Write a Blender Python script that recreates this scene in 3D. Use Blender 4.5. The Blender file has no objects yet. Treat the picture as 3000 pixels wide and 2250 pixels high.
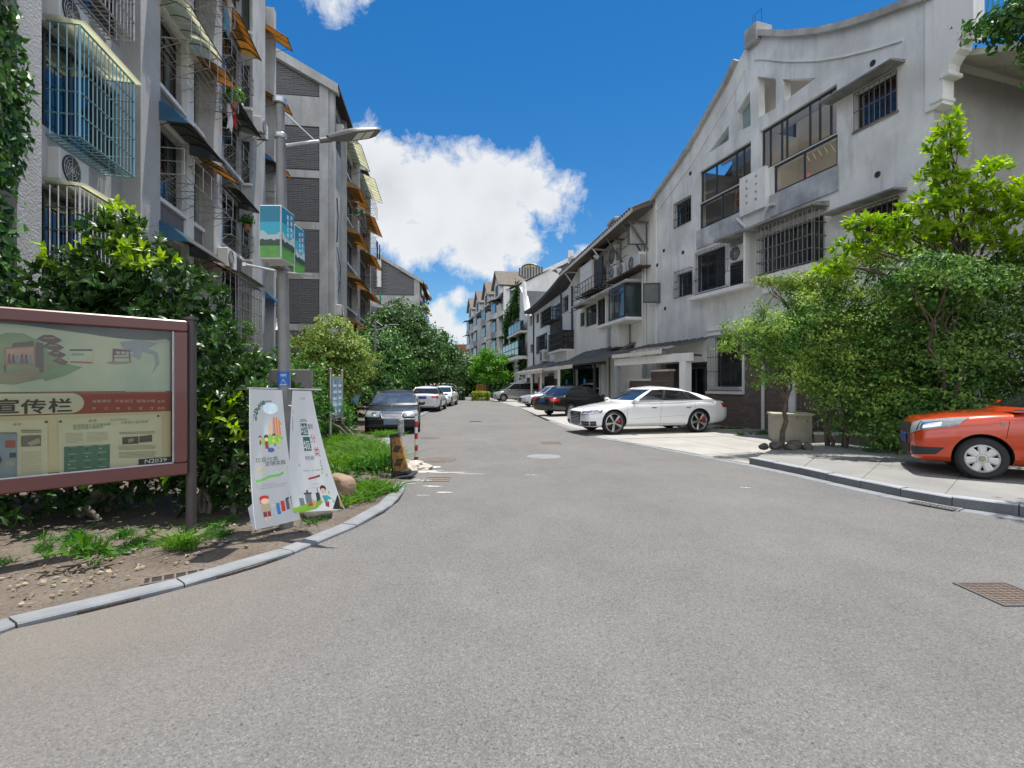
import bpy, bmesh, math, random
import numpy as np
from mathutils import Vector, Matrix
from mathutils.bvhtree import BVHTree
from mathutils.geometry import delaunay_2d_cdt
R = math.radians
SC = bpy.context.scene
COL = SC.collection
random.seed(7); np.random.seed(7)

# ------------------------------------------------------------------ camera, sky, sun, exposure
EYE = 1.6; FPX = 1500.0
cam = bpy.data.cameras.new('camera'); camo = bpy.data.objects.new('camera', cam); COL.objects.link(camo)
camo.location = (0, 0, EYE); camo.rotation_euler = (R(90), 0, 0)
cam.sensor_width = 36; cam.lens = 18.0; cam.clip_start = .05; cam.clip_end = 3000
SC.camera = camo
SUN_AZ = R(30); SUN_EL = R(78)          # azimuth clockwise from the street direction (+Y)
sd = Vector((math.sin(SUN_AZ)*math.cos(SUN_EL), math.cos(SUN_AZ)*math.cos(SUN_EL), math.sin(SUN_EL)))
sl = bpy.data.lights.new('sun', 'SUN'); sl.energy = 2.35; sl.angle = R(.53); sl.color = (1, .955, .89)
so = bpy.data.objects.new('sun', sl); COL.objects.link(so); so.rotation_euler = (-sd).to_track_quat('-Z', 'Y').to_euler()
SC.view_settings.view_transform = 'Standard'; SC.view_settings.look = 'None'
SC.view_settings.gamma = 1; SC.view_settings.use_curve_mapping = False
SC.view_settings.exposure = 1.62
SC.cycles.max_bounces = 8; SC.cycles.transparent_max_bounces = 12

def world():
    w = bpy.data.worlds.new('World'); SC.world = w; w.use_nodes = True
    nt = w.node_tree; N = nt.nodes; L = nt.links; N.clear()
    out = N.new('ShaderNodeOutputWorld'); bg = N.new('ShaderNodeBackground'); L.new(bg.outputs[0], out.inputs[0])
    sky = N.new('ShaderNodeTexSky'); sky.sky_type = 'NISHITA'; sky.sun_disc = False
    sky.sun_elevation = SUN_EL; sky.sun_rotation = SUN_AZ
    sky.air_density = 1.0; sky.dust_density = .1; sky.ozone_density = 3.0
    bg.inputs[1].default_value = .085
    tc = N.new('ShaderNodeTexCoord')
    def math_(op, a, b=None, c=None, clamp=False):
        n = N.new('ShaderNodeMath'); n.operation = op; n.use_clamp = clamp
        for i, v in enumerate((a, b, c)):
            if v is None: continue
            if isinstance(v, (int, float)): n.inputs[i].default_value = v
            else: L.new(v, n.inputs[i])
        return n.outputs[0]
    def noise(scale, detail=8, rough=.6, off=(0, 0, 0), stretch=(1, 1, 1), dist=0):
        mp = N.new('ShaderNodeMapping'); mp.inputs['Location'].default_value = off; mp.inputs['Scale'].default_value = stretch
        L.new(tc.outputs['Generated'], mp.inputs['Vector'])
        n = N.new('ShaderNodeTexNoise'); n.inputs['Scale'].default_value = scale; n.inputs['Detail'].default_value = detail
        n.inputs['Roughness'].default_value = rough; n.inputs['Distortion'].default_value = dist
        L.new(mp.outputs[0], n.inputs['Vector']); return n.outputs['Fac']
    def px(x, y): return Vector(((x-1500)/FPX, 1, (1125-y)/FPX)).normalized()
    blobs = [(1080,470,95),(1140,560,150),(1270,560,130),(1370,540,110),(1450,570,130),(1540,560,95),(1620,600,75),(1660,612,45),
             (1400,700,130),(1270,690,110),(1510,700,90),(1160,680,60),(1440,770,65),(1330,760,60),
             (1290,930,62),(1240,905,35),(1345,870,50),(1300,880,40),(1345,960,45),(1385,1000,35),(1370,860,35),
             (975,5,55),(1030,-15,35),(1720,770,30),(1745,745,22),(400,-300,200),(150,-500,250),(2500,-700,220),(1900,-900,160)]
    cur = None
    for (x, y, r) in blobs:
        c = px(x, y); rr = (px(x+r, y)-c).length
        d = N.new('ShaderNodeVectorMath'); d.operation = 'DISTANCE'; L.new(tc.outputs['Generated'], d.inputs[0]); d.inputs[1].default_value = c
        s = math_('DIVIDE', math_('SUBTRACT', d.outputs['Value'], rr), .07)
        if cur is None: cur = s
        else: cur = math_('SMOOTH_MIN', cur, s, .25)
    n1 = noise(9, 10, .62, dist=.3); n2 = noise(26, 8, .65, off=(3, 1, 2), dist=.5)
    pert = math_('ADD', math_('MULTIPLY', math_('SUBTRACT', n1, .5), 2.1), math_('MULTIPLY', math_('SUBTRACT', n2, .5), 1.2))
    m1 = math_('MULTIPLY_ADD', math_('ADD', cur, pert), -1.9, .3, clamp=True)
    # unseen clouds behind the viewer, cover and brightness raised as added fill light
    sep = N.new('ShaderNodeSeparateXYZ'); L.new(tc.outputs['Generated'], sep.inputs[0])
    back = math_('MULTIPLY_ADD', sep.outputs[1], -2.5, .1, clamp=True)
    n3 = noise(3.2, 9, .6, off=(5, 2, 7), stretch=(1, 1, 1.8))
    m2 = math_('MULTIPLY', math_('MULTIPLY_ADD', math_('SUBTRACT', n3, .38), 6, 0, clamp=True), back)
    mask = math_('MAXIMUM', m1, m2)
    # sunlit white with soft grey bellies
    sh = math_('MULTIPLY_ADD', noise(5.5, 6, .55, off=(1.3, 0, .4)), -3.2, 2.25, clamp=True)
    sh2 = math_('MULTIPLY_ADD', noise(18, 6, .6, off=(.3, 4, .4)), -1.0, .55, clamp=True)
    dep = math_('MULTIPLY_ADD', cur, -.5, -.15, clamp=True)
    shade = math_('MULTIPLY', math_('ADD', sh, sh2, clamp=True), dep)
    cm = N.new('ShaderNodeMix'); cm.data_type = 'RGBA'
    L.new(shade, cm.inputs['Factor']); cm.inputs['A'].default_value = (3.2, 3.3, 3.42, 1); cm.inputs['B'].default_value = (1.55, 1.7, 1.9, 1)
    bk = math_('MULTIPLY_ADD', back, 1.1, 1.0); cs = N.new('ShaderNodeVectorMath'); cs.operation = 'SCALE'; L.new(cm.outputs['Result'], cs.inputs[0]); L.new(bk, cs.inputs['Scale'])  # rear clouds made brighter than the visible ones to lift the shade
    hs = N.new('ShaderNodeHueSaturation'); L.new(sky.outputs[0], hs.inputs['Color']); hs.inputs['Saturation'].default_value = 1.38; hs.inputs['Value'].default_value = .48
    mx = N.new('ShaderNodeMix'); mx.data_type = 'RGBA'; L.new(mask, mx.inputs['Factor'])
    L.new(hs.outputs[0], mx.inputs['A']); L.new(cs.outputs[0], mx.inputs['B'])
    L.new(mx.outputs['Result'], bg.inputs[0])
world()

# ------------------------------------------------------------------ materials
def srgb(h, k=1.0):
    h = h.lstrip('#'); c = [int(h[i:i+2], 16)/255 for i in (0, 2, 4)]
    return tuple(min(1, k*(x/12.92 if x <= .04045 else ((x+.055)/1.055)**2.4)) for x in c) + (1,)
MATS = {}
def mat(name, col, rough=.6, metal=0, var=0, vscale=2.5, col2=None, bump=0, bscale=60, streak=0, coat=0, trans=0, island=0, spec=.5, space='pos', grain=0, gscale=120, stretch=None):
    if name in MATS: return MATS[name]
    m = bpy.data.materials.new(name); MATS[name] = m; m.use_nodes = True
    nt = m.node_tree; N = nt.nodes; L = nt.links; b = N['Principled BSDF']; out = N['Material Output']
    if isinstance(col, str): col = srgb(col)
    if isinstance(col2, str): col2 = srgb(col2)
    if len(col) == 3: col = tuple(col)+(1,)
    if col2 is not None and len(col2) == 3: col2 = tuple(col2)+(1,)
    b.inputs['Base Color'].default_value = col; b.inputs['Roughness'].default_value = rough; b.inputs['Metallic'].default_value = metal
    b.inputs['Specular IOR Level'].default_value = spec
    if coat: b.inputs['Coat Weight'].default_value = coat; b.inputs['Coat Roughness'].default_value = .04
    if space == 'pos':
        g = N.new('ShaderNodeNewGeometry'); src = g.outputs['Position']
    else:
        g = N.new('ShaderNodeTexCoord'); src = g.outputs['Object']
    def noise(s, d=5, r=.55, st=None):
        n = N.new('ShaderNodeTexNoise'); n.inputs['Scale'].default_value = s; n.inputs['Detail'].default_value = d; n.inputs['Roughness'].default_value = r
        if st:
            mp = N.new('ShaderNodeMapping'); mp.inputs['Scale'].default_value = st; L.new(src, mp.inputs[0]); L.new(mp.outputs[0], n.inputs['Vector'])
        else: L.new(src, n.inputs['Vector'])
        return n.outputs['Fac']
    cur = None
    def mixc(fac, a, bb, lo=.35, hi=.65, mode='MIX'):
        r = N.new('ShaderNodeMapRange'); L.new(fac, r.inputs[0]); r.inputs[1].default_value = lo; r.inputs[2].default_value = hi
        x = N.new('ShaderNodeMix'); x.data_type = 'RGBA'; x.blend_type = mode; L.new(r.outputs[0], x.inputs['Factor'])
        for k, v in (('A', a), ('B', bb)):
            if isinstance(v, tuple): x.inputs[k].default_value = v
            else: L.new(v, x.inputs[k])
        return x.outputs['Result']
    if col2 is None and (var or island): col2 = tuple(c*(1-(var or island)) for c in col[:3])+(1,)
    if var or (col2 is not None and not island): cur = mixc(noise(vscale, 6, .6, stretch), col, col2)
    if island:
        gi = N.new('ShaderNodeNewGeometry'); oi = N.new('ShaderNodeObjectInfo'); am = N.new('ShaderNodeMath'); am.operation = 'ADD'; L.new(gi.outputs['Random Per Island'], am.inputs[0]); L.new(oi.outputs['Random'], am.inputs[1]); fr = N.new('ShaderNodeMath'); fr.operation = 'FRACT'; L.new(am.outputs[0], fr.inputs[0]); cur2 = mixc(fr.outputs[0], cur if cur else col, col2, 0, 1); cur = cur2
    if streak:
        dk = tuple(c*(1-streak) for c in col[:3])+(1,)
        base = cur if cur else col
        s1 = noise(1.0, 9, .68, (3.4, 3.4, .5)); cur = mixc(s1, base, dk, .5, .85)
        s2 = noise(.8, 5, .6, (1, 1, .6)); cur = mixc(s2, cur, tuple(c*(1-.6*streak) for c in col[:3])+(1,), .5, .72)
    if grain:
        gn = noise(gscale, 2, .7); base = cur if cur else col
        cur = mixc(gn, base, tuple(c*(1-grain) for c in col[:3])+(1,), .45, .7)
    if cur is not None: L.new(cur, b.inputs['Base Color'])
    if bump:
        bp = N.new('ShaderNodeBump'); bp.inputs['Strength'].default_value = bump; bp.inputs['Distance'].default_value = .02
        L.new(noise(bscale, 4, .6), bp.inputs['Height']); L.new(bp.outputs[0], b.inputs['Normal'])
    if trans:
        t = N.new('ShaderNodeBsdfTranslucent'); mx = N.new('ShaderNodeMixShader'); mx.inputs[0].default_value = trans
        if cur is not None:
            hs = N.new('ShaderNodeHueSaturation'); hs.inputs['Value'].default_value = 1.5; hs.inputs['Saturation'].default_value = 1.1; L.new(cur, hs.inputs['Color']); L.new(hs.outputs[0], t.inputs[0])
        else: t.inputs[0].default_value = col
        L.new(b.outputs[0], mx.inputs[1]); L.new(t.outputs[0], mx.inputs[2]); L.new(mx.outputs[0], out.inputs[0])
    return m
def glass(name, tint=(.8, .88, .87), refl=.12):
    if name in MATS: return MATS[name]
    m = bpy.data.materials.new(name); MATS[name] = m; m.use_nodes = True
    nt = m.node_tree; N = nt.nodes; L = nt.links; N.remove(N['Principled BSDF']); out = N['Material Output']
    t = N.new('ShaderNodeBsdfTransparent'); t.inputs[0].default_value = tuple(tint)+(1,)
    g = N.new('ShaderNodeBsdfGlossy'); g.inputs['Roughness'].default_value = .03; g.inputs[0].default_value = (.9, .95, 1, 1)
    f = N.new('ShaderNodeFresnel'); f.inputs[0].default_value = 1.5
    a = N.new('ShaderNodeMath'); a.operation = 'ADD'; a.use_clamp = True; a.inputs[1].default_value = refl; L.new(f.outputs[0], a.inputs[0])
    mx = N.new('ShaderNodeMixShader'); L.new(a.outputs[0], mx.inputs[0]); L.new(t.outputs[0], mx.inputs[1]); L.new(g.outputs[0], mx.inputs[2]); L.new(mx.outputs[0], out.inputs[0])
    return m

# ------------------------------------------------------------------ mesh builder
class MB:
    def __init__(s, M=None): s.v = []; s.f = []; s.mi = []; s.m = 0; s.M = M
    def add(s, vs, fs, M=None):
        o = len(s.v)
        for p in vs:
            p = Vector(p)
            if M is not None: p = M @ p
            if s.M is not None: p = s.M @ p
            s.v.append(tuple(p))
        for f in fs: s.f.append([i+o for i in f]); s.mi.append(s.m)
        return s
    def box(s, x0, x1, y0, y1, z0, z1, M=None):
        vs = [(x, y, z) for z in (z0, z1) for y in (y0, y1) for x in (x0, x1)]
        return s.add(vs, [(0,2,3,1),(4,5,7,6),(0,1,5,4),(1,3,7,5),(3,2,6,7),(2,0,4,6)], M)
    def cbox(s, c, d, M=None): return s.box(c[0]-d[0]/2, c[0]+d[0]/2, c[1]-d[1]/2, c[1]+d[1]/2, c[2]-d[2]/2, c[2]+d[2]/2, M)
    def bev(s, x0, x1, y0, y1, z0, z1, b=.02, M=None):       # box with chamfered edges
        vs = []; 
        for z, bb in ((z0, b), (z0+b, 0), (z1-b, 0), (z1, b)):
            X0, X1, Y0, Y1 = x0+bb, x1-bb, y0+bb, y1-bb; c = b*.7
            vs += [(X0+c,Y0,z),(X1-c,Y0,z),(X1,Y0+c,z),(X1,Y1-c,z),(X1-c,Y1,z),(X0+c,Y1,z),(X0,Y1-c,z),(X0,Y0+c,z)]
        fs = [tuple(range(7, -1, -1)), tuple(range(24, 32))]
        for k in range(3):
            for i in range(8): j = (i+1) % 8; fs.append((k*8+i, k*8+j, k*8+8+j, k*8+8+i))
        return s.add(vs, fs, M)
    def tube(s, pts, r, n=6, cap=True):
        pts = [Vector(p) for p in pts]; rs = r if isinstance(r, (list, tuple)) else [r]*len(pts)
        vs = []; fs = []; up = None
        for i, p in enumerate(pts):
            d = (pts[min(i+1, len(pts)-1)]-pts[max(i-1, 0)])
            if d.length < 1e-9: d = Vector((0, 0, 1))
            d.normalize()
            if up is None: up = Vector((0, 0, 1)) if abs(d.z) < .9 else Vector((1, 0, 0))
            a = d.cross(up)
            if a.length < 1e-4: a = d.cross(Vector((0, 1, .1)))
            a.normalize(); b = d.cross(a).normalized(); up = -b if b.dot(up) < 0 else b
            for k in range(n):
                t = 2*math.pi*k/n; vs.append(p+(a*math.cos(t)+b*math.sin(t))*rs[i])
        for i in range(len(pts)-1):
            for k in range(n): fs.append((i*n+k, i*n+(k+1) % n, (i+1)*n+(k+1) % n, (i+1)*n+k))
        if cap: fs.append(tuple(range(n-1, -1, -1))); fs.append(tuple(range((len(pts)-1)*n, len(pts)*n)))
        return s.add(vs, fs)
    def lathe(s, prof, n=16, M=None, close=False):            # prof: (r, z) about local z
        vs = []; fs = []; m = len(prof)
        for k in range(n):
            t = 2*math.pi*k/n
            for r, z in prof: vs.append((r*math.cos(t), r*math.sin(t), z))
        for k in range(n):
            for i in range(m if close else m-1):
                a = k*m+i; b = k*m+(i+1) % m; c = ((k+1) % n)*m+(i+1) % m; d = ((k+1) % n)*m+i; fs.append((a, d, c, b))
        return s.add(vs, fs, M)
    def prism(s, poly, a, b, M=None):                         # poly in (x, z), extruded in y from a to b
        n = len(poly); vs = [(p[0], a, p[1]) for p in poly]+[(p[0], b, p[1]) for p in poly]
        fs = [tuple(range(n)), tuple(range(2*n-1, n-1, -1))]+[(i, i+n, (i+1) % n+n, (i+1) % n) for i in range(n)]
        return s.add(vs, fs, M)
    def grid(s, P):                                           # P[i][j] points
        n = len(P); m = len(P[0]); vs = [p for row in P for p in row]
        return s.add(vs, [(i*m+j, (i+1)*m+j, (i+1)*m+j+1, i*m+j+1) for i in range(n-1) for j in range(m-1)])
    def holes(s, outer, holes, y0=0, depth=.3, thick=.25, M=None):  # wall in x,z plane with openings
        loops = [outer]+holes; vs = []; ed = []
        for lp in loops:
            o = len(vs); vs += [Vector(p) for p in lp]; ed += [(o+i, o+(i+1) % len(lp)) for i in range(len(lp))]
        r = delaunay_2d_cdt(vs, ed, [], 0, 1e-6); V = r[0]; F = r[2]
        def inside(p, poly):
            c = False; n = len(poly)
            for i in range(n):
                x1, y1 = poly[i]; x2, y2 = poly[(i+1) % n]
                if (y1 > p[1]) != (y2 > p[1]) and p[0] < (x2-x1)*(p[1]-y1)/(y2-y1)+x1: c = not c
            return c
        keep = []
        for f in F:
            c = sum((V[i] for i in f), Vector((0, 0)))/len(f)
            if inside(c, outer) and not any(inside(c, h) for h in holes): keep.append(f)
        s.add([(p.x, y0, p.y) for p in V], keep, M)
        for k, lp in enumerate(loops):
            d = thick if k == 0 else depth
            n = len(lp); s.add([(p[0], y0, p[1]) for p in lp]+[(p[0], y0+d, p[1]) for p in lp], [(i, (i+1) % n, (i+1) % n+n, i+n) for i in range(n)], M)
        return s
    def mesh(s, name, mats, smooth=False, sharp=40):
        me = bpy.data.meshes.new(name); me.from_pydata(s.v, [], s.f); me.update()
        for m in (mats if isinstance(mats, (list, tuple)) else [mats]): me.materials.append(m)
        if any(s.mi): me.polygons.foreach_set('material_index', s.mi)
        if smooth:
            me.polygons.foreach_set('use_smooth', [True]*len(me.polygons)); me.set_sharp_from_angle(angle=R(sharp))
        return me
    def build(s, name, mats, parent=None, smooth=False, sharp=40, **kw):
        return ob(name, s.mesh(name, mats, smooth, sharp), parent, **kw)
def ob(name, data, parent=None, loc=None, rz=None, label=None, cat=None, group=None, kind=None):
    o = bpy.data.objects.new(name, data); COL.objects.link(o)
    if parent is not None: o.parent = parent
    if loc is not None: o.location = loc
    if rz is not None: o.rotation_euler = (0, 0, rz)
    if label: o['label'] = label
    if cat: o['category'] = cat
    if group: o['group'] = group
    if kind: o['kind'] = kind
    return o
def thing(name, label, cat, loc=(0, 0, 0), rz=0, group=None): return ob(name, None, None, loc, rz, label, cat, group)
def copy_tree(o, parent=None, keep=None):
    c = o.copy(); COL.objects.link(c)
    if parent is not None: c.parent = parent
    for ch in list(o.children): copy_tree(ch, c)
    return c
def G(px, py, z=0):                                           # ground point of a picture position
    Y = (EYE-z)*FPX/(py-1125); return (Y*(px-1500)/FPX, Y)
def ext(prof, n): return prof
def text_mesh(txt, size, bold=0, align='LEFT'):
    cu = bpy.data.curves.new('t', 'FONT'); cu.body = txt; cu.size = size; cu.align_x = align; cu.resolution_u = 2
    o = bpy.data.objects.new('t', cu); COL.objects.link(o)
    me = bpy.data.meshes.new_from_object(o.evaluated_get(bpy.context.evaluated_depsgraph_get())); bpy.data.objects.remove(o)
    V = [tuple(v.co) for v in me.vertices]; F = [list(p.vertices) for p in me.polygons]; bpy.data.meshes.remove(me)
    return V, F
# ------------------------------------------------------------------ ground
def sheet(name, pts, z, m, thick=0, kind='structure', parent=None, label=None, sub=0):
    pts = [tuple(p[:2]) for p in pts]
    r = delaunay_2d_cdt([Vector(p) for p in pts], [(i, (i+1) % len(pts)) for i in range(len(pts))], [], 1, 1e-6)
    b = MB(); b.add([(p.x, p.y, z) for p in r[0]], r[2])
    if thick:
        n = len(pts); b.add([(p[0], p[1], z) for p in pts]+[(p[0], p[1], z-thick) for p in pts], [(i, i+n, (i+1) % n+n, (i+1) % n) for i in range(n)])
    return b.build(name, m, parent, kind=kind if parent is None else None)
def asphalt():
    m = bpy.data.materials.new('asphalt'); m.use_nodes = True; nt = m.node_tree; N = nt.nodes; L = nt.links; b = N['Principled BSDF']
    g = N.new('ShaderNodeNewGeometry')
    def nz(s, d=4, r=.6, st=None):
        n = N.new('ShaderNodeTexNoise'); n.inputs['Scale'].default_value = s; n.inputs['Detail'].default_value = d; n.inputs['Roughness'].default_value = r
        mp = N.new('ShaderNodeMapping'); mp.inputs['Scale'].default_value = st or (1, 1, 1); L.new(g.outputs['Position'], mp.inputs[0]); L.new(mp.outputs[0], n.inputs['Vector']); return n.outputs['Fac']
    def ramp(f, stops):
        r = N.new('ShaderNodeValToRGB'); L.new(f, r.inputs[0]); e = r.color_ramp.elements
        while len(e) < len(stops): e.new(.5)
        for x, (p, c) in zip(e, stops): x.position = p; x.color = tuple(c)+(1,)
        return r.outputs[0]
    def mul(a, c, f=1.0, mode='MULTIPLY'):
        x = N.new('ShaderNodeMix'); x.data_type = 'RGBA'; x.blend_type = mode; x.inputs['Factor'].default_value = f; L.new(a, x.inputs['A']); L.new(c, x.inputs['B']); return x.outputs['Result']
    base = ramp(nz(.45, 5, .6), [(.3, (.140, .137, .134)), (.55, (.160, .156, .152)), (.75, (.180, .175, .170))])
    pat = ramp(nz(2.2, 6, .65, (1, .6, 1)), [(.3, (.90, .90, .90)), (.6, (1.02, 1.02, 1.02))])
    # stone chips in the binder
    v = N.new('ShaderNodeTexVoronoi'); v.inputs['Scale'].default_value = 125; L.new(g.outputs['Position'], v.inputs['Vector'])
    chip = ramp(v.outputs['Color'], [(.0, (.50, .50, .51)), (.3, (.90, .90, .90)), (.7, (1.12, 1.11, 1.10)), (1, (1.65, 1.62, 1.58))])
    fine = ramp(nz(42, 3, .8), [(.3, (.7, .7, .71)), (.5, (1, 1, 1)), (.7, (1.2, 1.2, 1.18))])
    pits = ramp(nz(31, 2, .5), [(.27, (.42, .42, .43)), (.34, (1, 1, 1))])
    c = mul(mul(mul(mul(base, pat), chip, .9), fine, .7), pits, .8)
    # drifted brown soil along the kerb at the left
    sx = N.new('ShaderNodeSeparateXYZ'); L.new(g.outputs['Position'], sx.inputs[0])
    def mth(op, a, b_, clamp=False):
        n = N.new('ShaderNodeMath'); n.operation = op; n.use_clamp = clamp
        for i, q in enumerate((a, b_)):
            if isinstance(q, (int, float)): n.inputs[i].default_value = q
            else: L.new(q, n.inputs[i])
        return n.outputs[0]
    dx = mth('SUBTRACT', sx.outputs[0], -3.0); dy = mth('SUBTRACT', sx.outputs[1], 3.6)
    d = mth('POWER', mth('ADD', mth('MULTIPLY', dx, dx), mth('MULTIPLY', dy, dy)), .5)
    f = mth('MULTIPLY', mth('SUBTRACT', 1.0, mth('DIVIDE', d, 2.2), True), mth('MULTIPLY', nz(2.0, 6, .7), 1.3), True)
    x = N.new('ShaderNodeMix'); x.data_type = 'RGBA'; L.new(f, x.inputs['Factor']); L.new(c, x.inputs['A']); x.inputs['B'].default_value = (.19, .165, .14, 1)
    # a few hair cracks and old stains
    v2 = N.new('ShaderNodeTexVoronoi'); v2.feature = 'DISTANCE_TO_EDGE'; v2.inputs['Scale'].default_value = .42
    wn = N.new('ShaderNodeTexNoise'); wn.inputs['Scale'].default_value = 2.2; wn.inputs['Detail'].default_value = 8; L.new(g.outputs['Position'], wn.inputs['Vector'])
    va = N.new('ShaderNodeVectorMath'); va.operation = 'MULTIPLY_ADD'; L.new(wn.outputs['Color'], va.inputs[0]); va.inputs[1].default_value = (.9, .9, 0); L.new(g.outputs['Position'], va.inputs[2]); L.new(va.outputs[0], v2.inputs['Vector'])
    ck = mth('MULTIPLY', mth('SUBTRACT', 1.0, mth('MULTIPLY', v2.outputs['Distance'], 330.0), True), mth('MULTIPLY', mth('SUBTRACT', nz(.33, 3, .5), .53), 6.0, True), True)
    st = mth('MULTIPLY', mth('SUBTRACT', nz(.9, 7, .7), .60), 3.0, True)
    dk = mth('SUBTRACT', 1.0, mth('ADD', mth('MULTIPLY', ck, .45), mth('MULTIPLY', st, .30)))
    x0 = x; x = N.new('ShaderNodeMix'); x.data_type = 'RGBA'; x.blend_type = 'MULTIPLY'; x.inputs['Factor'].default_value = 1; L.new(x0.outputs['Result'], x.inputs['A']); L.new(dk, x.inputs['B'])
    L.new(x.outputs['Result'], b.inputs['Base Color']); b.inputs['Roughness'].default_value = .88; b.inputs['Specular IOR Level'].default_value = .3
    bp = N.new('ShaderNodeBump'); bp.inputs['Strength'].default_value = .75; bp.inputs['Distance'].default_value = .012
    L.new(mth('ADD', nz(70, 3, .8), mth('MULTIPLY', v.outputs['Distance'], .7)), bp.inputs['Height']); L.new(bp.outputs[0], b.inputs['Normal'])
    return m
M_ASPH = asphalt()
M_SOIL = mat('soil', (.095, .074, .056), .95, var=.35, vscale=1.2, col2=(.165, .138, .112), bump=.9, bscale=35, grain=.35, gscale=40)
M_EARTH = mat('dark_earth', (.075, .062, .045), .95, var=.3, bump=.8, bscale=22)
M_CONC = mat('pavement_concrete', (.245, .242, .23), .85, vscale=.9, col2=(.165, .162, .155), bump=.35, bscale=70, grain=.18, gscale=30)
M_CONC2 = mat('parking_concrete', (.36, .35, .325), .85, vscale=.7, col2=(.25, .24, .22), bump=.3, bscale=60, grain=.12, gscale=22)
M_KERB = mat('kerb_granite', (.225, .24, .255), .85, col2=(.165, .175, .185), vscale=4, bump=.3, bscale=90, grain=.25, gscale=90)
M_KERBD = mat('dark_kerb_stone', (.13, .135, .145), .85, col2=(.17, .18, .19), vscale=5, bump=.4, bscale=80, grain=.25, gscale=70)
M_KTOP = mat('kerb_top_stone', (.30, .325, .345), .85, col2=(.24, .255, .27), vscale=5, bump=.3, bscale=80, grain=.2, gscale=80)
b = MB(); b.box(-700, 700, -60, 1500, -.6, -.05); b.build('ground', M_EARTH, kind='structure')
# picture outlines (2212-wide view) -> ground positions
def g2(x, y, z=0): return G(x*1.3562, y*1.3562, z)
L_OUT = [(-3.9, .6), (-3.62, 2.2)]+[g2(*p) for p in [(0,1365),(90,1346),(185,1325),(300,1297),(400,1270),(500,1243),(560,1225),(620,1204),(700,1170),(770,1140),(830,1108),(862,1082),(875,1060),(876,1045)]]
road = L_OUT+[(-2.05, 8.9), (-2.3, 10), (-2.9, 11.6), (-3.55, 15.4), (-4.3, 22), (-4.9, 33), (-5.6, 45), (-6.8, 62), (-7.6, 72), (-4.6, 74), (-3.6, 60), (-1.2, 46), (.45, 35), (1.5, 22), (2.42, 15.4), (4.05, 11.4), (4.62, 10.2), (5.04, 8.03), (5.39, 6.67), (6.03, 5.9), (7.2, 4.2), (9.5, 2.2), (16, 0), (16, -6), (-10, -6), (-6, -1)]
sheet('road', road, 0, M_ASPH, .3)
# verge at the left
verge = [(-9.5, -4)]+[(-4.0, .2)]+[(x-.02, y+.02) for x, y in L_OUT]+[(-2.05, 8.9), (-2.3, 10), (-2.9, 11.6), (-3.55, 15.4), (-4.3, 22), (-4.9, 33), (-5.6, 45), (-6.8, 62), (-8.2, 90), (-40, 90), (-40, -4)]
sheet('verge', verge, .012, M_SOIL, .1)
# kerb of pale stones along the verge
def resample(P, step):
    out = [Vector(P[0])]; acc = 0
    for a, c in zip(P, P[1:]):
        a = Vector(a); c = Vector(c); d = (c-a).length; t = step-acc
        while t < d: out.append(a.lerp(c, t/d)); t += step
        acc = d-(t-step)
    out.append(Vector(P[-1])); return out
def kerb_stones(parent, P, w, z0, z1, m, step=.9, inner=1, gap=.012, name='kerb_stone', lean=0, tops=None):
    pts = resample(P, step)
    def nrm(i):
        d = (pts[min(i+1, len(pts)-1)]-pts[max(i-1, 0)]).normalized(); return Vector((-d.y, d.x))*inner
    for i in range(len(pts)-1):
        a, c = pts[i], pts[i+1]
        if (c-a).length < .12: continue
        d = (c-a).normalized(); a2 = a+d*gap*.5; c2 = c-d*gap*.5; na = nrm(i); nc = nrm(i+1)
        h = z1+random.uniform(-.006, .006); e = .012
        vs = []
        for p, n in ((a2, na), (c2, nc)):
            vs += [(p.x, p.y, z0), (p.x, p.y, h-e), ((p+n*e).x, (p+n*e).y, h), ((p+n*w).x, (p+n*w).y, h+random.uniform(-.003, .003)), ((p+n*w).x, (p+n*w).y, z0)]
        bb = MB(); bb.add(vs, [(0,1,6,5),(4,3,2,1,0),(5,6,7,8,9),(3,4,9,8)])
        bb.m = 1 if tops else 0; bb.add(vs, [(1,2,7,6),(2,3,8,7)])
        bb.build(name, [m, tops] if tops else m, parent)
kl = ob('kerb', None, kind='structure')
kerb_stones(kl, L_OUT, .18, -.05, .036, M_KERB, .95, 1)
kl2 = ob('kerb', None, kind='structure')
kerb_stones(kl2, [(-2.98, 12.1), (-3.55, 15.4), (-4.3, 22), (-4.9, 33), (-5.6, 45)], .26, -.05, .045, M_KERB, 1.6, 1)
# right: flat gutter stones, then the raised kerb and pavement
R_OUT = [g2(*p) for p in [(1280,945),(1390,964),(1500,985),(1600,1004),(1700,1026),(1800,1050),(1900,1073),(2000,1094),(2100,1110),(2212,1124)]]+[(7.2, 4.25), (8.6, 3.0)]
gl = ob('gutter', None, kind='structure')
kerb_stones(gl, R_OUT, .2, -.04, .012, M_KERB, .95, 1, name='gutter_stone')
kerb_stones(gl, [(1.5, 22), (1.95, 18.7), (2.42, 15.4)], .22, -.04, .012, M_KERB, 1.3, 1, name='gutter_stone')
K_IN = []
for i, p in enumerate(R_OUT):
    d = (Vector(R_OUT[min(i+1, len(R_OUT)-1)])-Vector(R_OUT[max(i-1, 0)])).normalized(); K_IN.append(tuple(Vector(p)+Vector((-d.y, d.x))*.207))
KR = K_IN[3:]
kr = ob('kerb', None, kind='structure')
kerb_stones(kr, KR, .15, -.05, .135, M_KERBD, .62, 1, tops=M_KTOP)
K_BACK = []
for i, p in enumerate(KR):
    d = (Vector(KR[min(i+1, len(KR)-1)])-Vector(KR[max(i-1, 0)])).normalized(); K_BACK.append(tuple(Vector(p)+Vector((-d.y, d.x))*.155))
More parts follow.
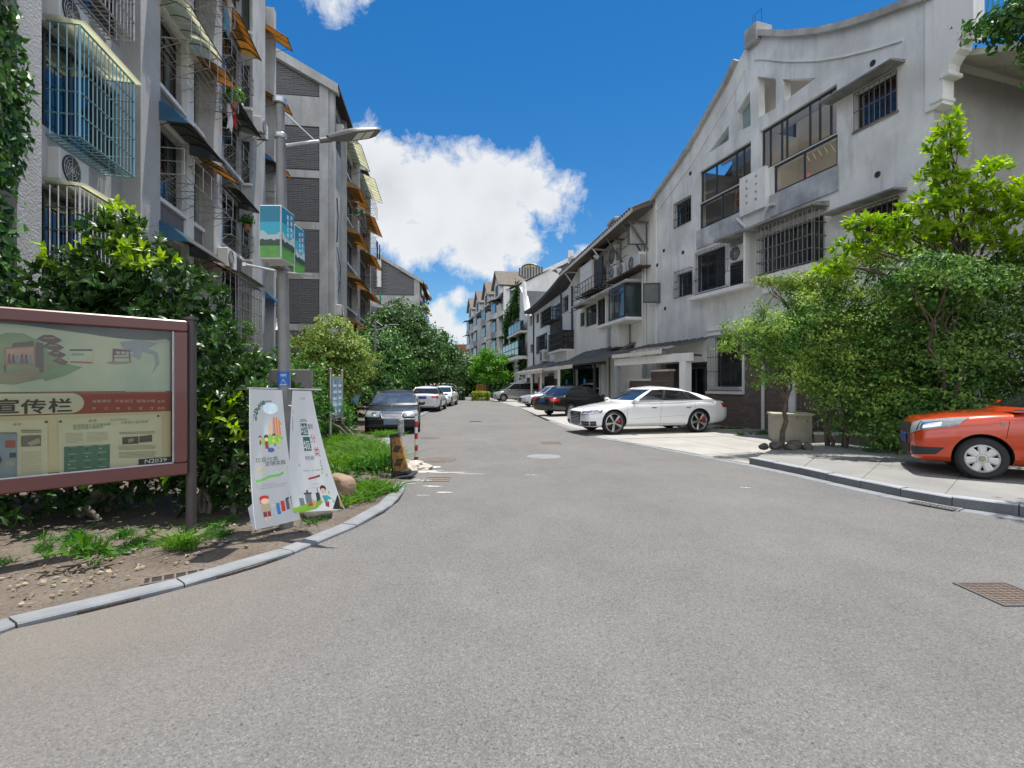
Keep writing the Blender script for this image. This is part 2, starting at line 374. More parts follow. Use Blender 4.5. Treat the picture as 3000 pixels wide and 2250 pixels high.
# raised pavement of cast slabs with open joints; low parking bays beyond
PAVE_Z = .128
base_p = K_BACK+[(16, 2), (16, 9.4), (10.9, 11.3), (8.2, 13.1), (6.6, 12.6)]
sheet('pavement', base_p, PAVE_Z-.02, M_CONC, .3)
def clip_poly(P, lines):
    for (n, c) in lines:      # keep n.p <= c
        o = []
        for i in range(len(P)):
            a, q = P[i], P[(i+1) % len(P)]; da = n[0]*a[0]+n[1]*a[1]-c; dq = n[0]*q[0]+n[1]*q[1]-c
            if da <= 0: o.append(a)
            if da*dq < 0: t = da/(da-dq); o.append((a[0]+(q[0]-a[0])*t, a[1]+(q[1]-a[1])*t))
        P = o
        if not P: return P
    return P
# slabs: strips perpendicular to the kerb, each its own slab
pv = ob('pavement_slabs', None, kind='structure')
KRs = resample(K_BACK, 1.6)
BK = [Vector(p) for p in [(6.6, 12.5), (8.4, 12.9), (10.9, 11.2), (13.4, 10.3), (16, 9.3)]]
BKs = resample(BK, 20)
def along(P, t):
    P = [Vector(p) for p in P]; Ls = [(q-p).length for p, q in zip(P, P[1:])]; T = sum(Ls)*t
    for (p, q), l in zip(zip(P, P[1:]), Ls):
        if T <= l: return p.lerp(q, T/l)
        T -= l
    return P[-1]
nS = 7
for i in range(nS):
    for j in range(3):
        q = []
        for (u, v) in ((i, j), (i+1, j), (i+1, j+1), (i, j+1)):
            a = along(K_BACK, u/nS); c = along(BK, u/nS); q.append(a.lerp(c, v/3))
        cen = sum(q, Vector((0, 0)))/4; q = [p+(cen-p).normalized()*.007 for p in q]
        h = PAVE_Z+random.uniform(-.003, .003)
        bb = MB(); bb.add([(p.x, p.y, h) for p in q]+[(p.x, p.y, h-.05) for p in q], [(0,1,2,3),(0,4,5,1),(1,5,6,2),(2,6,7,3),(3,7,4,0)]); bb.build('paving_slab', M_CONC, pv)
park = [(x+.01, y) for x, y in [(6.6, 12.6)]]+[tuple(Vector(p)) for p in KR[0:1]]+[tuple(p) for p in reversed(K_IN[:3])]+[(1.5+.2, 22), (.45, 35), (-1.2, 46), (-3.6, 60), (-1, 62), (4, 50), (9, 30), (12, 16), (11.5, 12), (8.3, 13.1)]
sheet('parking', park, .012, M_CONC2, .2)
# joints: raised bays laid as separate slabs on the near parking
pk = ob('parking_slabs', None, kind='structure')
def bay(pts, h):
    cen = sum((Vector(p) for p in pts), Vector((0, 0)))/len(pts); q = [Vector(p)+(cen-Vector(p)).normalized()*.02 for p in pts]
    bb = MB(); bb.add([(p.x, p.y, h) for p in q]+[(p.x, p.y, h-.03) for p in q], [(0,1,2,3),(0,4,5,1),(1,5,6,2),(2,6,7,3),(3,7,4,0)]); bb.build('concrete_slab', M_CONC2, pk)
FE = [K_IN[2], K_IN[1], K_IN[0], (1.75, 22), (.65, 35), (-.9, 46)]
BE = [(8.2, 12.6), (8.6, 14.5), (7.9, 18), (6.9, 23.5), (5.0, 35), (3.4, 47)]
for i in range(10):
    for j in range(3):
        q = [along(FE, (i)/10).lerp(along(BE, i/10), j/3), along(FE, (i)/10).lerp(along(BE, i/10), (j+1)/3), along(FE, (i+1)/10).lerp(along(BE, (i+1)/10), (j+1)/3), along(FE, (i+1)/10).lerp(along(BE, (i+1)/10), j/3)]
        bay(q, .02+random.uniform(-.003, .003))
# ------------------------------------------------------------------ facade kit. Facade frame: x to the right seen from the street, y into the building, z up
M_WHITE = mat('white_render', (.76, .75, .73), .85, vscale=.5, col2=(.68, .67, .655), streak=.35, bump=.2, bscale=40)
M_WHITE2 = mat('old_white_render', (.78, .77, .74), .85, vscale=.45, col2=(.66, .65, .635), streak=.36, bump=.2, bscale=30)
M_STUCCO = mat('rough_stucco', (.44, .43, .42), .95, vscale=.8, col2=(.36, .35, .34), streak=.2, bump=1.0, bscale=26)
M_GBRICK = mat('grey_brick', (.17, .165, .17), .9, var=.25, vscale=6, island=.35, bump=.5, bscale=50, grain=.2, gscale=60)
M_GBACK = mat('brick_mortar', (.10, .098, .10), .95, var=.2)
M_RBRICK = mat('brown_brick', (.19, .145, .12), .9, island=.5, col2=(.10, .085, .078), bump=.5, bscale=50, grain=.2, gscale=60)
M_RBACK = mat('brown_mortar', (.20, .18, .16), .95, var=.2)
M_FRAME = mat('dark_window_frame', (.035, .042, .05), .45)
M_BROWNF = mat('brown_window_frame', (.055, .032, .025), .5)
M_ALU = mat('aluminium', (.55, .57, .58), .38, metal=.8, var=.2, vscale=8)
M_STEEL = mat('stainless_rail', (.50, .47, .44), .35, metal=.85, var=.3, vscale=9)
M_BLACK = mat('black_iron', (.018, .018, .02), .55, var=.2)
M_RUST = mat('rusty_iron', (.09, .055, .04), .8, var=.4, vscale=12)
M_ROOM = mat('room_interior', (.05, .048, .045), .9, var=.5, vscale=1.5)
M_CURT = mat('curtain_cloth', (.36, .35, .33), .9, var=.25, vscale=1.2)
M_CURTB = mat('blue_curtain_cloth', (.13, .16, .18), .9, var=.3, vscale=1.2)
M_CURTR = mat('maroon_curtain_cloth', (.16, .05, .055), .9, var=.4, vscale=2)
M_PLASTIC = mat('white_plastic', (.62, .61, .58), .5, var=.12, vscale=4, streak=.15)
M_DARKP = mat('dark_plastic', (.03, .03, .032), .55)
M_SLATE = mat('roof_slate', (.06, .06, .065), .85, island=.4, bump=.4, bscale=40, var=.2)
M_ORANGE = mat('amber_polycarbonate', (.42, .275, .12), .45, trans=.5, var=.25, vscale=2)
M_CREAMP = mat('cream_polycarbonate', (.56, .56, .46), .35, trans=.65, var=.15, vscale=2)
M_BLUEP = mat('blue_polycarbonate', (.10, .25, .42), .35, trans=.6, var=.2, vscale=2)
M_GREYP = mat('smoke_polycarbonate', (.13, .14, .13), .35, trans=.3, var=.2, vscale=2)
M_TIMBER = mat('dark_timber', (.15, .12, .095), .8, var=.3, vscale=6)
GL = glass('window_glass', (.55, .62, .60), .03); GLC = glass('clear_glass', (.86, .9, .88), .03); GLG = glass('green_glass', (.25, .42, .40), .10)
LAYER = [0.0]
class Bld:
    def __init__(s, name, label, cat, P0, P1, group=None, z=0):
        # P0, P1: ground points, P1 to the right of P0 as seen from the street
        d = (Vector(P1)-Vector(P0)); s.len = d.length; s.th = math.atan2(d.y, d.x); s.P0 = Vector((P0[0], P0[1], z))
        s.root = thing(name, label, cat, s.P0, s.th, group)
        s.M = Matrix.Translation(s.P0) @ Matrix.Rotation(s.th, 4, 'Z'); s.Mi = s.M.inverted()
    def at(s, px, py, off=0):        # where the sight line meets the facade plane shifted outwards by off -> (x, z)
        o = s.Mi @ Vector((0, 0, EYE)); d = s.Mi.to_3x3() @ Vector(((px-1500)/FPX, 1, (1125-py)/FPX))
        t = (-off-o.y)/d.y; p = o+d*t; return (p.x, p.z)
    def xs(s, px, off=0): return s.at(px, 1125, off)[0]
def window(P, x0, x1, z0, z1, y=.12, nx=2, nz=1, m=None, fw=.05, depth=.32, room=True, curtain=None, g=None, label=None, splits=None, zs=None, pane_name='pane', rng=random):
    m = m or M_FRAME; g = g or GL
    f = MB(); d = .05
    xs = splits or [x0+fw+(x1-x0-2*fw)*i/nx for i in range(nx+1)]
    if splits: xs = [x0+fw]+list(splits)+[x1-fw]
    zz = zs and [z0+fw]+list(zs)+[z1-fw] or [z0+fw+(z1-z0-2*fw)*i/nz for i in range(nz+1)]
    f.box(x0, x1, y, y+d, z0, z0+fw); f.box(x0, x1, y, y+d, z1-fw, z1); f.box(x0, x0+fw, y, y+d, z0+fw, z1-fw); f.box(x1-fw, x1, y, y+d, z0+fw, z1-fw)
    for x in xs[1:-1]: f.box(x-fw*.4, x+fw*.4, y+.002, y+d-.004, z0+fw, z1-fw)
    for z in zz[1:-1]: f.box(x0+fw, x1-fw, y+.004, y+d-.008, z-fw*.4, z+fw*.4)
    w = f.build('window', m, P, label=label)
    for i in range(len(xs)-1):
        for j in range(len(zz)-1):
            p = MB(); t = rng.uniform(-.004, .004)
            p.add([(xs[i], y+.02+t, zz[j]), (xs[i+1], y+.02-t, zz[j]), (xs[i+1], y+.02-t+rng.uniform(-.003,.003), zz[j+1]), (xs[i], y+.02+t, zz[j+1])], [(0,1,2,3)]); p.build(pane_name, g, w)
    if room:
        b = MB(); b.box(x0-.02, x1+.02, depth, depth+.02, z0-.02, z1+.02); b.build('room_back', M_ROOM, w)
    if curtain:
        a, c, cm = curtain; n = max(6, int((c-a)*(x1-x0)/.05)); X0 = x0+(x1-x0)*a; X1 = x0+(x1-x0)*c
        Pn = [[(X0+(X1-X0)*i/n, y+.11+.022*math.sin(i*1.9+z0), z) for z in (z0+.03, z1-.03)] for i in range(n+1)]
        MB().grid(Pn).build('curtain', cm, w, smooth=True, sharp=80)
    return w
def grille(P, x0, x1, z0, z1, y=-.03, proj=0, sx=.11, sz=.4, r=.008, m=None, hr=None, name='window_grille', separate=False, floor=False, roof=None, n=4, sides=True, slope=0):
    m = m or M_BLACK; b = MB(); bars = []
    nx = max(2, round((x1-x0)/sx)); nz = max(1, round((z1-z0)/sz)); yy = y-proj
    hr = hr or r*1.3
    for i in range(nx+1):
        x = x0+(x1-x0)*i/nx; bars.append(((x, yy, z0), (x, yy, z1), r))
    for j in range(nz+1):
        z = z0+(z1-z0)*j/nz; bars.append(((x0, yy-r, z), (x1, yy-r, z), hr))
    if proj > .05 and sides:
        for x in (x0, x1):
            ns = max(1, round(proj/sx))
            for k in range(1, ns+1): bars.append(((x, y-proj*k/ns+proj/ns*.5, z0), (x, y-proj*k/ns+proj/ns*.5, z1), r))
            for j in range(nz+1):
                z = z0+(z1-z0)*j/nz; bars.append(((x, y, z), (x, yy, z), hr))
    if floor:
        for i in range(nx+1): x = x0+(x1-x0)*i/nx; bars.append(((x, y, z0), (x, yy, z0), r))
        for k in range(4): bars.append(((x0, y-proj*k/3, z0-r), (x1, y-proj*k/3, z0-r), hr))
    if separate:
        for (x, z0_, z1_) in ((x0, z0, z1), (x1, z0, z1)): b.tube([(x, yy, z0_), (x, yy, z1_)], hr*1.6, 4)
        for z in (z0, z1): b.tube([(x0, yy, z), (x1, yy, z)], hr*1.6, 4)
        g = b.build(name, m, P); 
        for a, c, rr in bars: MB().tube([a, c], rr, n).build('bar', m, g)
    else:
        for a, c, rr in bars: b.tube([a, c], rr, n)
        g = b.build(name, m, P)
    if roof:
        rb = MB(); rb.add([(x0-.06, y+.0, z1+.10), (x1+.06, y+.0, z1+.10), (x1+.06, yy-.12, z1+.03-slope), (x0-.06, yy-.12, z1+.03-slope)]+[(x0-.06, y+.0, z1+.06), (x1+.06, y+.0, z1+.06), (x1+.06, yy-.12, z1+.0-slope), (x0-.06, yy-.12, z1+.0-slope)], [(0,1,2,3),(7,6,5,4),(0,3,7,4),(3,2,6,7),(2,1,5,6)]); rb.build('cage_roof', roof, g)
    return g
def belly_grille(P, x0, x1, z0, z1, y=0, m=None, belly=.22, sx=.1):   # iron bars that swell out at the foot
    m = m or M_BLACK; b = MB(); nx = round((x1-x0)/sx); H = z1-z0
    prof = [(0, .06), (.03, .10), (.10, .10+belly*.6), (.18, .10+belly), (.27, .10+belly*.75), (.36, .12), (.5, .09), (1, .09)]
    for i in range(nx+1):
        x = x0+(x1-x0)*i/nx; b.tube([(x, y-p, z0+H*t) for t, p in prof], .0085, 4)
    for t, p in ((.02, .09), (.36, .12), (.62, .09), (.98, .09)):
        b.tube([(x0, y-p-.01, z0+H*t), (x1, y-p-.01, z0+H*t)], .010, 4)
        for x in (x0, x1): b.tube([(x, y, z0+H*t), (x, y-p-.01, z0+H*t)], .010, 4)
    for i in range(nx):
        x = x0+(x1-x0)*(i+.5)/nx; b.tube([(x, y-.09, z0+H), (x, y-.16, z0+H+.03)], .006, 4)
    return b.build('window_grille', m, P)
def ac_unit(P, x, z, y=0, w=.8, h=.55, d=.3, face=0, m=None, rot=0, bracket=True, name='air_conditioner'):
    # x, z: lower left corner on the wall; stands out by d
    T = Matrix.Translation((x+w/2, y-d/2-.08, z)) @ Matrix.Rotation(rot, 4, 'Z')
    b = MB(T); b.bev(-w/2, w/2, -d/2, d/2, .0, h, .02)
    u = b.build(name, m or M_PLASTIC, P, smooth=False)
    f = MB(T); cx = -w*.13; cz = h*.5; r = h*.40
    Mx = T @ Matrix.Translation((cx, -d/2-.004, cz)) @ Matrix.Rotation(R(90), 4, 'X')
    f2 = MB(Mx); f2.lathe([(0, 0), (r, 0), (r, .012), (r+.02, .012), (r+.02, -.004)], 20); f2.build('fan_opening', M_DARKP, u)
    g = MB(Mx)
    for k in range(1, 5): 
        rr = r*k/4.2; g.tube([(rr*math.cos(a*math.pi/8), rr*math.sin(a*math.pi/8), .016) for a in range(17)], .004, 3, cap=False)
    for k in range(8): a = k*math.pi/4; g.tube([(0, 0, .016), (r*math.cos(a), r*math.sin(a), .016)], .004, 3)
    g.build('fan_guard', M_PLASTIC, u)
    v = MB(T)
    for k in range(9): v.box(w/2+.001, w/2+.004, -d*.38, d*.38, h*.2+k*h*.07, h*.2+k*h*.07+h*.03)
    v.build('side_vent', M_DARKP, u)
    if bracket:
        for sx in (.15, w-.15):
            q = MB(); q.box(x+sx-.015, x+sx+.015, y-d-.12, y, z-.035, z-.005); q.tube([(x+sx, y-.01, z-.28), (x+sx, y-d*.9, z-.03)], .012, 4)
            q.build('bracket', M_RUST, u)
    return u
def awning(P, x0, x1, z, proj=.9, drop=.35, m=None, rib=.55, arch=.12, frame=None, flat=False, label=None, y=0):
    m = m or M_ORANGE; n = 7; prof = []
    for i in range(n+1):
        t = i/n; prof.append((y-proj*t, z-drop*(t**(1.0 if flat else 1.7))+(0 if flat else arch*math.sin(math.pi*t)*.6)))
    b = MB(); nx = max(1, round((x1-x0)/rib))
    b.grid([[(x0+(x1-x0)*i/nx, py, pz) for py, pz in prof] for i in range(nx+1)])
    b.grid([[(x0+(x1-x0)*i/nx, py, pz-.008) for py, pz in reversed(prof)] for i in range(nx+1)])
    a = b.build('awning', m, P, smooth=True, sharp=60, label=label)
    f = MB()
    for i in range(nx+1):
        x = x0+(x1-x0)*i/nx; f.tube([(x, py, pz-.02) for py, pz in prof], .011 if 0 < i < nx else .016, 4)
    f.tube([(x0, prof[-1][0], prof[-1][1]-.012), (x1, prof[-1][0], prof[-1][1]-.012)], .018, 4)
    for x in (x0+.02, x1-.02): f.tube([(x, y, z-drop*1.25-.12), (x, prof[-2][0], prof[-2][1]-.02)], .011, 4); f.tube([(x, y, z), (x, y, z-drop*1.25-.12)], .012, 4)
    f.build('awning_frame', frame or M_RUST, a)
    for xa, xb in ((x0, x0-.006), (x1, x1+.006)):
        s = MB(); s.add([(xb, py, pz-.001) for py, pz in prof]+[(xb, y, z-drop*.55)], [tuple(range(n+2))]) if not flat else None
        if not flat: s.build('side_panel', m, a)
    return a
def rack(P, x0, x1, z0, z1, proj=.75, m=None, rails=3, floor=9, y=0, brace=True, name='drying_rack', r=.012):
    m = m or M_STEEL; b = MB(); yy = y-proj
    for j in range(rails):
        z = z0+(z1-z0)*j/(rails-1); b.tube([(x0, y, z), (x0, yy, z), (x1, yy, z), (x1, y, z)], r if j in (0, rails-1) else r*.7, 5)
    n = max(2, round((x1-x0)/.55))
    for i in range(n+1):
        x = x0+(x1-x0)*i/n; b.tube([(x, yy, z0), (x, yy, z1)], r*.8, 4)
    for i in range(floor+1):
        t = i/floor; b.tube([(x0, y-proj*t, z0), (x1, y-proj*t, z0)], r*.6, 4)
    for i in range(n+1):
        x = x0+(x1-x0)*i/n; b.tube([(x, y, z0-.01), (x, yy, z0-.01)], r*.8, 4)
        if brace: b.tube([(x, y, z0-.42), (x, yy+.1, z0-.02)], r*.8, 4)
    return b.build(name, m, P)
def louvres(P, x0, x1, z0, z1, y=0, m=None, pitch=.09, cols=2, fw=.05):
    m = m or M_FRAME; f = MB(); f.box(x0, x1, y, y+.06, z0, z0+fw); f.box(x0, x1, y, y+.06, z1-fw, z1)
    for i in range(cols+1):
        x = x0+fw/2+(x1-x0-fw)*i/cols; f.box(x-fw/2, x+fw/2, y+.001, y+.055, z0+fw, z1-fw)
    w = f.build('louvre_panel', m, P); n = int((z1-z0-2*fw)/pitch)
    sm = MB(); 
    for i in range(cols):
        a = x0+fw+(x1-x0-fw)*i/cols; c = x0+(x1-x0-fw)*(i+1)/cols
        me = None
        for k in range(n):
            z = z0+fw+pitch*(k+.5); s = MB(); s.add([(a, y+.045, z+.02), (c, y+.045, z+.02), (c, y+.01, z-.025), (a, y+.01, z-.025), (a, y+.045, z+.012), (c, y+.045, z+.012), (c, y+.01, z-.033), (a, y+.01, z-.033)], [(0,3,2,1),(4,5,6,7),(3,7,6,2)]); s.build('slat', m, w)
    b = MB(); b.box(x0+.02, x1-.02, y+.07, y+.08, z0+.02, z1-.02); b.build('louvre_back', M_ROOM, w)
    return w
BR_CACHE = {}
def bricks(P, x0, x1, z0, z1, y=0, bw=.24, bh=.06, gap=.010, m=None, back=None, inside=None, limit=300, d=.03, out=1, seed=1, rough=.006):
    # courses of bricks standing proud of a mortar bed at y; the first ones single objects, the rest one mass
    rg = random.Random(seed); m = m or M_RBRICK; cells = []
    nz = int((z1-z0)/(bh+gap))
    for j in range(nz):
        z = z0+j*(bh+gap); o = (j % 2)*.5*(bw+gap); x = x0-o
        while x < x1-.01:
            a = max(x, x0); c = min(x+bw, x1)
            if c-a > .03 and (inside is None or inside((a+c)/2, z+bh/2, (c-a)/2, bh/2)): cells.append((a, c, z))
            x += bw+gap
    full = [c for c in cells if abs((c[1]-c[0])-bw) < 1e-6]
    rg.shuffle(full); single = set(full[:limit]); rest = MB()
    key = (m.name, bw, bh, d)
    if key not in BR_CACHE:
        BR_CACHE[key] = MB().add([(0, 0, 0), (bw, 0, 0), (bw, 0, bh), (0, 0, bh), (.004, -d, .004), (bw-.004, -d, .004), (bw-.004, -d, bh-.004), (.004, -d, bh-.004)], [(4,5,6,7),(0,1,5,4),(1,2,6,5),(2,3,7,6),(3,0,4,7)]).mesh('brick', m)
    me = BR_CACHE[key]
    for (a, c, z) in cells:
        dy = rg.uniform(-rough, rough)
        if (a, c, z) in single: ob('brick', me, P, (a, y+dy, z))
        else: rest.add([(a, y, z), (c, y, z), (c, y, z+bh), (a, y, z+bh), (a+.004, y-d+dy, z+.004), (c-.004, y-d+dy, z+.004), (c-.004, y-d+dy, z+bh-.004), (a+.004, y-d+dy, z+bh-.004)], [(4,5,6,7),(0,1,5,4),(1,2,6,5),(2,3,7,6),(3,0,4,7)])
    if rest.v: rest.build('brickwork', m, P, kind='stuff')
def pot_plant_mesh(seed=0): pass
# ------------------------------------------------------------------ apartment row at the left
def leaf_clump(P, c, r, n, size, m, name='foliage', seed=0, label=None, **kw):
    rg = np.random.RandomState(seed); d = rg.normal(size=(n, 3)); d /= np.linalg.norm(d, axis=1)[:, None]
    p = np.array(c)+d*np.array(r)*rg.uniform(.3, 1, (n, 1))**.5
    return leaves(name, p, d+np.array([0, 0, .5]), size, m, P, seed, **kw)
def leaves(name, pos, nrm, size, m, parent=None, seed=0, wid=.42, fold=.18, jit=.6, n4=False, cat=None, label=None, group=None, kind=None, droop=0.0, axis=None):
    # pos (n,3); nrm: face direction; every leaf is a folded blade of two or four triangles
    rg = np.random.RandomState(seed+11); n = len(pos)
    nr = nrm+rg.normal(size=(n, 3))*jit; nr /= np.linalg.norm(nr, axis=1)[:, None]+1e-9
    if axis is None:
        a = rg.normal(size=(n, 3)); a -= nr*np.sum(a*nr, axis=1)[:, None]; a[:, 2] -= droop
    else:
        a = np.array(axis, float); nr = nr-a*np.sum(a*nr, axis=1)[:, None]; nr /= np.linalg.norm(nr, axis=1)[:, None]+1e-9
    a /= np.linalg.norm(a, axis=1)[:, None]+1e-9
    b = np.cross(nr, a); s = (size*rg.uniform(.6, 1.25, n))[:, None]
    if not n4:
        T = [(0, 0, 0), (.45, -wid, fold), (1, 0, 0), (.45, wid, fold)]
        V = np.stack([pos+(a*t[0]+b*t[1]+nr*t[2])*s for t in T], 1).reshape(-1, 3)
        F = np.arange(n)[:, None]*4+np.array([0, 1, 2, 0, 2, 3]); fl = 3; nf = 2
    else:
        T = [(0, 0, 0), (.3, -wid*.9, fold), (.7, -wid*.75, fold*.8), (1, 0, -.12), (.7, wid*.75, fold*.8), (.3, wid*.9, fold), (.5, 0, .03)]
        V = np.stack([pos+(a*t[0]+b*t[1]+nr*t[2])*s for t in T], 1).reshape(-1, 3)
        F = np.arange(n)[:, None]*7+np.array([0,1,6, 1,2,6, 2,3,6, 3,4,6, 4,5,6, 5,0,6]); fl = 3; nf = 6
    F = F.reshape(-1); me = bpy.data.meshes.new(name); me.vertices.add(len(V)); me.vertices.foreach_set('co', V.reshape(-1).astype(np.float32))
    me.loops.add(len(F)); me.loops.foreach_set('vertex_index', F.astype(np.int32)); me.polygons.add(n*nf)
    me.polygons.foreach_set('loop_start', (np.arange(n*nf)*3).astype(np.int32)); me.update(calc_edges=True); me.materials.append(m)
    return ob(name, me, parent, label=label, cat=cat, group=group, kind=kind)
def leafmat(name, c1, c2, rough=.42, trans=.32, spec=.28, var=.3): return mat(name, c1, rough+.08, island=.5, col2=c2, trans=trans, spec=spec, var=var, vscale=1.5)
M_LF_POT = leafmat('potted_plant_leaf', '#5f8f35', '#35601f')
def cloth(label, col, p, w, h, rz=0, seed=1, cat='laundry', group='laundry hung out on the balconies'):
    m = mat('cloth_'+col.lstrip('#'), col, .9, var=.15, vscale=6, trans=.25); n = 8
    P = [[(w*(i/n-.5), .03*math.sin(i*1.7+seed)+.02*math.sin(j*1.3+i), -h*j/6*(1+.08*math.sin(i*2.1+seed))) for j in range(7)] for i in range(n+1)]
    b = MB(); b.grid(P); return b.build('hanging_cloth', m, None, smooth=True, loc=p, rz=rz, label=label, cat=cat, group=group)

FS = 2.73
A = Bld('apartment_building', 'near grey and white apartment block with orange and blue plastic awnings over its windows', 'apartment building', (-7.12, 5.0), (-10.33, 21.6))
AR = A.root
# street wall
xp = {k: A.xs(k, .35) for k in (50, 122, 412, 470, 626, 651, 740, 777, 805)}
x547, x567 = A.xs(545, .1), A.xs(566, .1)
H1 = 17.3
mods = [(xp[122], xp[412]), (xp[470], x547), (x567, xp[626]), (xp[651], xp[740]-.25), (xp[777], A.len-.35)]
holes = []; wins = []
for mi, (a, c) in enumerate(mods):
    for n in range(6):
        s = .62+FS*n; h = s+1.8
        if mi == 0: s = .45+FS*n; h = s+1.75
        if mi == 4: a2, c2 = a+.25, c-.05
        else: a2, c2 = a+.08, c-.08
        if n == 0 and mi in (1, 2): continue
        holes.append([(a2, s), (c2, s), (c2, h), (a2, h)]); wins.append((mi, n, a2, c2, s, h))
A0 = -3.2
w = MB(); w.holes([(A0, 0), (A.len, 0), (A.len, H1), (A0, H1)], holes, 0, .3, .3)
w.box(A0, A.len, .32, 11, H1-.3, H1+.0); w.box(A0, A.len, 8, 8.2, 0, H1)   # roof slab and rear wall
w.box(A.len-.25, A.len, .3, 8, 0, H1-.31)
M_AW = mat('weathered_grey_render', (.46, .455, .44), .9, vscale=.7, col2=(.34, .335, .325), streak=.6, bump=.3, bscale=35)
w.build('wall', M_AW, AR)
for (l, r, m) in ((50, 122, M_STUCCO), (412, 470, M_STUCCO), (626, 651, M_AW), (740, 777, M_AW), (805, 805, M_AW)):
    a, c = xp[l], xp[r]
    if l == 805: c = A.len+.02; a = c-.35
    b = MB(); b.box(a, c, -.35, .02, 0, H1); b.build('pillar', m, AR)
b = MB(); b.box(x547, x567, -.12, .02, 0, H1); b.build('pillar', M_WHITE, AR)
# spandrels of grey stone courses and white ledges
for mi, (a, c) in enumerate(mods):
    for n in range(6):
        s = (.62 if mi else .45)+FS*n
        z0 = s-.72; z1 = s-.1
        if n == 0: z0 = 0.0
        if mi in (1, 2, 3) and z1 > z0+.1:
            b = MB(); b.box(a+.02, c-.02, -.05, .0, z0, z1); sp = b.build('spandrel', M_GBRICK, AR)
            l = MB(); l.box(a+.01, c-.01, -.13, .06, s-.1, s); l.build('window_ledge', M_WHITE, AR)
            l = MB(); l.box(a+.01, c-.01, -.10, .0, z0-.1, z0-.003); l.build('window_head', M_WHITE, AR) if n else None
for (mi, n, a, c, s, h) in wins:
    m = M_BROWNF if (mi in (1, 2) and n in (3,)) else M_FRAME
    cur = [None, (0, .45, M_CURT), (.1, .9, M_CURT), (.5, 1, M_CURTB)][(mi*3+n*5) % 4]
    if mi == 0: cur = None
    nx = 2 if c-a < 1.8 else (4 if mi == 0 else 3)
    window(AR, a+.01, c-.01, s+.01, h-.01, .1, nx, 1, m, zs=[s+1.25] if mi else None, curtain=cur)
# module 0: glazed bays behind steel cages, with air conditioners and louvres between
ca, cc = A.xs(233, .5), A.xs(392, .5)
for n in range(1, 6):
    z0 = .32+FS*n
    g = grille(AR, ca, cc, z0, z0+1.9, 0, .5, .125, .38, .011, M_STEEL if n != 2 else mat('teal_steel_bars', (.22, .38, .42), .4, metal=.5), separate=(n in (1, 2, 3)), floor=True, roof=M_CREAMP)
    lv = louvres(AR, ca+1.0, cc+.28, z0-.82, z0-.05, .02, M_FRAME, .085, 2)
    ac_unit(AR, ca+.05, z0-.72, .2, .8, .56, .3)
# module 1 + 2 awnings
for n in range(5, 0, -1):
    zt = .62+FS*n+1.95
    m1 = {2: M_BLUEP, 1: M_BLUEP, 3: M_CREAMP, 4: M_ORANGE, 5: M_ORANGE}[n]; 
    a, c = mods[1]
    b = awning(AR, a-.05, c+.15, zt, 1.0, .42, M_GREYP if n in (1, 2) else m1, .5, .2)
    if n in (1, 2):
        s = MB(); pr = [(-1.0*t/8, zt-.42*((t/8)**1.7)+.12*math.sin(math.pi*t/8)) for t in range(9)]
        s.add([(a-.07, y, z) for y, z in pr]+[(a-.07, 0, zt-.40)], [tuple(range(10))]); s.build('end_panel', M_BLUEP, b)
    a, c = mods[2]
    awning(AR, a-.15, c+.25, zt+.02, .95, .5, M_ORANGE, .5, .05, flat=True)
    a, c = mods[3]
    awning(AR, a+.25, c-.15, zt-.05, .75, .35, [M_GREYP, M_GREYP, M_GREYP, M_GREYP, M_ORANGE, M_ORANGE][n], .5, .15)
    a, c = mods[4]
    if n in (2, 1, 3): awning(AR, a, c+.1, zt-.05, .7, .35, M_BLUEP, .5, .15)
    if n >= 3: awning(AR, a+.7, c+.35, zt+.1, 1.0, .55, M_ORANGE, .5, .0, flat=True)
# racks
for n, (za, zb, pr) in {2: (.35, .95, .85), 3: (.75, 1.5, 1.0), 4: (.5, 1.1, .9), 1: (.2, .7, .8)}.items():
    s = .62+FS*n
    rack(AR, mods[1][0]-.02, mods[2][1]+.05, s+za, s+zb, pr, M_STEEL, 3, 7)
    rack(AR, mods[3][0]+.05, mods[3][1]-.5, s+.1, s+.6, .6, M_STEEL, 3, 6)
rack(AR, mods[4][0]+.1, mods[4][1], .62+FS*3+.2, .62+FS*3+.8, .8, M_STEEL, 3, 6)
# return wall with camera-side windows beside the wide pillar, module 3
rx = xp[740]
b = MB(); b.box(rx-.02, rx+.22, -.33, 1.0, 0, H1); b.build('return_wall', M_AW, AR)
for n in range(1, 6):
    s = .62+FS*n; wd = window(AR, 0, .62, s+.05, s+1.5, 0, 2, 1, M_FRAME, .04, depth=.12, curtain=(0, 1, M_CURT)); wd.location = (rx-.075, .36, 0); wd.rotation_euler = (0, 0, R(-90))
    l = MB(); l.box(rx-.12, rx-.02, -.35, .4, s-.08, s+.0); l.build('window_ledge', M_WHITE, AR)
ac_unit(AR, xp[740]-.2, .62+FS*3+1.86, -.36, .8, .55, .28)
ac_unit(AR, xp[626]+.2, .62+FS*1+1.75, -.3, .8, .55, .28)
# caged bay low in module 3
g = grille(AR, mods[3][0]+.15, mods[3][1]-.1, .62+FS-.4, .62+FS+1.7, 0, .75, .16, .5, .012, M_STEEL, floor=True, roof=M_GREYP)
rack(AR, mods[2][0]+.2, mods[3][1]-.5, 2.95, 3.35, .9, M_STEEL, 3, 6)
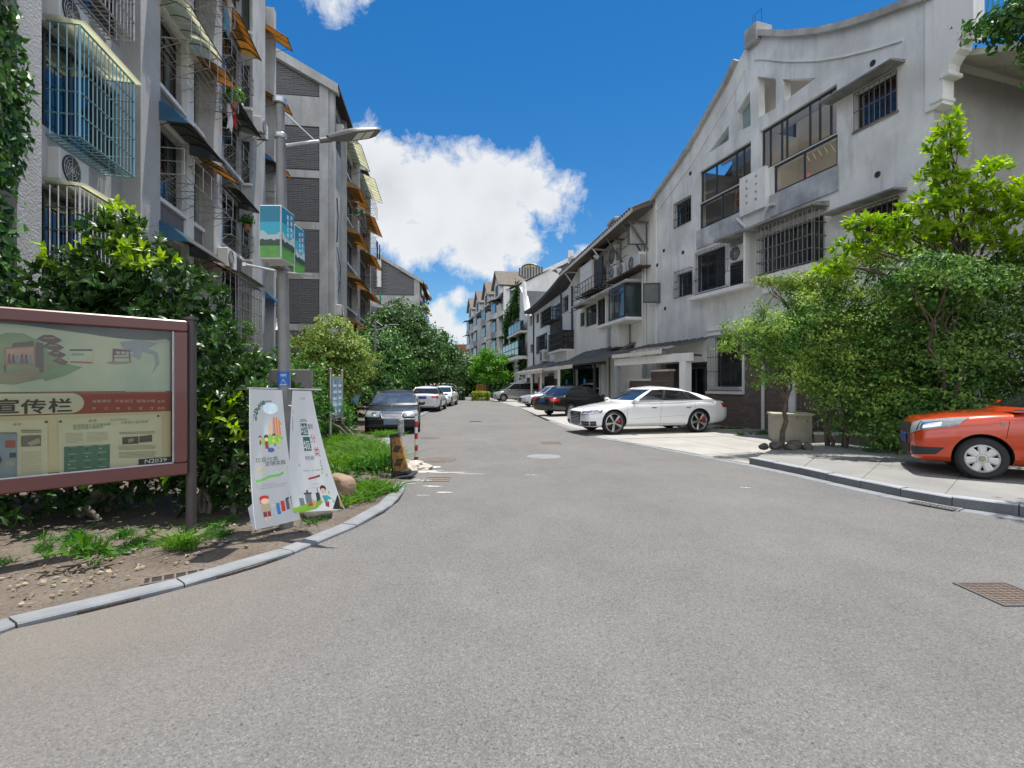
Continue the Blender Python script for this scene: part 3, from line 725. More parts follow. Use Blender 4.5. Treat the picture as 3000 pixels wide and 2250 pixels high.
# satellite dish on the end of the block
p = MB(Matrix.Translation((A.len+.12, -.35, 4.1)) @ Matrix.Rotation(R(-60), 4, 'Z') @ Matrix.Rotation(R(62), 4, 'X'))
p.lathe([(0, 0), (.12, .012), (.22, .045), (.30, .09), (.305, .085), (.22, .035), (.12, .002)], 20); dh = p.build('satellite_dish', M_PLASTIC, AR, smooth=True)
b = MB(); b.tube([(A.len-.1, -.3, 4.0), (A.len+.12, -.35, 4.1), (A.len+.3, -.6, 4.05)], .012, 5); b.build('dish_arm', M_STEEL, dh)
# drain pipe
b = MB(); b.tube([(xp[651]+.06, -.12, 0), (xp[651]+.06, -.12, H1)], .05, 8); b.build('drain_pipe', M_PLASTIC, AR)
# a tiled parapet on top
# planters and laundry
def wl(bd, x, y, z): return bd.M @ Vector((x, y, z))
cloth('white shirt beside a red cloth drying under an orange awning', '#d8d8dc', wl(A, mods[2][1]+.3, -.7, .62+FS*3+1.1), .35, .75, A.th)
cloth('red cloth hung beside the white shirt below an orange awning', '#b01c1c', wl(A, mods[2][1]+.62, -.7, .62+FS*3+1.1), .22, .5, A.th, 3)
cloth('tall cream towel drying high on the near block', '#c9b9a8', wl(A, mods[2][1]+.25, -.7, .62+FS*4+1.9), .3, 1.3, A.th, 2)
cloth('pale teal cloth below the tall cream towel', '#6f9aa8', wl(A, mods[2][1]-.2, -.75, .62+FS*4+.9), .5, .7, A.th, 5)
for i, (cx, cl, lb) in enumerate(((0, '#c23a2a', 'red cloth'), (.35, '#1f3f78', 'dark blue trousers'), (.75, '#c98a2e', 'yellow and orange cloth'), (1.1, '#c8ccd2', 'pale grey sheet'))):
    cloth(lb+' drying low on the near block just above the bushes', cl, wl(A, mods[1][1]-.9+cx, -.95, 3.2), .32, [.9, 1.1, .6, .8][i], A.th, i)
M_POT = mat('terracotta', (.25, .10, .06), .8)
def potted(label, p, r=.22, seed=1, n=160, m=None, size=.09):
    t = thing('potted_plant', label, 'plant', p, 0, 'potted plants on the window racks')
    b = MB(); b.lathe([(0, 0), (.09, 0), (.12, .18), (.105, .18), (.09, .15), (0, .15)], 10); b.build('pot', M_POT, t)
    leaf_clump(t, (0, 0, .22+r*.5), (r, r, r*.8), n, size, m or M_LF_POT, seed=seed); return t
potted('trailing green plant on the upper steel rack of the near block', wl(A, mods[2][1]-.15, -.95, .62+FS*3+.78), .3, 3)
potted('dark leafy plant under the grey awning beside the wide pillar', wl(A, mods[3][1]-.9, -.5, .62+FS*2+.75), .25, 4)
potted('bushy plant on the low balcony rack right above the hedge', wl(A, mods[3][0]+.7, -.7, 2.98), .38, 5, 300)
potted('small red flowered plant on the topmost rack', wl(A, mods[1][0]+.5, -.85, .62+FS*4+.55), .28, 6, 150, leafmat('red_flower', '#a8443a', '#5a7a34'))

# ---- second and third blocks: gable walls of dark brick towards the viewer
def gable_block(label, P0, P1, W, eave, ridge, bands, pier_w, strip=None, limit=300, centre=None, blank=3.7, vis=4.5, group=None, bw=.42, bh=.085):
    D = Bld('apartment_building', label, 'apartment building', P0, P1, group); r = D.root
    T = Matrix.Translation((0, W, 0)) @ Matrix.Rotation(R(-90), 4, 'Z')
    b = MB(T); b.prism([(0, 0), (W, 0), (W, eave), (W/2, ridge), (0, eave)], 0, .3); b.box(0, W, .3, .31, 0, .1); b.build('gable_wall', M_GBACK, r)
    # brick panels between white bands, only as far in as can be seen
    gp = ob('gable_brickwork', None, r); 
    gp.location = (0, W, 0); gp.rotation_euler = (0, 0, R(-90))
    def roofz(x): return ridge-(abs(x-W/2))*(ridge-eave)/(W/2)
    x0 = W-vis; x1 = W-pier_w
    ins = lambda x, z, hw, hh: z+hh < roofz(x)-.45 and not any(za-.01 < z+hh and z-hh < zb+.01 for za, zb in bands) and not (centre and abs(x-W/2) < centre/2+hw)
    bricks(gp, x0, x1, .3, ridge, 0, bw, bh, .012, M_GBRICK, inside=ins, limit=limit, d=.035, rough=.012, seed=int(W*7))
    for za, zb in bands:
        b = MB(T); b.box(0, W-pier_w+.01, -.07, .0, za, zb); b.build('white_band', M_AW, r)
    b = MB(T); b.box(W-pier_w, W, -.10, .0, 0, eave-.02); b.build('corner_pier', M_AW, r)
    if centre: b = MB(T); b.box(W/2-centre/2, W/2+centre/2, -.12, 0, ridge-4.6, ridge+.6); b.build('centre_pier', M_WHITE, r)
    # verge boards and the tiled roof
    b = MB(T)
    for sx in (-1, 1):
        xa = W/2; xb = W/2+sx*(W/2+.55); za = ridge+.15; zb = roofz(xb)+.15
        b.add([(xa, -.35, za), (xb, -.35, zb), (xb, -.35, zb-.5), (xa, -.35, za-.5), (xa, .05, za), (xb, .05, zb), (xb, .05, zb-.5), (xa, .05, za-.5)], [(0,1,2,3),(4,7,6,5),(0,4,5,1),(3,2,6,7),(1,5,6,2)])
    b.build('verge_board', M_AW, r)
    L = D.len; b = MB()
    for sy in (-1, 1):
        yb = W/2-sy*(W/2+.6); zb = ridge+.1-(W/2+.6)*(ridge-eave)/(W/2)
        b.add([(-.34, W/2, ridge+.1), (L+.3, W/2, ridge+.1), (L+.3, yb, zb), (-.34, yb, zb), (-.34, W/2, ridge-.05), (L+.3, W/2, ridge-.05), (L+.3, yb, zb-.15), (-.34, yb, zb-.15)], [(0,1,2,3),(7,6,5,4),(3,2,6,7),(1,5,6,2)])
    b.build('roof', M_SLATE, r)
    return D
bands2 = [(15.6, 17.2), (12.8, 13.2), (10.0, 10.4), (7.3, 7.65), (4.5, 4.85)]
Bk = gable_block('second apartment block with dark brick gable, white corner pier and orange awnings', (-10.02, 28.0), (-12.05, 42.6), 12.5, 18.0, 21.3, bands2, .47, vis=4.2)
BRt = Bk.root
blank = 3.7; bays = [(blank+.02, 7.9), (9.0, 14.2)]
hol = []; ww = []
for k, (a, c) in enumerate(bays):
    for n in range(6):
        s = .9+2.8*n; hol.append([(a+.15, s), (c-.15, s), (c-.15, s+1.75), (a+.15, s+1.75)]); ww.append((k, n, a+.15, c-.15, s))
b = MB(); b.holes([(0, 0), (Bk.len, 0), (Bk.len, 18), (0, 18)], hol, .0, .3, .3); b.build('wall', M_AW, BRt)
for a, c in ((.0, .32), (blank-.1, blank+.12), (7.9, 9.0), (14.2, Bk.len)):
    b = MB(); b.box(a, c, -.3, -.002, 0, 18); b.build('pillar', M_AW, BRt)
for (k, n, a, c, s) in ww:
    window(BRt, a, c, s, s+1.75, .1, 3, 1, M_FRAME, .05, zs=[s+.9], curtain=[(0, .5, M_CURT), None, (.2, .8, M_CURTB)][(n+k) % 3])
    l = MB(); l.box(a-.1, c+.1, -.25, .05, s-.12, s); l.build('window_ledge', M_WHITE, BRt)
    if n: 
        l = MB(); l.box(a-.08, c+.08, -.14, .0, s-.95, s-.13); l.build('spandrel', M_GBRICK, BRt)
    big = n >= 4 and k == 0
    awning(BRt, a-.05, c+.1, s+1.95+.2, 1.15 if k == 0 else 1.3, .55, (M_CREAMP if n > 4 else M_ORANGE) if not (k == 1 and n == 1) else M_GREYP, .6, .12, flat=(k == 1))
    if (k, n) in ((1, 3), (1, 2), (1, 4), (0, 4), (1, 1), (1, 5)): rack(BRt, a+.3, c-.2, s+.15, s+1.0, .95, M_BLACK if n == 3 else M_STEEL, 3, 6)
ac_unit(BRt, 1.6, 5.6, 0, .75, .6, .3); ac_unit(BRt, 1.5, 16.0, 0, .8, .6, .4)
b = MB(); b.box(.9, 3.3, -.02, .0, 15.4, 17.3); b.build('recess_panel', M_GBACK, BRt)
b = MB(); b.tube([(2.0, -.05, 12.5), (2.15, -.08, 11.4), (2.0, -.05, 9.9)], .035, 5); b.tube([(1.9, -.05, 9.6), (2.9, -.08, 8.6), (3.0, -.05, 7.9), (2.4, -.05, 7.0)], .022, 5); b.tube([(2.95, -.05, 8.4), (2.5, -.1, 7.7), (2.4, -.05, 7.1)], .018, 5); b.build('loose_cable', M_DARKP, BRt)
cloth('dark teal shorts hung far out from the second block', '#12292c', wl(Bk, 10.4, -1.35, 12.3), .75, 1.3, Bk.th, 2)
cloth('second dark cloth beside the teal shorts on the second block', '#18333a', wl(Bk, 11.3, -1.4, 12.3), .5, 1.1, Bk.th, 4)
cloth('beige shirt hanging from the first bay of the second block', '#cbbf9f', wl(Bk, 5.2, -.75, 7.6), .6, 1.1, Bk.th, 5)
cloth('bright green cloth drying at the far end of the second block', '#0f9a74', wl(Bk, 13.2, -1.25, 9.0), .7, .9, Bk.th, 6)
cloth('red cloth drying low on the second block', '#a8242c', wl(Bk, 12.4, -1.2, 6.9), .5, .8, Bk.th, 7)
cloth('long white sheet hanging low on the second block', '#d6d8d6', wl(Bk, 12.0, -1.25, 6.6), .9, 2.2, Bk.th, 8)
potted('round bushy plant on a balcony rack high on the second block', wl(Bk, 5.3, -.8, .9+2.8*4+.2), .35, 9, 200, None, .1)
bands3 = [(12.7, 14.5), (9.6, 9.9), (6.8, 7.1), (4.0, 4.3)]
Cb = gable_block('third apartment block far down the street with pointed dark brick gable', (-13.55, 75.0), (-15.2, 92), 11.6, 16.9, 20.3, bands3, .75, limit=120, centre=.62, vis=11.6, bw=.9, bh=.22)
r3 = Cb.root; T3 = Matrix.Translation((0, 11.6, 0)) @ Matrix.Rotation(R(-90), 4, 'Z')
b = MB(); b.box(0, Cb.len, 0, .3, 0, 17); b.build('wall', M_WHITE, r3)
for n in range(1, 6):
    for k in range(3):
        a = .8+k*5.2; b = MB(); b.box(a, a+3.6, -.25, -.02, .9+2.8*n, 2.5+2.8*n); wd = b.build('window', M_FRAME, r3); b = MB(); b.box(a+.1, a+3.5, -.27, -.251, 1.0+2.8*n, 2.4+2.8*n); b.build('pane', GLG, wd)
        awning(r3, a-.1, a+3.7, 2.8+2.8*n, 1.0, .5, M_ORANGE if (n+k) % 2 else M_CREAMP, 1.2, .1, flat=True)
b = MB(T3); b.box(3.1, 5.3, -.16, -.08, 10.3, 11.9); wd = b.build('window', M_FRAME, r3); b = MB(T3); b.box(3.25, 4.15, -.17, -.161, 10.45, 11.75); b.box(4.25, 5.15, -.17, -.161, 10.45, 11.75); b.build('pane', mat('pale_pane', (.25, .33, .38), .1), wd)
b = MB(T3); b.box(2.7, 5.9, -.9, -.05, 12.0, 12.12); b.build('canopy', M_ORANGE, r3)
b = MB(T3); b.box(0, 5.6, -.09, -.05, 9.8, 12.8); b.build('grey_render', mat('grey_render', (.17, .17, .18), .9, var=.3, streak=.3), r3)
# ------------------------------------------------------------------ terrace at the right: the gable house
def iron(P, x0, x1, z0, z1, y=0, **k): return grille(P, x0, x1, z0, z1, y-.03, 0, **k)
E = Bld('gable_house', 'big pale grey gable house with a swept roofline and two wide glazed balconies', 'house', (6.63, 24.2), (10.75, 11.02))
er = E.root
def c2(x, y): return (1900+x/2.011, y/2.011)
def c3(x, y): return (1900+x/2.2115, 500+y/2.2115)
def q(f, tl, tr, bl, brr, off=0):      # four picture corners -> x0, x1, z0, z1 on the facade
    p = [E.at(*f(*t), off) for t in (tl, tr, bl, brr)]
    return ((p[0][0]+p[2][0])/2, (p[1][0]+p[3][0])/2, (p[2][1]+p[3][1])/2, (p[0][1]+p[1][1])/2)
def pl(f, pts, off=0): return [E.at(*f(*t), off) for t in pts]
xr = E.xs(2735)                                        # right corner of the wall proper
pk = E.at(2187, 100)[0]
left = [E.at(*p) for p in [(1913, 592), (1965, 520), (2020, 440), (2064, 362), (2099, 300), (2134, 240), (2163, 178)]]
right = [E.at(*p) for p in [(2240, 104), (2308, 107), (2397, 100), (2472, 84), (2567, 55), (2646, 26), (2745, -8)]]
top = left+[E.at(2185, 140), E.at(2190, 98), E.at(2213, 84), E.at(2238, 86)]+right+[(xr, E.at(2745, -8)[1]-.1)]
W1 = q(c2, (1213, 560), (1465, 410), (1215, 780), (1467, 650)); W1b = (W1[0]+.05, W1[1]+.05, W1[2]-3.3, W1[3]-3.3)
G1u = q(c2, (655, 780), (1107, 487), (660, 975), (1110, 742)); G1l = q(c2, (735, 990), (1113, 775), (738, 1145), (1115, 970))
G1u = (G1u[0], G1u[1], G1l[3]+.03, G1u[3])
G2u = q(c2, (295, 1025), (603, 820), (305, 1195), (603, 1018)); G2l = q(c2, (300, 1200), (550, 1085), (303, 1355), (550, 1243))
G2u = (G2u[0], G2u[1], G2l[3]+.03, G2u[3])
SW = q(c2, (150, 1210), (250, 1150), (155, 1345), (252, 1300))
tri = pl(c2, [(350, 905), (472, 740), (472, 825)]); o1 = pl(c2, [(520, 660), (597, 535), (602, 740), (523, 778)])
o2 = pl(c2, [(640, 450), (750, 463), (750, 637), (648, 692)]); o3 = pl(c2, [(790, 467), (985, 460), (800, 597)])
sw2 = q(c3, (180, 680), (283, 637), (183, 825), (284, 795)); bw2 = q(c3, (300, 560), (495, 470), (305, 800), (498, 735))
case = q(c3, (2, 755), (76, 722), (4, 880), (78, 852)); gw = q(c3, (425, 1085), (600, 1058), (432, 1400), (610, 1400))
niche = q(c3, (528, 450), (688, 385), (530, 765), (690, 700)); bay = q(c3, (700, 375), (1025, 250), (706, 692), (1035, 575), .55)
bayr = E.xs(c3(1155, 0)[0])
def rect(t): return [(t[0], t[2]), (t[1], t[2]), (t[1], t[3]), (t[0], t[3])]
doorz = (E.xs(1935), E.xs(2072))
hl = [rect(t) for t in (W1, W1b, G1u, G1l, G2u, G2l, SW, sw2, bw2, case, gw, niche)]+[tri, o1, o2, o3, [(doorz[0], .05), (doorz[1], .05), (doorz[1], 2.5), (doorz[0], 2.5)]]
bayw = (E.xs(c3(725, 0)[0]), bayr-.12, bay[2]+.1, bay[3]-.1); hl.append(rect(bayw))
b = MB(); b.holes([(0, 0), (xr, 0)]+[(xr, E.at(2745, -8)[1]-.1)]+list(reversed(top[:-1])), hl, 0, .3, .3); b.build('wall', mat('gable_render', (.77, .765, .75), .88, vscale=.6, col2=(.56, .557, .55), streak=.55, bump=.25, bscale=35), er)
# side wall beyond the corner, and the roof behind
zE = E.at(2745, -8)[1]
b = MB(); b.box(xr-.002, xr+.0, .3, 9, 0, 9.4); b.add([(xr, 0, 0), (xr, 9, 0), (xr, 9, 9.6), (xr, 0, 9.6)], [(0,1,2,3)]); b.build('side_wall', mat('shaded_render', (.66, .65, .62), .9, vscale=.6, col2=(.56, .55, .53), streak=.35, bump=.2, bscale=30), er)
wing = [E.at(*p) for p in [(2715, 8), (2856, -60), (2857, 112), (2822, 116), (2820, 142), (2803, 158), (2786, 186), (2781, 218), (2768, 228), (2766, 303), (2737, 322), (2715, 330)]]
b = MB(); b.prism(list(reversed(wing)), -.06, .32); b.build('wing_wall', M_WHITE, er)
for (y0, x0, x1) in ((112, 2815, 2862), (228, 2760, 2792), (303, 2732, 2770)):
    a = E.at(x0, y0); c = E.at(x1, y0); b = MB(); b.bev(a[0], c[0], -.1, .36, a[1]-.06, a[1]+.05, .02); b.build('corbel', M_WHITE2, er)
# coping along the swept roofline
def band(path, w0, w1, y0, y1, name, m, P=er):
    n = len(path); b = MB(); v = []
    for i, p in enumerate(path):
        d = (Vector(path[min(i+1, n-1)])-Vector(path[max(i-1, 0)])).normalized(); nn = Vector((-d.y, d.x)); a = Vector(p)+nn*w0; c = Vector(p)+nn*w1
        v += [(a.x, y0, a.y), (c.x, y0, c.y), (c.x, y1, c.y), (a.x, y1, a.y)]
    f = [(0,1,2,3)]+[tuple(range((n-1)*4+3, (n-1)*4-1, -1))]
    for i in range(n-1):
        for k in range(4): f.append((i*4+k, i*4+4+k, i*4+4+(k+1) % 4, i*4+(k+1) % 4))
    b.add(v, f); return b.build(name, m, P)
M_COP = mat('weathered_coping', (.50, .49, .46), .9, col2=(.26, .255, .25), vscale=1.3, streak=.4)
band(left, -.02, .14, -.16, .36, 'coping', M_COP); band([E.at(2213, 106)]+right, -.02, .16, -.16, .36, 'coping', M_COP)
band([Vector(p)-Vector((-.35, .55)) for p in left], -.03, .03, -.05, .0, 'moulding', M_WHITE2)
band([Vector(p)-Vector((0, .80)) for p in [E.at(2213, 106)]+right[:-1]], -.03, .03, -.05, .0, 'moulding', M_WHITE2)
a = E.at(2212, 88); b = MB(); b.bev(a[0]-.32, a[0]+.28, -.2, .5, a[1]-.55, a[1]+.12, .04); b.build('finial_block', M_COP, er)
b = MB(); b.tube([(a[0], 0, a[1]+.1), (a[0], 0, a[1]+.55), (a[0]+.3, 0, a[1]+.55), (a[0]+.3, 0, a[1]+.1)], .012, 4); b.tube([(a[0]-.1, 0, a[1]+.1), (a[0]-.1, 0, a[1]+.6)], .01, 4)
rp = [E.at(x, y) for x, y in [(2245, 92), (2310, 96), (2370, 92), (2440, 82), (2535, 58)]]
b.tube([(p[0], .1, p[1]+.05) for p in rp], .012, 4)
for p in rp: b.tube([(p[0], .1, p[1]-.15), (p[0], .1, p[1]+.05)], .008, 4)
b.build('lightning_rod', M_BLACK, er)
# rear roof mass
b = MB(); zl = left[0][1]; zr_ = 9.6
b.add([(0, 2.2, 9.3), (pk, 2.2, a[1]-.7), (xr, 2.2, 9.5), (0, 9, 9.3), (pk, 9, a[1]-.7), (xr, 9, 9.5)], [(0,1,4,3),(1,2,5,4)]); b.build('roof', M_SLATE, er)
# right eave over the side wall: tiled, with a timber underside
b = MB(); b.add([(xr-.3, .33, 9.9), (xr+1.6, .33, 9.0), (xr+1.6, 9, 9.0), (xr-.3, 9, 9.9), (xr-.3, .33, 9.75), (xr+1.6, .33, 8.85), (xr+1.6, 9, 8.85), (xr-.3, 9, 9.75)], [(0,1,2,3),(7,6,5,4),(0,4,5,1),(1,5,6,2)]); ev = b.build('eave', mat('soffit_plaster', (.50, .48, .42), .9, var=.35, vscale=1.2), er)
tl = MB().lathe([(.07, 0), (.07, .5), (.05, .5), (.05, 0)], 8, close=True).mesh('roof_tile', M_SLATE)
for i in range(14):
    o = ob('roof_tile', tl, ev, (xr+1.62, .5+i*.3, 8.98)); o.rotation_euler = (0, R(-64), 0)
# teal roof railing
b = MB(); M_TEAL = mat('teal_painted_steel', (.02, .20, .22), .5)
x0, x1 = E.xs(2570), E.xs(2900); z0 = E.at(2570, 55)[1]-.2
b.tube([(x0, 1.0, z0-.3), (x0, 1.0, z0+2.2)], .09, 6)
for i in range(24):
    x = x0+(x1-x0)*i/23; b.tube([(x, 1.0, z0-1.2), (x+.25, 1.0, z0+1.5)], .022, 4)
b.tube([(x0, 1.0, z0+.35), (x1, 1.0, z0+.35)], .03, 4); b.tube([(x0, 1.0, z0+1.4), (x1, 1.0, z0+1.4)], .03, 4); b.tube([(x0, 1.0, z0+.2), (x0+2.2, 1.0, z0+1.2)], .03, 4)
b.build('roof_railing', M_TEAL, er)
# barred windows with thin canopies
M_CNP = mat('canopy_concrete', (.33, .32, .30), .9, col2=(.13, .125, .12), vscale=2, streak=.4)
for i, t in enumerate((W1, W1b)):
    window(er, t[0]+.01, t[1]-.01, t[2]+.01, t[3]-.01, .14, 3, 1, M_FRAME, .05, curtain=(.5 if i == 0 else .1, 1, M_CURTR))
    iron(er, t[0], t[1], t[2], t[3], 0, sx=.155, sz=.46, r=.013, m=mat('brown_bars', (.13, .10, .09), .6))
    b = MB(); b.add([(t[0]-.75, 0, t[3]+.16), (t[1]+.2, 0, t[3]+.16), (t[1]+.2, -.5, t[3]+.10), (t[0]-.75, -.5, t[3]+.10), (t[0]-.75, 0, t[3]+.08), (t[1]+.2, 0, t[3]+.08), (t[1]+.2, -.5, t[3]+.06), (t[0]-.75, -.5, t[3]+.06)], [(0,1,2,3),(7,6,5,4),(2,1,5,6),(3,2,6,7),(0,3,7,4)]); b.build('window_canopy', M_CNP, er)
    b = MB(); b.box(t[0]-.05, t[1]+.05, -.04, .0, t[2]-.05, t[2]); b.build('window_sill', M_CNP, er)
iron(er, *SW, 0, sx=.14, sz=.35, r=.012); window(er, SW[0]+.01, SW[1]-.01, SW[2]+.01, SW[3]-.01, .14, 2)
# the two glazed balconies: pale rooms behind clear glass
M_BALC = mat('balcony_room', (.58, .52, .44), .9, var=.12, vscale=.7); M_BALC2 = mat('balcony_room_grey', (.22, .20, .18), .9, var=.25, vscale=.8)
def balcony(up, lo, mr, ups, los, lbl):
    rb = MB(); D = 1.7; a, c = up[0], up[1]; z0, z1 = lo[2]-.02, up[3]+.02
    rb.box(a-.1, c+.1, D, D+.1, z0-.1, z1+1.15); rb.box(a-.1, c+.1, .31, D, z0-.1, z0-.02); rb.box(a-.1, a-.02, .31, D, z0, z1); rb.box(c+.02, c+.1, .31, D, z0, z1)
    rb.build('balcony_room', mr, er)
    window(er, up[0]+.01, up[1]-.01, up[2]+.01, up[3]-.01, .10, 1, 1, M_FRAME, .07, room=False, splits=ups, g=GLC, label=lbl)
    window(er, lo[0]+.01, lo[1]-.01, lo[2]+.01, lo[3]-.01, .04, 1, 1, M_FRAME, .06, room=False, splits=los, g=GLC)
X = lambda f, x: E.xs(f(x, 0)[0])
balcony(G1u, G1l, M_BALC, [X(c2, v) for v in (703, 770, 800, 935, 993, 1058)], [X(c2, 912)], 'upper balcony glazing')
balcony(G2u, G2l, M_BALC2, [X(c2, v) for v in (388, 505, 548)], [X(c2, 430)], None)
for t in (G1l, G2l):
    b = MB(); b.box(t[0]-.15, t[1]+.05, -.05, .0, t[2]-.75, t[2]-.02); b.build('balcony_parapet', mat('stained_parapet', (.55, .56, .58), .9, col2=(.28, .29, .31), vscale=1.2, streak=.6), er)
def wthing(name, label, cat, x, y, z, group=None): return thing(name, label, cat, E.M @ Vector((x, y, z)), E.th, group)
t = wthing('step_ladder', 'pale wooden step ladder standing inside the left glazed balcony', 'ladder', X(c2, 430), .75, G2l[2]-.02)
for s in (-1, 1):
    b = MB(); b.tube([(s*.22, 0, 0), (s*.14, .15, 2.1)], .03, 4); b.build('rail', mat('ladder_wood', (.45, .34, .20), .7), t)
for i in range(6): b = MB(); z = .3+i*.32; b.box(-.20, .20, .02+z*.07-.03, .02+z*.07+.03, z-.012, z+.012); b.build('rung', MATS['ladder_wood'], t)
b = MB(); b.lathe([(0, 0), (.30, .02), (.34, .13), (.32, .13), (.28, .05), (0, .04)], 18); b.build('basin', mat('red_plastic', (.55, .03, .02), .4), None, smooth=True, loc=E.M @ Vector((X(c2, 500), .55, G2l[2]+.45)), label='red plastic basin behind the glass of the left balcony', cat='basin')
b = MB(); b.bev(-.35, .35, -.2, .2, 0, .46, .02); b.build('storage_box', mat('grey_box', (.2, .22, .24), .7), None, loc=E.M @ Vector((X(c2, 500), .58, G2l[2]-.02)), rz=E.th, label='grey storage box under the red basin behind balcony glass', cat='box')
cloth('pink towel hung behind the right glazed balcony', '#d98fa0', E.M @ Vector((X(c2, 780), 1.1, G1l[3]-.25)), .42, .55, E.th, 3, group='laundry behind the balcony glass')
cloth('red cloth hung near the right end of the glazed balcony', '#c4365a', E.M @ Vector((X(c2, 985), 1.1, G1l[3]-.28)), .2, .32, E.th, 5, group='laundry behind the balcony glass')
t = wthing('clothes_airer', 'folding wooden clothes airer behind the upper balcony glass', 'clothes airer', X(c2, 865), .9, G1l[3]-.1)
for i in range(5): b = MB(); b.tube([(-.5+i*.22, 0, 0), (-.4+i*.22, .0, .36), (-.22+i*.22, 0, .04)], .014, 4); b.build('slat', MATS['ladder_wood'], t)
pp = [p for p in top if G1u[0]-3.2 < p[0] < G1u[1]+.2]; b = MB(); b.prism([(pp[0][0], G1u[3]+.1), (pp[-1][0], G1u[3]+.1)]+[(p[0], p[1]-.45) for p in reversed(pp)], .8, .9); b.build('attic_back_wall', M_BALC, er)
# odd shaped light openings with pale glass behind
for i, pgn in enumerate((tri, o1)):
    b = MB(); b.prism(list(reversed(pgn)), .27, .28); b.build('light_opening', mat('opening_back', (.62, .56, .48), .8) if i > 1 else mat('opening_glass', (.25, .33, .33), .1), er)
# pierced panel
Pn = q(c2, (553, 1075), (702, 962), (556, 1280), (708, 1217)); b = MB()
hs = []
for i, px in enumerate((595, 650)):
    for j in range(4):
        cx, cz = E.at(*c2(px, (1072 if i == 0 else 1042)+j*(42.5 if i == 0 else 45))); hs.append([(cx-.045, cz-.045), (cx+.045, cz-.045), (cx+.045, cz+.045), (cx-.045, cz+.045)])
b.holes(rect(Pn), hs, -.14, .13, .14); b.build('pierced_panel', M_WHITE, er)
for h_ in hs: b = MB(); b.prism(list(reversed(h_)), -.03, -.004); b.build('panel_hole', M_BLACK, er)
# vent holes
for f, x, y in ((c2, 1322, 372), (c2, 1350, 1028), (c2, 247, 1022), (c3, 100, 518), (c3, 224, 530), (c3, 57, 612), (c3, 108, 893)):
    cx, cz = E.at(*f(x, y)); b = MB(Matrix.Translation((cx, -.012, cz)) @ Matrix.Rotation(R(90), 4, 'X')); b.lathe([(0, .0), (.06, .0), (.075, .01), (.085, .0), (.085, -.012)], 14); b.build('vent_hole', M_DARKP, er)
# iron-barred bay, niche with air conditioner, wide caged bay
window(er, bw2[0]+.01, bw2[1]-.01, bw2[2]+.01, bw2[3]-.01, .14, 3, 1, M_FRAME, .05); window(er, sw2[0]+.01, sw2[1]-.01, sw2[2]+.01, sw2[3]-.01, .14, 2)
bc = q(c3, (285, 540), (503, 455), (300, 820), (508, 745), .15)
belly_grille(er, bc[0], bc[1], bc[2], bc[3], 0, belly=.22); belly_grille(er, sw2[0]-.05, sw2[1]+.05, sw2[2]-.05, sw2[3]+.1, 0, belly=.05)
b = MB(); b.bev(bc[0]-.05, X(c3, 700), -.38, .0, bc[2]-.22, bc[2]-.05, .03); b.build('bay_slab', M_WHITE, er)
M_CAGE = mat('grey_steel_bars', (.15, .145, .14), .5, metal=.3)
bx0, bx1 = bay[0], bayr
b = MB(); b.bev(bx0-.02, bx1+.02, -.55, .0, bay[2]-.28, bay[2]-.04, .02); b.box(bx0+.0, X(c3, 900), -.35, .0, bay[2]-.6, bay[2]-.282); b.build('bay_slab', M_WHITE, er)
window(er, bayw[0]+.01, bayw[1]-.01, bayw[2]+.01, bayw[3]-.01, .12, 4, 1, M_FRAME, .05, curtain=(.1, .95, M_CURT))
grille(er, bx0, bx1-.02, bay[2], bay[3], 0, .55, .16, .42, .015, M_CAGE)
b = MB(); b.add([(niche[0]-.08, 0, bay[3]+.22), (bx1+.1, 0, bay[3]+.22), (bx1+.1, -.68, bay[3]+.12), (niche[0]-.08, -.68, bay[3]+.12), (niche[0]-.08, 0, bay[3]+.06), (bx1+.1, 0, bay[3]+.06), (bx1+.1, -.68, bay[3]+.04), (niche[0]-.08, -.68, bay[3]+.04)], [(0,1,2,3),(7,6,5,4),(2,1,5,6),(3,2,6,7),(0,3,7,4)]); b.build('bay_roof', M_CNP, er)
nb = MB(); nb.box(niche[0], niche[1], .3, .32, niche[2], niche[3]); nb.build('niche_back', M_WHITE, er)
zl_ = niche[2]+(niche[3]-niche[2])*.45
louvres(er, niche[0]+.02, niche[1]-.02, niche[2], zl_, -.02, M_FRAME, .09, 2)
ac_unit(er, niche[0]+.1, zl_+.06, .25, min(.82, niche[1]-niche[0]-.2), .58, .3, bracket=False)
b = MB(); b.box(niche[1]-.0, niche[1]+.09, -.5, .0, niche[2]-.1, bay[3]+.06); b.build('bay_post', M_WHITE, er)
# casement standing open
window(er, case[0]+.01, case[1]-.01, case[2]+.01, case[3]-.01, .14, 1)
w_ = window(er, 0, (case[1]-case[0])*.8, case[2], case[3], 0, 1, 1, M_FRAME, .06, room=False, g=M_GREYP); w_.location = (case[1]-.02, -.02, 0); w_.rotation_euler = (0, 0, R(-115))
# bent white pipes
pts = lambda L: [(E.at(*c3(x, y), .12)[0], -.12, E.at(*c3(x, y), .12)[1]) for x, y in L]
b = MB(); b.tube(pts([(572, 312), (632, 372), (742, 330), (745, 292), (768, 240), (790, 222), (818, 216)]), .052, 10); b.build('drain_pipe', M_PLASTIC, er, smooth=True)
px_ = X(c3, 757); b = MB(); b.tube([(px_, -.1, 0), (px_, -.1, E.at(*c3(757, 1000))[1]), (px_+.15, -.1, E.at(*c3(757, 860))[1]), (px_+.5, -.1, E.at(*c3(757, 800))[1])], .062, 10); b.build('drain_pipe', M_PLASTIC, er, smooth=True)
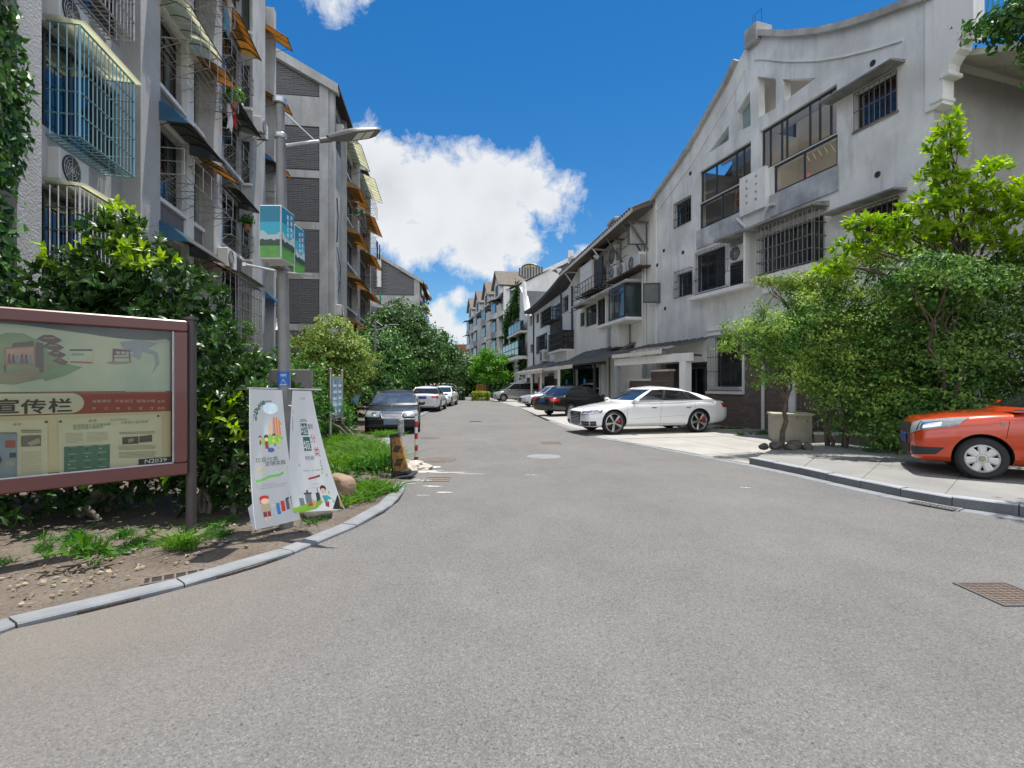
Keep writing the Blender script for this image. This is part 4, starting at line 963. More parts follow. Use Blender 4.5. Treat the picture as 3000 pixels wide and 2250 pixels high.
# ground floor: brown brick, framed window behind a bellied grille
gx0, gx1 = X(c3, 385), X(c3, 625); brk0 = doorz[1]+.05
gw2 = (gw[0], gw[1], gw[2], gw[3])
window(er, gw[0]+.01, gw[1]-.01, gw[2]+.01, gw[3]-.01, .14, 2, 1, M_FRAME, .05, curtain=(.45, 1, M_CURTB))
belly_grille(er, X(c3, 392), X(c3, 612), E.at(*c3(392, 1420))[1]-.05, gw[3]+.05, 0, belly=.25)
zs_ = gw[2]-.18
ins = lambda x, z, hw, hh: not (gx0-.0 < x+hw and x-hw < gx1 and zs_ < z+hh)
zt_ = E.at(*c3(600, 985))[1]-.15
b = MB(); b.box(brk0, xr, -.0165, -.0145, .01, zs_-.1); b.box(gx1+.002, xr, -.0165, -.0145, zs_-.1, zt_); b.build('brick_backing', M_RBRICK, er)
bricks(er, brk0, xr, .02, zt_, -.005, .24, .06, .011, M_RBRICK, inside=ins, limit=300, seed=5)
b = MB(); b.box(gx1-.08, gx1, -.06, -.002, zs_, gw[3]+.18); b.box(gx0, gx1-.08, -.06, -.002, gw[3]+.08, gw[3]+.18); b.box(gx0, gx1+.02, -.12, -.002, zs_-.09, zs_-.002); b.build('window_surround', M_WHITE, er)
b = MB(); b.box(brk0, xr, -.07, -.003, zt_+.01, zt_+.16); b.build('string_course', M_WHITE2, er)
x5 = X(c3, 925); b = MB(); b.box(x5, x5+.25, -.12, -.05, 0, 2.6); b.build('white_post', M_WHITE, er)
# entrance recess at the left: dark porch with brick screen wall and glazed doors
a0, a1 = doorz
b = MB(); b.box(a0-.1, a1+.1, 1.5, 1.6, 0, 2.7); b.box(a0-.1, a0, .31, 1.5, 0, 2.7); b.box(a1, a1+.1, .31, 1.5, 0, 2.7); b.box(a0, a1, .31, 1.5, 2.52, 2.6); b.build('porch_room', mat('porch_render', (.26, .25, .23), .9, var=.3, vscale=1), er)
t = wthing('brick_wall', 'low stepped brown brick screen wall with white coping under the porch roof', 'wall', X(c3, -270) if False else E.xs(1845, .9), -.9, 0)
wl_ = E.xs(1962, .9)-E.xs(1845, .9)
b = MB(); b.box(0, wl_, 0, .2, 0, 1.75); b.box(wl_*.58, wl_, 0, .2, 1.75, 2.15); b.build('core', M_RBACK, t)
bricks(t, 0, wl_, .0, 1.74, -.0, .24, .06, .011, M_RBRICK, limit=260, seed=8); bricks(t, wl_*.58, wl_, 1.76, 2.14, -.0, .24, .06, .011, M_RBRICK, limit=40, seed=9)
b = MB(); b.box(-.05, wl_*.58-.002, -.06, .25, 1.752, 1.84); b.box(wl_*.58-.0, wl_+.04, -.06, .25, 2.142, 2.22); b.build('coping', M_WHITE, t)
b = MB(); b.box(wl_*.38, wl_*.60, -.06, -.03, .95, 1.25); f_ = b.build('house_number_box', M_ALU, t); b = MB(); b.box(wl_*.49, wl_*.58, -.064, -.061, 1.0, 1.2); b.build('dark_slot', M_DARKP, f_)
window(er, a0+.15, a0+1.5, .05, 2.35, 1.3, 2, 1, mat('blue_grey_frame', (.25, .30, .36), .5), .07, room=False, g=GLG)
b = MB(); b.bev(a1-.9, a1-.35, 1.2, 1.45, 1.3, 1.7, .02); b.build('meter_box', M_PLASTIC, er)
b = MB(); b.bev(a1-.8, a1-.3, 1.2, 1.45, 1.95, 2.3, .02); b.build('meter_box', M_PLASTIC, er)
b = MB(); b.tube([(a1-1.0, 1.3, 2.2), (a1-1.3, 1.2, 1.9), (a1-1.35, 1.1, 1.5), (a1-1.1, 1.1, 1.2), (a1-1.3, 1.1, .9)], .04, 6); b.build('flexible_duct', M_ALU, er, smooth=True)
# ------------------------------------------------------------------ porch roof, second house with brackets and air conditioners
def c5(x, y): return (1650+x/4.739, 550+y/4.739)
def c1(x, y): return (1300+x/2.766, 700+y/2.766)
def c6(x, y): return (1600+x/4.424, 920+y/4.424)
def c4(x, y): return (1360+x/3.95, 760+y/3.95)
def mono_roof(P, x0, x1, zb, zf, proj, back=0, m=None, fascia=None, th=.07, name='porch_roof', seams=0):
    b = MB(); b.add([(x0, back, zb), (x1, back, zb), (x1, -proj, zf), (x0, -proj, zf), (x0, back, zb-th), (x1, back, zb-th), (x1, -proj, zf-th), (x0, -proj, zf-th)], [(0,3,2,1),(7,4,5,6),(2,3,7,6),(3,0,4,7),(1,2,6,5)])
    r = b.build(name, m or M_SLATE, P)
    if fascia: b = MB(); b.box(x0, x1, -proj-.05, -proj-.005, zf-.22, zf+.02); b.build('fascia', fascia, r)
    for i in range(seams): x = x0+(x1-x0)*(i+.5)/seams; b = MB(); b.tube([(x, back, zb+.02), (x, -proj, zf+.02)], .02, 4); b.build('roof_batten', m or M_SLATE, r)
    return r
PB = thing('porch', 'long lean-to porch with dark roof and white column behind the white car', 'porch', E.P0, E.th)
pr = 1.9; X0 = E.xs(1790, pr); X1 = E.xs(2072, 0)
rr = mono_roof(PB, X0, X1, 3.62, 2.98, pr, .6, mat('dark_roof_sheet', (.13, .13, .132), .85, var=.4, vscale=2, streak=.4), None, seams=9)
b = MB(); b.box(X0+.2, X1-.3, -pr-.06, -pr-.004, 2.80, 2.96); b.build('fascia', mat('cream_fascia', (.70, .66, .58), .8, var=.2), rr)
b = MB(); b.box(X0+.1, E.xs(1993, pr)+.35, -pr+.12, -pr+.32, 2.45, 2.75); b.build('beam', M_WHITE, PB)
xc = E.xs(1993, pr); b = MB(); b.bev(xc-.17, xc+.17, -pr+.07, -pr+.37, 0, 2.449, .01); b.build('column', M_WHITE, PB)
b = MB(); b.bev(X0+.12, X0+.34, -pr+.1, -pr+.32, 0, 2.449, .01); b.build('column', mat('grey_blue_paint', (.30, .32, .34), .7, var=.15), PB)
for k in (0, 1): b = MB(); b.tube([(xc+.2+k*.0, -pr+.2, 2.7), (X1-.1, -pr+.2+k*1.5, 2.75)], .05, 4); b.build('rafter', M_CAGE, PB)

F = Bld('terraced_house', 'white terraced house with braced eave, three air conditioners and a panelled roof cabinet', 'house', (4.55, 36.0), (6.62, 24.35))
fr = F.root
def fq(f, tl, tr, bl, brr, off=0):
    p = [F.at(*f(*t), off) for t in (tl, tr, bl, brr)]; return ((p[0][0]+p[2][0])/2, (p[1][0]+p[3][0])/2, (p[2][1]+p[3][1])/2, (p[0][1]+p[1][1])/2)
XF = lambda f, x, off=0: F.xs(f(x, 0)[0], off)
w1 = fq(c5, (215, 1055), (300, 1010), (215, 1290), (300, 1250))          # window by the cabinet
w2 = fq(c5, (755, 760), (1090, 560), (755, 1090), (1090, 990))           # wide window
w3 = fq(c5, (1165, 500), (1330, 395), (1165, 765), (1330, 695))          # window with open casement
w4 = fq(c1, (1145, 520), (1240, 470), (1150, 715), (1240, 690)); w5 = fq(c1, (1103, 600), (1142, 590), (1105, 712), (1142, 705))
rc = fq(c5, (345, 800), (640, 770), (345, 1380), (640, 1370))            # recess with grey walls
sh = fq(c1, (1245, 990), (1335, 985), (1245, 1225), (1335, 1225))        # ground window
zt = 9.35
hl = [rect(t) for t in (w1, w2, w3, w4, w5, rc)]
hl = [h for h in hl if h[2][1] < zt and h[0][0] > 0 and h[1][0] < F.len]
b = MB(); b.holes([(0, 0), (F.len+.5, 0), (F.len+.5, zt+.6), (0, zt)], hl, 0, .3, .3); b.box(0, .01, .3, 8, 0, zt-.2); b.build('wall', mat('cream_white_render', (.80, .78, .72), .85, vscale=.5, col2=(.72, .70, .65), streak=.25, bump=.2, bscale=40), fr)
window(fr, w1[0]+.01, w1[1]-.01, w1[2]+.01, w1[3]-.01, .12, 1)
window(fr, w2[0]+.01, w2[1]-.01, w2[2]+.01, w2[3]-.01, .10, 4, 1, M_FRAME, .06, zs=[w2[2]+.75, w2[2]+1.4], curtain=(.2, .9, M_CURT)); iron(fr, w2[0], w2[0]+1.4, w2[2], w2[3], .04, sx=.5, sz=.45, r=.012)
window(fr, w3[0]+.01, w3[1]-.01, w3[2]+.01, w3[3]-.01, .12, 2, 1, M_FRAME, .08)
wo = window(fr, 0, (w3[1]-w3[0])*.75, w3[2]-.05, w3[3], 0, 1, 1, M_FRAME, .09, room=False, curtain=(.1, .9, M_CURT)); wo.location = (w3[0]+.02, -.02, 0); wo.rotation_euler = (0, 0, R(-100))
for t in (w4, w5): window(fr, t[0]+.01, t[1]-.01, t[2]+.01, t[3]-.01, .08, 2, 1, M_FRAME, .07, zs=[t[2]+.7])
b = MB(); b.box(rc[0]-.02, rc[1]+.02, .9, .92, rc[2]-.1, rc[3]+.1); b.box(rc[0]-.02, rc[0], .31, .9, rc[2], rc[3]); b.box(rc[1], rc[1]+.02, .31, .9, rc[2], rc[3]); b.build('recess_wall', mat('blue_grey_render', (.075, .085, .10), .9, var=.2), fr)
# eave on timber brackets
ez = zt+.05; b = MB()
b.add([(-.6, .6, ez+.75), (F.len+.4, .6, ez+1.1), (F.len+.4, -1.1, ez+.35), (-.6, -1.1, ez-.05), (-.6, .6, ez+.6), (F.len+.4, .6, ez+.95), (F.len+.4, -1.1, ez+.2), (-.6, -1.1, ez-.2)], [(0,3,2,1),(7,4,5,6),(2,3,7,6),(3,0,4,7),(1,2,6,5)])
ev = b.build('eave', M_TIMBER, fr)
b = MB(); b.add([(-.6, -1.12, ez-.2), (F.len+.4, -1.12, ez+.2), (F.len+.4, -1.12, ez+.42), (-.6, -1.12, ez+.02), (-.6, -1.102, ez-.2), (F.len+.4, -1.102, ez+.2), (F.len+.4, -1.102, ez+.42), (-.6, -1.102, ez+.02)], [(0,1,2,3),(4,7,6,5),(3,2,6,7)]); b.build('fascia', MATS['cream_fascia'], ev)
tl2 = MB().lathe([(.07, 0), (.07, 1.2), (.045, 1.2), (.045, 0)], 8, close=True).mesh('roof_tile', M_SLATE)
for i in range(44):
    x = -.55+i*(F.len+.9)/44; o = ob('roof_tile', tl2, ev, (x, -1.15, ez+.02+.4*(x+.6)/(F.len+1))); o.rotation_euler = (R(-66), 0, 0)
for x in (rc[1]+.05, (rc[1]+w2[1])/2, w2[1]+.1, F.len-.3, .3):
    b = MB(); b.tube([(x, -.02, zt-1.3), (x, -1.0, ez-.0)], .05, 4); b.tube([(x, 0, ez-.02), (x, -1.05, ez-.02)], .05, 4); b.build('eave_bracket', M_WHITE if x < w2[0] else M_TIMBER, fr)
b = MB(); b.tube([(rc[1]+.12, -.15, .5), (rc[1]+.12, -.15, zt-.9), (rc[1]-.1, -.9, zt-.3)], .09, 8); b.build('drain_pipe', M_PLASTIC, fr)
b = MB(); b.tube([(w2[1]+.35, -.1, .5), (w2[1]+.35, -.1, zt)], .06, 8); b.tube([(w2[1]+.6, -.1, .5), (w2[1]+.6, -.1, zt-1.5)], .05, 8); b.build('drain_pipe', M_PLASTIC, fr)
# chimney block and small dark dormer on the ridge
t = F.at(*c5(470, 640)); b = MB(); b.bev(t[0]-.6, t[0]+.5, 1.0, 1.8, t[1]-1.6, t[1]+.7, .05); b.bev(t[0]-.75, t[0]+.65, .9, 1.9, t[1]+.71, t[1]+.95, .04); b.build('chimney', M_COP, fr)
b = MB(); b.add([(0, .5, zt+.9), (F.len, .5, zt+1.2), (F.len, 5, zt+2.9), (0, 5, zt+2.7), (0, 5, zt)], [(0,1,2,3),(0,3,4)]); b.build('roof', M_SLATE, fr)
# panelled cabinet, dark mesh door and railing
cab = fq(c5, (285, 1020), (560, 1020), (285, 1440), (560, 1400), .6)
b = MB(); b.bev(cab[0], cab[0]+(cab[1]-cab[0])*.62, -.85, -.02, cab[2], cab[3], .02); cb = b.build('roof_cabinet', M_PLASTIC, fr)
b = MB(); xm = cab[0]+(cab[1]-cab[0])*.62; b.box(xm+.02, cab[1], -.7, -.6, cab[2]+.05, cab[3]-.1); b.build('mesh_door', M_DARKP, cb)
for i in range(3): b = MB(); z = cab[2]+.2+i*(cab[3]-cab[2]-.3)/3; b.box(cab[0]+.08, xm-.08, -.862, -.852, z, z+(cab[3]-cab[2]-.5)/3); b.build('door_panel', M_WHITE, cb)
rack(fr, cab[0]-.3, cab[1]+.4, cab[2]-.15, cab[2]+.55, 1.1, M_BLACK, 3, 6, r=.022)
# air conditioners on their shelf
for (x, y, w_, h_) in ((680, 1290, .95, .68), (800, 1250, .95, .68), (920, 1190, 1.5, .75)):
    p = F.at(*c5(x, y), .3); ac_unit(fr, p[0], p[1], 0, w_, h_, .38)
p = F.at(*c5(670, 1100), .3); ac_unit(fr, p[0], p[1], 0, .75, 1.1, .3)
b = MB(); p = F.at(*c5(660, 1310), .3); q2 = F.at(*c5(1100, 1200), .3); b.box(p[0], q2[0]+.3, -.6, .0, p[1]-.12, p[1]-.04); b.build('shelf', M_RUST, fr)
# louvre panel and boxed-out bay on its slab
lv = fq(c1, (1250, 440), (1325, 415), (1250, 710), (1330, 695), .3)
by = fq(c1, (1335, 420), (1465, 370), (1335, 665), (1465, 640), .9)
louvres(fr, lv[0], lv[1], lv[2], lv[3], -.3, M_FRAME, .13, 2)
b = MB(); b.box(lv[0]-.1, lv[0]-.005, -.35, .0, lv[2]-.1, by[3]+.1); b.box(lv[1]+.005, lv[1]+.13, -.45, .0, lv[2]-.1, by[3]+.1); b.build('bay_post', M_WHITE, fr)
b = MB(); b.bev(lv[1]+.14, by[1]+.35, -1.0, .0, by[2]-.2, by[2]-.03, .03); b.build('bay_slab', M_WHITE, fr)
b = MB(); b.bev(w4[0]-.1, by[1]+.3, -.95, .0, by[3]+.06, by[3]+.2, .03); b.build('bay_roof', M_COP, fr)
window(fr, by[0], by[1], by[2], by[3], -.9, 3, 1, M_FRAME, .1, depth=.2, zs=[by[2]+1.3], curtain=(.1, .9, M_CURT))
ws = window(fr, 0, .88, by[2], by[3], 0, 1, 1, M_FRAME, .1, depth=.3, room=False, g=GLG); ws.location = (by[1]-.0, -.02, 0); ws.rotation_euler = (0, 0, R(90)); ws.location = (by[1], -.9, 0)
for t, xx in ((w4, .2), (w1, 0)):
    pass
for (x, y, wd, pj) in ((1060, 510, 3.2, .9), (1030, 602, 2.2, .9)):
    p = F.at(*c1(x, y), .8); b = MB(); b.add([(p[0], 0, p[1]+.45), (p[0]+wd, 0, p[1]+.45), (p[0]+wd, -pj, p[1]+.05), (p[0], -pj, p[1]+.05), (p[0], 0, p[1]+.38), (p[0]+wd, 0, p[1]+.38), (p[0]+wd, -pj, p[1]), (p[0], -pj, p[1])], [(0,3,2,1),(7,4,5,6),(2,3,7,6),(3,0,4,7),(1,2,6,5)]); b.build('window_canopy', M_TIMBER, fr)
# tall cabinet unit standing on the porch roof
p = F.at(*c1(1395, 885), .5); b = MB(); b.bev(p[0], p[0]+.85, -.75, -.1, p[1], p[1]+2.05, .03); tu = b.build('tall_air_conditioner', M_PLASTIC, fr)
for i in (0, 1): b = MB(); b.box(p[0]-.004, p[0]-.001, -.65, -.2, p[1]+.15+i*.95, p[1]+.95+i*.95); b.build('grey_panel', M_CAGE, tu)
b = MB(); b.box(p[0]-.3, p[0]+1.3, -.9, 0, p[1]-.1, p[1]-.02); b.build('shelf', M_RUST, tu)
# ground floor: framed window, glazed lean-to, roofs
gz = .35
b = MB(); b.box(sh[0]-.15, sh[1]+.15, -.5, .0, .45, 2.75); b.build('bay_frame', M_WHITE, fr)
window(fr, sh[0], sh[1], .6, 2.65, -.56, 2, 1, M_WHITE, .06, depth=-.51, zs=[1.35], g=GLG)
mono_roof(fr, XF(c1, 960, 1.5), XF(c1, 1330, 1.5), 3.75, 3.0, 1.5, 0, MATS['dark_roof_sheet'], M_CAGE, seams=6)
G0, G1_ = XF(c1, 925, 1.0), XF(c1, 1215, 1.0)
t = thing('glass_lean_to', 'dark framed glazed lean-to with blue spots on its panes behind the black car', 'glass shelter', F.M @ Vector((G0, -1.0, 0)), F.th)
wl2 = G1_-G0; gm = MB()
for i in range(3): x = wl2*i/2; b = MB(); b.box(x-.06, x+.06, 0, .12, 0, 2.75); b.build('post', M_FRAME, t)
b = MB(); b.box(-.06, wl2+.06, 0, .12, 2.752, 2.9); b.build('rail', M_FRAME, t)
for i in range(2): b = MB(); b.box(wl2*i/2+.07, wl2*(i+1)/2-.07, .05, .06, .1, 2.74); b.build('pane', GLC, t); b = MB(Matrix.Translation((wl2*(i+.55)/2, .03, 1.75)) @ Matrix.Rotation(R(90), 4, 'X')); b.lathe([(0, 0), (.2, 0), (.2, .01)], 10); b.build('blue_spot', mat('blue_sticker', (.01, .12, .42), .5), t)
b = MB(); b.box(0, wl2, .9, .95, .0, 2.7); b.build('back_wall', mat('lean_to_wall', (.34, .32, .30), .9, var=.4, vscale=1.5), t)

# ---- third house with sooty balcony
H = Bld('terraced_house', 'stained white terraced house with a soot-black balcony in the middle of the row', 'house', (1.95, 56.0), (4.95, 35.6))
hr = H.root; XH = lambda x, off=0: H.xs(c1(x, 0)[0], off)
def hq(x0, x1, yt, yb, off=0):
    a = H.at(*c1(x0, yt[0]), off); c_ = H.at(*c1(x1, yt[1]), off); d = H.at(*c1(x0, yb[0]), off); e = H.at(*c1(x1, yb[1]), off); return (a[0], c_[0], (d[1]+e[1])/2, (a[1]+c_[1])/2)
ws_ = [hq(693, 718, (630, 622), (708, 702)), hq(746, 773, (608, 600), (685, 680)), hq(787, 857, (590, 565), (715, 698)), hq(868, 955, (550, 520), (665, 645)), hq(968, 1010, (480, 460), (595, 585)),
       hq(698, 725, (857, 853), (926, 922)), hq(752, 838, (790, 770), (928, 915)), hq(975, 1013, (765, 762), (860, 858))]
b = MB(); zh = 8.6; xx = XH(1060); x7 = XH(700)
b.holes([(0, 0), (H.len, 0), (H.len, 10.1), (H.len-1.2, 9.9), (H.len-3.5, 9.2), (H.len-4.5, 9.0), (0, 9.0)], [rect(t) for t in ws_], 0, .3, .3); b.box(0, .01, .3, 8, 0, 9); b.build('wall', M_WHITE2, hr)
for i, t in enumerate(ws_):
    window(hr, t[0]+.01, t[1]-.01, t[2]+.01, t[3]-.01, .12, 3 if t[1]-t[0] > 2 else 2, 1, M_FRAME, .07, g=GLG)
    if i in (2, 7, 4, 6): iron(hr, t[0], t[1], t[2], t[3], 0, sx=.3, sz=.5, r=.018)
M_SOOT = mat('sooty_render', (.10, .09, .085), .95, col2=(.03, .028, .027), vscale=1.4, streak=.3)
t = ws_[3]; b = MB(); b.box(t[0]-.1, t[1]+.3, -.06, -.001, t[2]-1.3, t[2]-.02); b.build('sooty_panel', M_SOOT, hr)
grille(hr, t[0]-.1, t[1]-.3, t[2]-.2, t[2]+.9, 0, .8, .18, .35, .02, M_BLACK, floor=True)
bb = hq(845, 950, (770, 755), (905, 900), 1.0); b = MB(); b.box(bb[0], bb[1], -1.0, 0, bb[2]-.18, bb[2]); b.build('bay_slab', M_WHITE2, hr)
b = MB(); b.box(bb[0]+.05, bb[1]-.05, -.9, -.02, bb[2]+.01, bb[3]); b.build('boxed_bay', M_SOOT, hr); grille(hr, bb[0], bb[1], bb[2], bb[3], 0, .98, .3, .45, .02, M_BLACK)
b = MB(); b.box(bb[0]+.5, bb[1]+.2, -.6, 0, bb[2]-2.2, bb[2]-.19); b.build('lower_bay', M_WHITE2, hr)
p = H.at(*c1(792, 1000), .4); ac_unit(hr, p[0], p[1], 0, 1.6, 1.1, .5)
for x in (735, 960, 1050): b = MB(); b.tube([(XH(x), -.1, 0), (XH(x), -.1, 8.9)], .07, 6); b.build('drain_pipe', M_DARKP, hr)
# curved clay eave
zc = 9.0; n = 12; xa = XH(705); xb = H.len
path = [(xa+(xb-xa)*i/n, zc+ (1.2*(i/n)**2.2) + .25*(1-i/n)**4) for i in range(n+1)]
band(path, -.1, .12, -.7, .4, 'eave', M_SLATE, hr)
for i in range(50): x = xa+(xb-xa)*i/50; z = zc+1.2*(i/50)**2.2+.25*(1-i/50)**4; o = ob('roof_tile', tl2, [c for c in hr.children if c.name.startswith('eave')][0], (x, -.75, z+.12)); o.rotation_euler = (R(-66), 0, 0)
b = MB(); b.add([(0, .3, 9), (H.len, .3, 10), (H.len, 5, 11.3), (0, 5, 11.3)], [(0,1,2,3)]); b.build('roof', M_SLATE, hr)
mono_roof(hr, XH(800, 1.8), XH(1060, 1.4)+1.0, 3.6, 2.8, 1.8, 0, MATS['dark_roof_sheet'], MATS['cream_fascia'], seams=5)
mono_roof(hr, XH(570, 2.0), XH(795, 2.0), 3.6, 2.7, 2.0, 0, mat('brown_roof_sheet', (.24, .20, .175), .85, var=.3, vscale=2), MATS['cream_fascia'], seams=6)
for x in (575, 640, 710, 785, 930): b = MB(); xq = XH(x, 1.9); b.box(xq-.07, xq+.07, -1.95, -1.8, 0, 2.6); b.build('porch_post', M_WHITE, hr)
b = MB(); xq = XH(765, 1.5); b.box(xq, xq+.7, -1.5, -1.4, .6, 2.2); b.build('red_door_curtain', mat('red_cloth', (.35, .02, .02), .8), hr)
for x0, x1 in ((600, 700), (820, 900)): b = MB(); b.box(XH(x0), XH(x1), -.05, -.01, .2, 2.3); b.build('dark_doorway', M_ROOM, hr)
bricks(hr, XH(850), H.len, .05, 2.6, -.0, .36, .1, .015, M_RBRICK, limit=60, seed=13)

# ---- vine-covered house with a swept glazed roof
V = Bld('terraced_house', 'vine-covered white house with white beams on its swept roof', 'house', (-.2, 68.0), (1.9, 56.3))
vr = V.root; XV = lambda x: V.xs(c4(x, 0)[0])
vq = lambda x, y, off=0: V.at(*c4(x, y), off)
outl = [(0, 0), (V.len, 0), (V.len, vq(770, 590)[1])]+[vq(x, y) for x, y in [(830, 520), (760, 480), (710, 430), (670, 380), (645, 320), (610, 420), (560, 560), (490, 690)]]
outl = [(0, 0), (V.len, 0), (V.len, 9.2)]+[(min(p[0], V.len-.01-.02*i), p[1]) for i, p in enumerate([vq(*t) for t in [(710, 430), (670, 380), (645, 320), (610, 420), (560, 560), (500, 690)]])]+[(0, vq(490, 700)[1])]
w_a = [vq(575, 800)+vq(630, 890), vq(680, 760)+vq(740, 860)]
b = MB(); b.holes(outl, [], 0, .3, .3); b.build('wall', M_WHITE, vr)
for i, (x, y) in enumerate([(750, 380), (835, 380), (925, 375), (1005, 385), (1090, 388)]):
    b = MB(); p0 = V.at(*c4(x, y), -1.5-.0); 
    P_ = [(p0[0]+.15*k-0.0, 0, p0[1]-3.4*(1-(1-k/7)**2)*.9) for k in range(8)]
    b.tube([(V.len-.1+(i+.2)*2.1-.0+.12*k, .9-.12*k+2.0*(7-k)/7, 9.0+3.1*((7-k)/7)**1.7) for k in range(8)], .2, 4); b.build('roof_beam', M_WHITE, vr)
b = MB(); b.grid([[(V.len-.6+i*2.2, .6+2.2*((7-k)/7), 8.9+3.0*((7-k)/7)**1.7) for k in range(8)] for i in range(7)]); b.build('glazed_roof', mat('dusty_glass', (.28, .32, .34), .25, var=.3, vscale=.6), vr)
b = MB(); n = 9; b.tube([(V.len-2.2+.28*k, -.15, vq(645, 320)[1]-(vq(645, 320)[1]-9.1)*(1-(1-k/n)**2)) for k in range(n+1)], .25, 4); b.build('swept_verge', M_WHITE, vr)
bwd = (XV(535), XV(740)-.1, vq(600, 1150)[1], vq(600, 985)[1])
b = MB(); b.box(bwd[0], bwd[1], -1.2, 0, bwd[2]-.35, bwd[2]-.01); b.build('bay_slab', M_WHITE, vr)
window(vr, bwd[0]+.1, bwd[1]-.1, bwd[2], bwd[3], -1.1, 5, 1, M_FRAME, .12, depth=-.6, g=GLG, zs=[bwd[2]+.9])
b = MB(); b.box(XV(575), XV(735), -.9, 0, vq(600, 890)[1]-.2, vq(600, 890)[1]); b.build('balcony_slab', M_WHITE, vr)
window(vr, XV(585), XV(735), vq(600, 890)[1], vq(600, 780)[1], -.85, 4, 1, M_FRAME, .1, depth=-.5, g=GL)
# ivy mass climbing the corner
M_IVY = leafmat('ivy_leaf', '#3f6b1c', '#1d3a10', trans=.2)
rgn = np.random.RandomState(3); P_ = []; 
for (x, y, rx, rz) in [(640, 380, .35, 1.2), (615, 480, .6, 1.4), (580, 600, 1.2, 1.6), (630, 610, .9, 1.0), (530, 700, 1.1, 1.6), (500, 800, .8, 1.6), (520, 900, .9, 1.6), (590, 930, 1.3, .7), (690, 910, .9, .8), (510, 1020, .7, 1.4), (540, 1230, 1.3, 1.4), (700, 1220, 1.6, 1.2), (500, 1130, .6, 1.6)]:
    p = vq(x, y); n = int(420*rx*rz); d = rgn.normal(size=(n, 3))*[rx*.5, .12, rz*.5]; P_.append(d+[p[0], -.3, p[1]])
P_ = np.concatenate(P_); P_ = np.array([tuple(V.M @ Vector(p)) for p in P_]); nn = np.tile(np.array(V.M.to_3x3() @ Vector((0, -1, .5))), (len(P_), 1))
leaves('ivy', P_, nn, .30, M_IVY, None, 4, label='dark green ivy climbing the corner of the far white house', cat='ivy')

# ---- tall block behind with a yellow domed canopy
K = Bld('apartment_building', 'tall grey block behind the terrace with a yellow domed rooftop canopy', 'apartment building', (1.8, 80), (14, 76.5))
kr_ = K.root; K.at2 = lambda x, y: K.at(*c4(x, y))
zA = K.at2(640, 240)[1]; x1 = K.at2(1240, 0)[0]+3; x0 = K.at2(640, 0)[0]
b = MB(); b.box(x0, x1, 0, 12, 0, zA); b.build('wall', M_WHITE2, kr_)
b = MB(); b.box(x0, K.at2(910, 0)[0], -.1, -.01, zA-3.0, zA-.2); b.build('stained_parapet', mat('rust_stained_render', (.30, .26, .23), .9, col2=(.13, .075, .05), vscale=.8, streak=.5, stretch=(3, 3, .3)), kr_)
b = MB(); b.box(x0-.2, x1, -.4, .0, zA-.15, zA+.1); b.build('parapet_coping', M_COP, kr_)
for i in range(9):
    x = x0+(K.at2(900, 0)[0]-x0)*i/8; b = MB(); b.box(x-.08, x+.08, -.1, .06, zA+.1, zA+1.9); b.build('glazing_post', M_FRAME, kr_)
b = MB(); b.box(x0, K.at2(900, 0)[0], .0, .03, zA+.12, zA+1.85); b.build('terrace_glazing', mat('dusty_terrace_glass', (.40, .40, .34), .2, var=.4, vscale=.5), kr_)
cx = K.at2(752, 0)[0]; b = MB(); rr_ = (K.at2(850, 0)[0]-K.at2(655, 0)[0])/2
b.grid([[(cx+rr_*math.cos(math.pi*i/14), .5+j*2, zA+1.9+rr_*.47*math.sin(math.pi*i/14)) for j in range(2)] for i in range(15)]); b.add([(cx+rr_*math.cos(math.pi*i/14), .5, zA+1.9+rr_*.47*math.sin(math.pi*i/14)) for i in range(15)], [tuple(range(15))]); dm = b.build('domed_canopy', mat('yellow_polycarbonate', (.42, .38, .16), .5, trans=.3), kr_)
b = MB(); b.tube([(cx+rr_*math.cos(math.pi*i/14), .45, zA+1.9+rr_*.47*math.sin(math.pi*i/14)) for i in range(15)], .1, 4); b.tube([(cx, .45, zA+1.9), (cx, .45, zA+1.9+rr_*.47)], .06, 4); b.build('canopy_rim', M_FRAME, dm)
xg0 = K.at2(862, 0)[0]; pg = [K.at2(905, 240), K.at2(1245, 240), K.at2(1245, 20), K.at2(1140, 60), K.at2(905, 185)]
b = MB(); b.prism([(pg[0][0], pg[0][1]), (pg[1][0]+3, pg[1][1]), (pg[1][0]+3, pg[2][1]+.8), (pg[3][0], pg[3][1]), (pg[4][0], pg[4][1])][::-1] if False else [(pg[0][0], pg[0][1]), (pg[1][0]+3, pg[1][1]), (pg[1][0]+3, pg[2][1]+.8), (pg[3][0], pg[3][1]), (pg[4][0], pg[4][1])], .4, 5); b.build('attic_gable', mat('slate_blue_render', (.085, .09, .10), .9, var=.2), kr_)
band([(xg0, K.at2(862, 175)[1]), K.at2(1140, 50), (pg[1][0]+3, pg[2][1]+1.6)], -.1, .5, .2, 5.2, 'roof_edge', M_WHITE2, kr_)
p = K.at2(1005, 195); ac_unit(kr_, p[0], p[1], .4, 1.6, 1.1, .4)
b = MB(); p = K.at2(1200, 195); b.box(p[0], p[0]+.8, .2, .4, p[1], p[1]+4); b.build('window', M_WHITE, kr_)

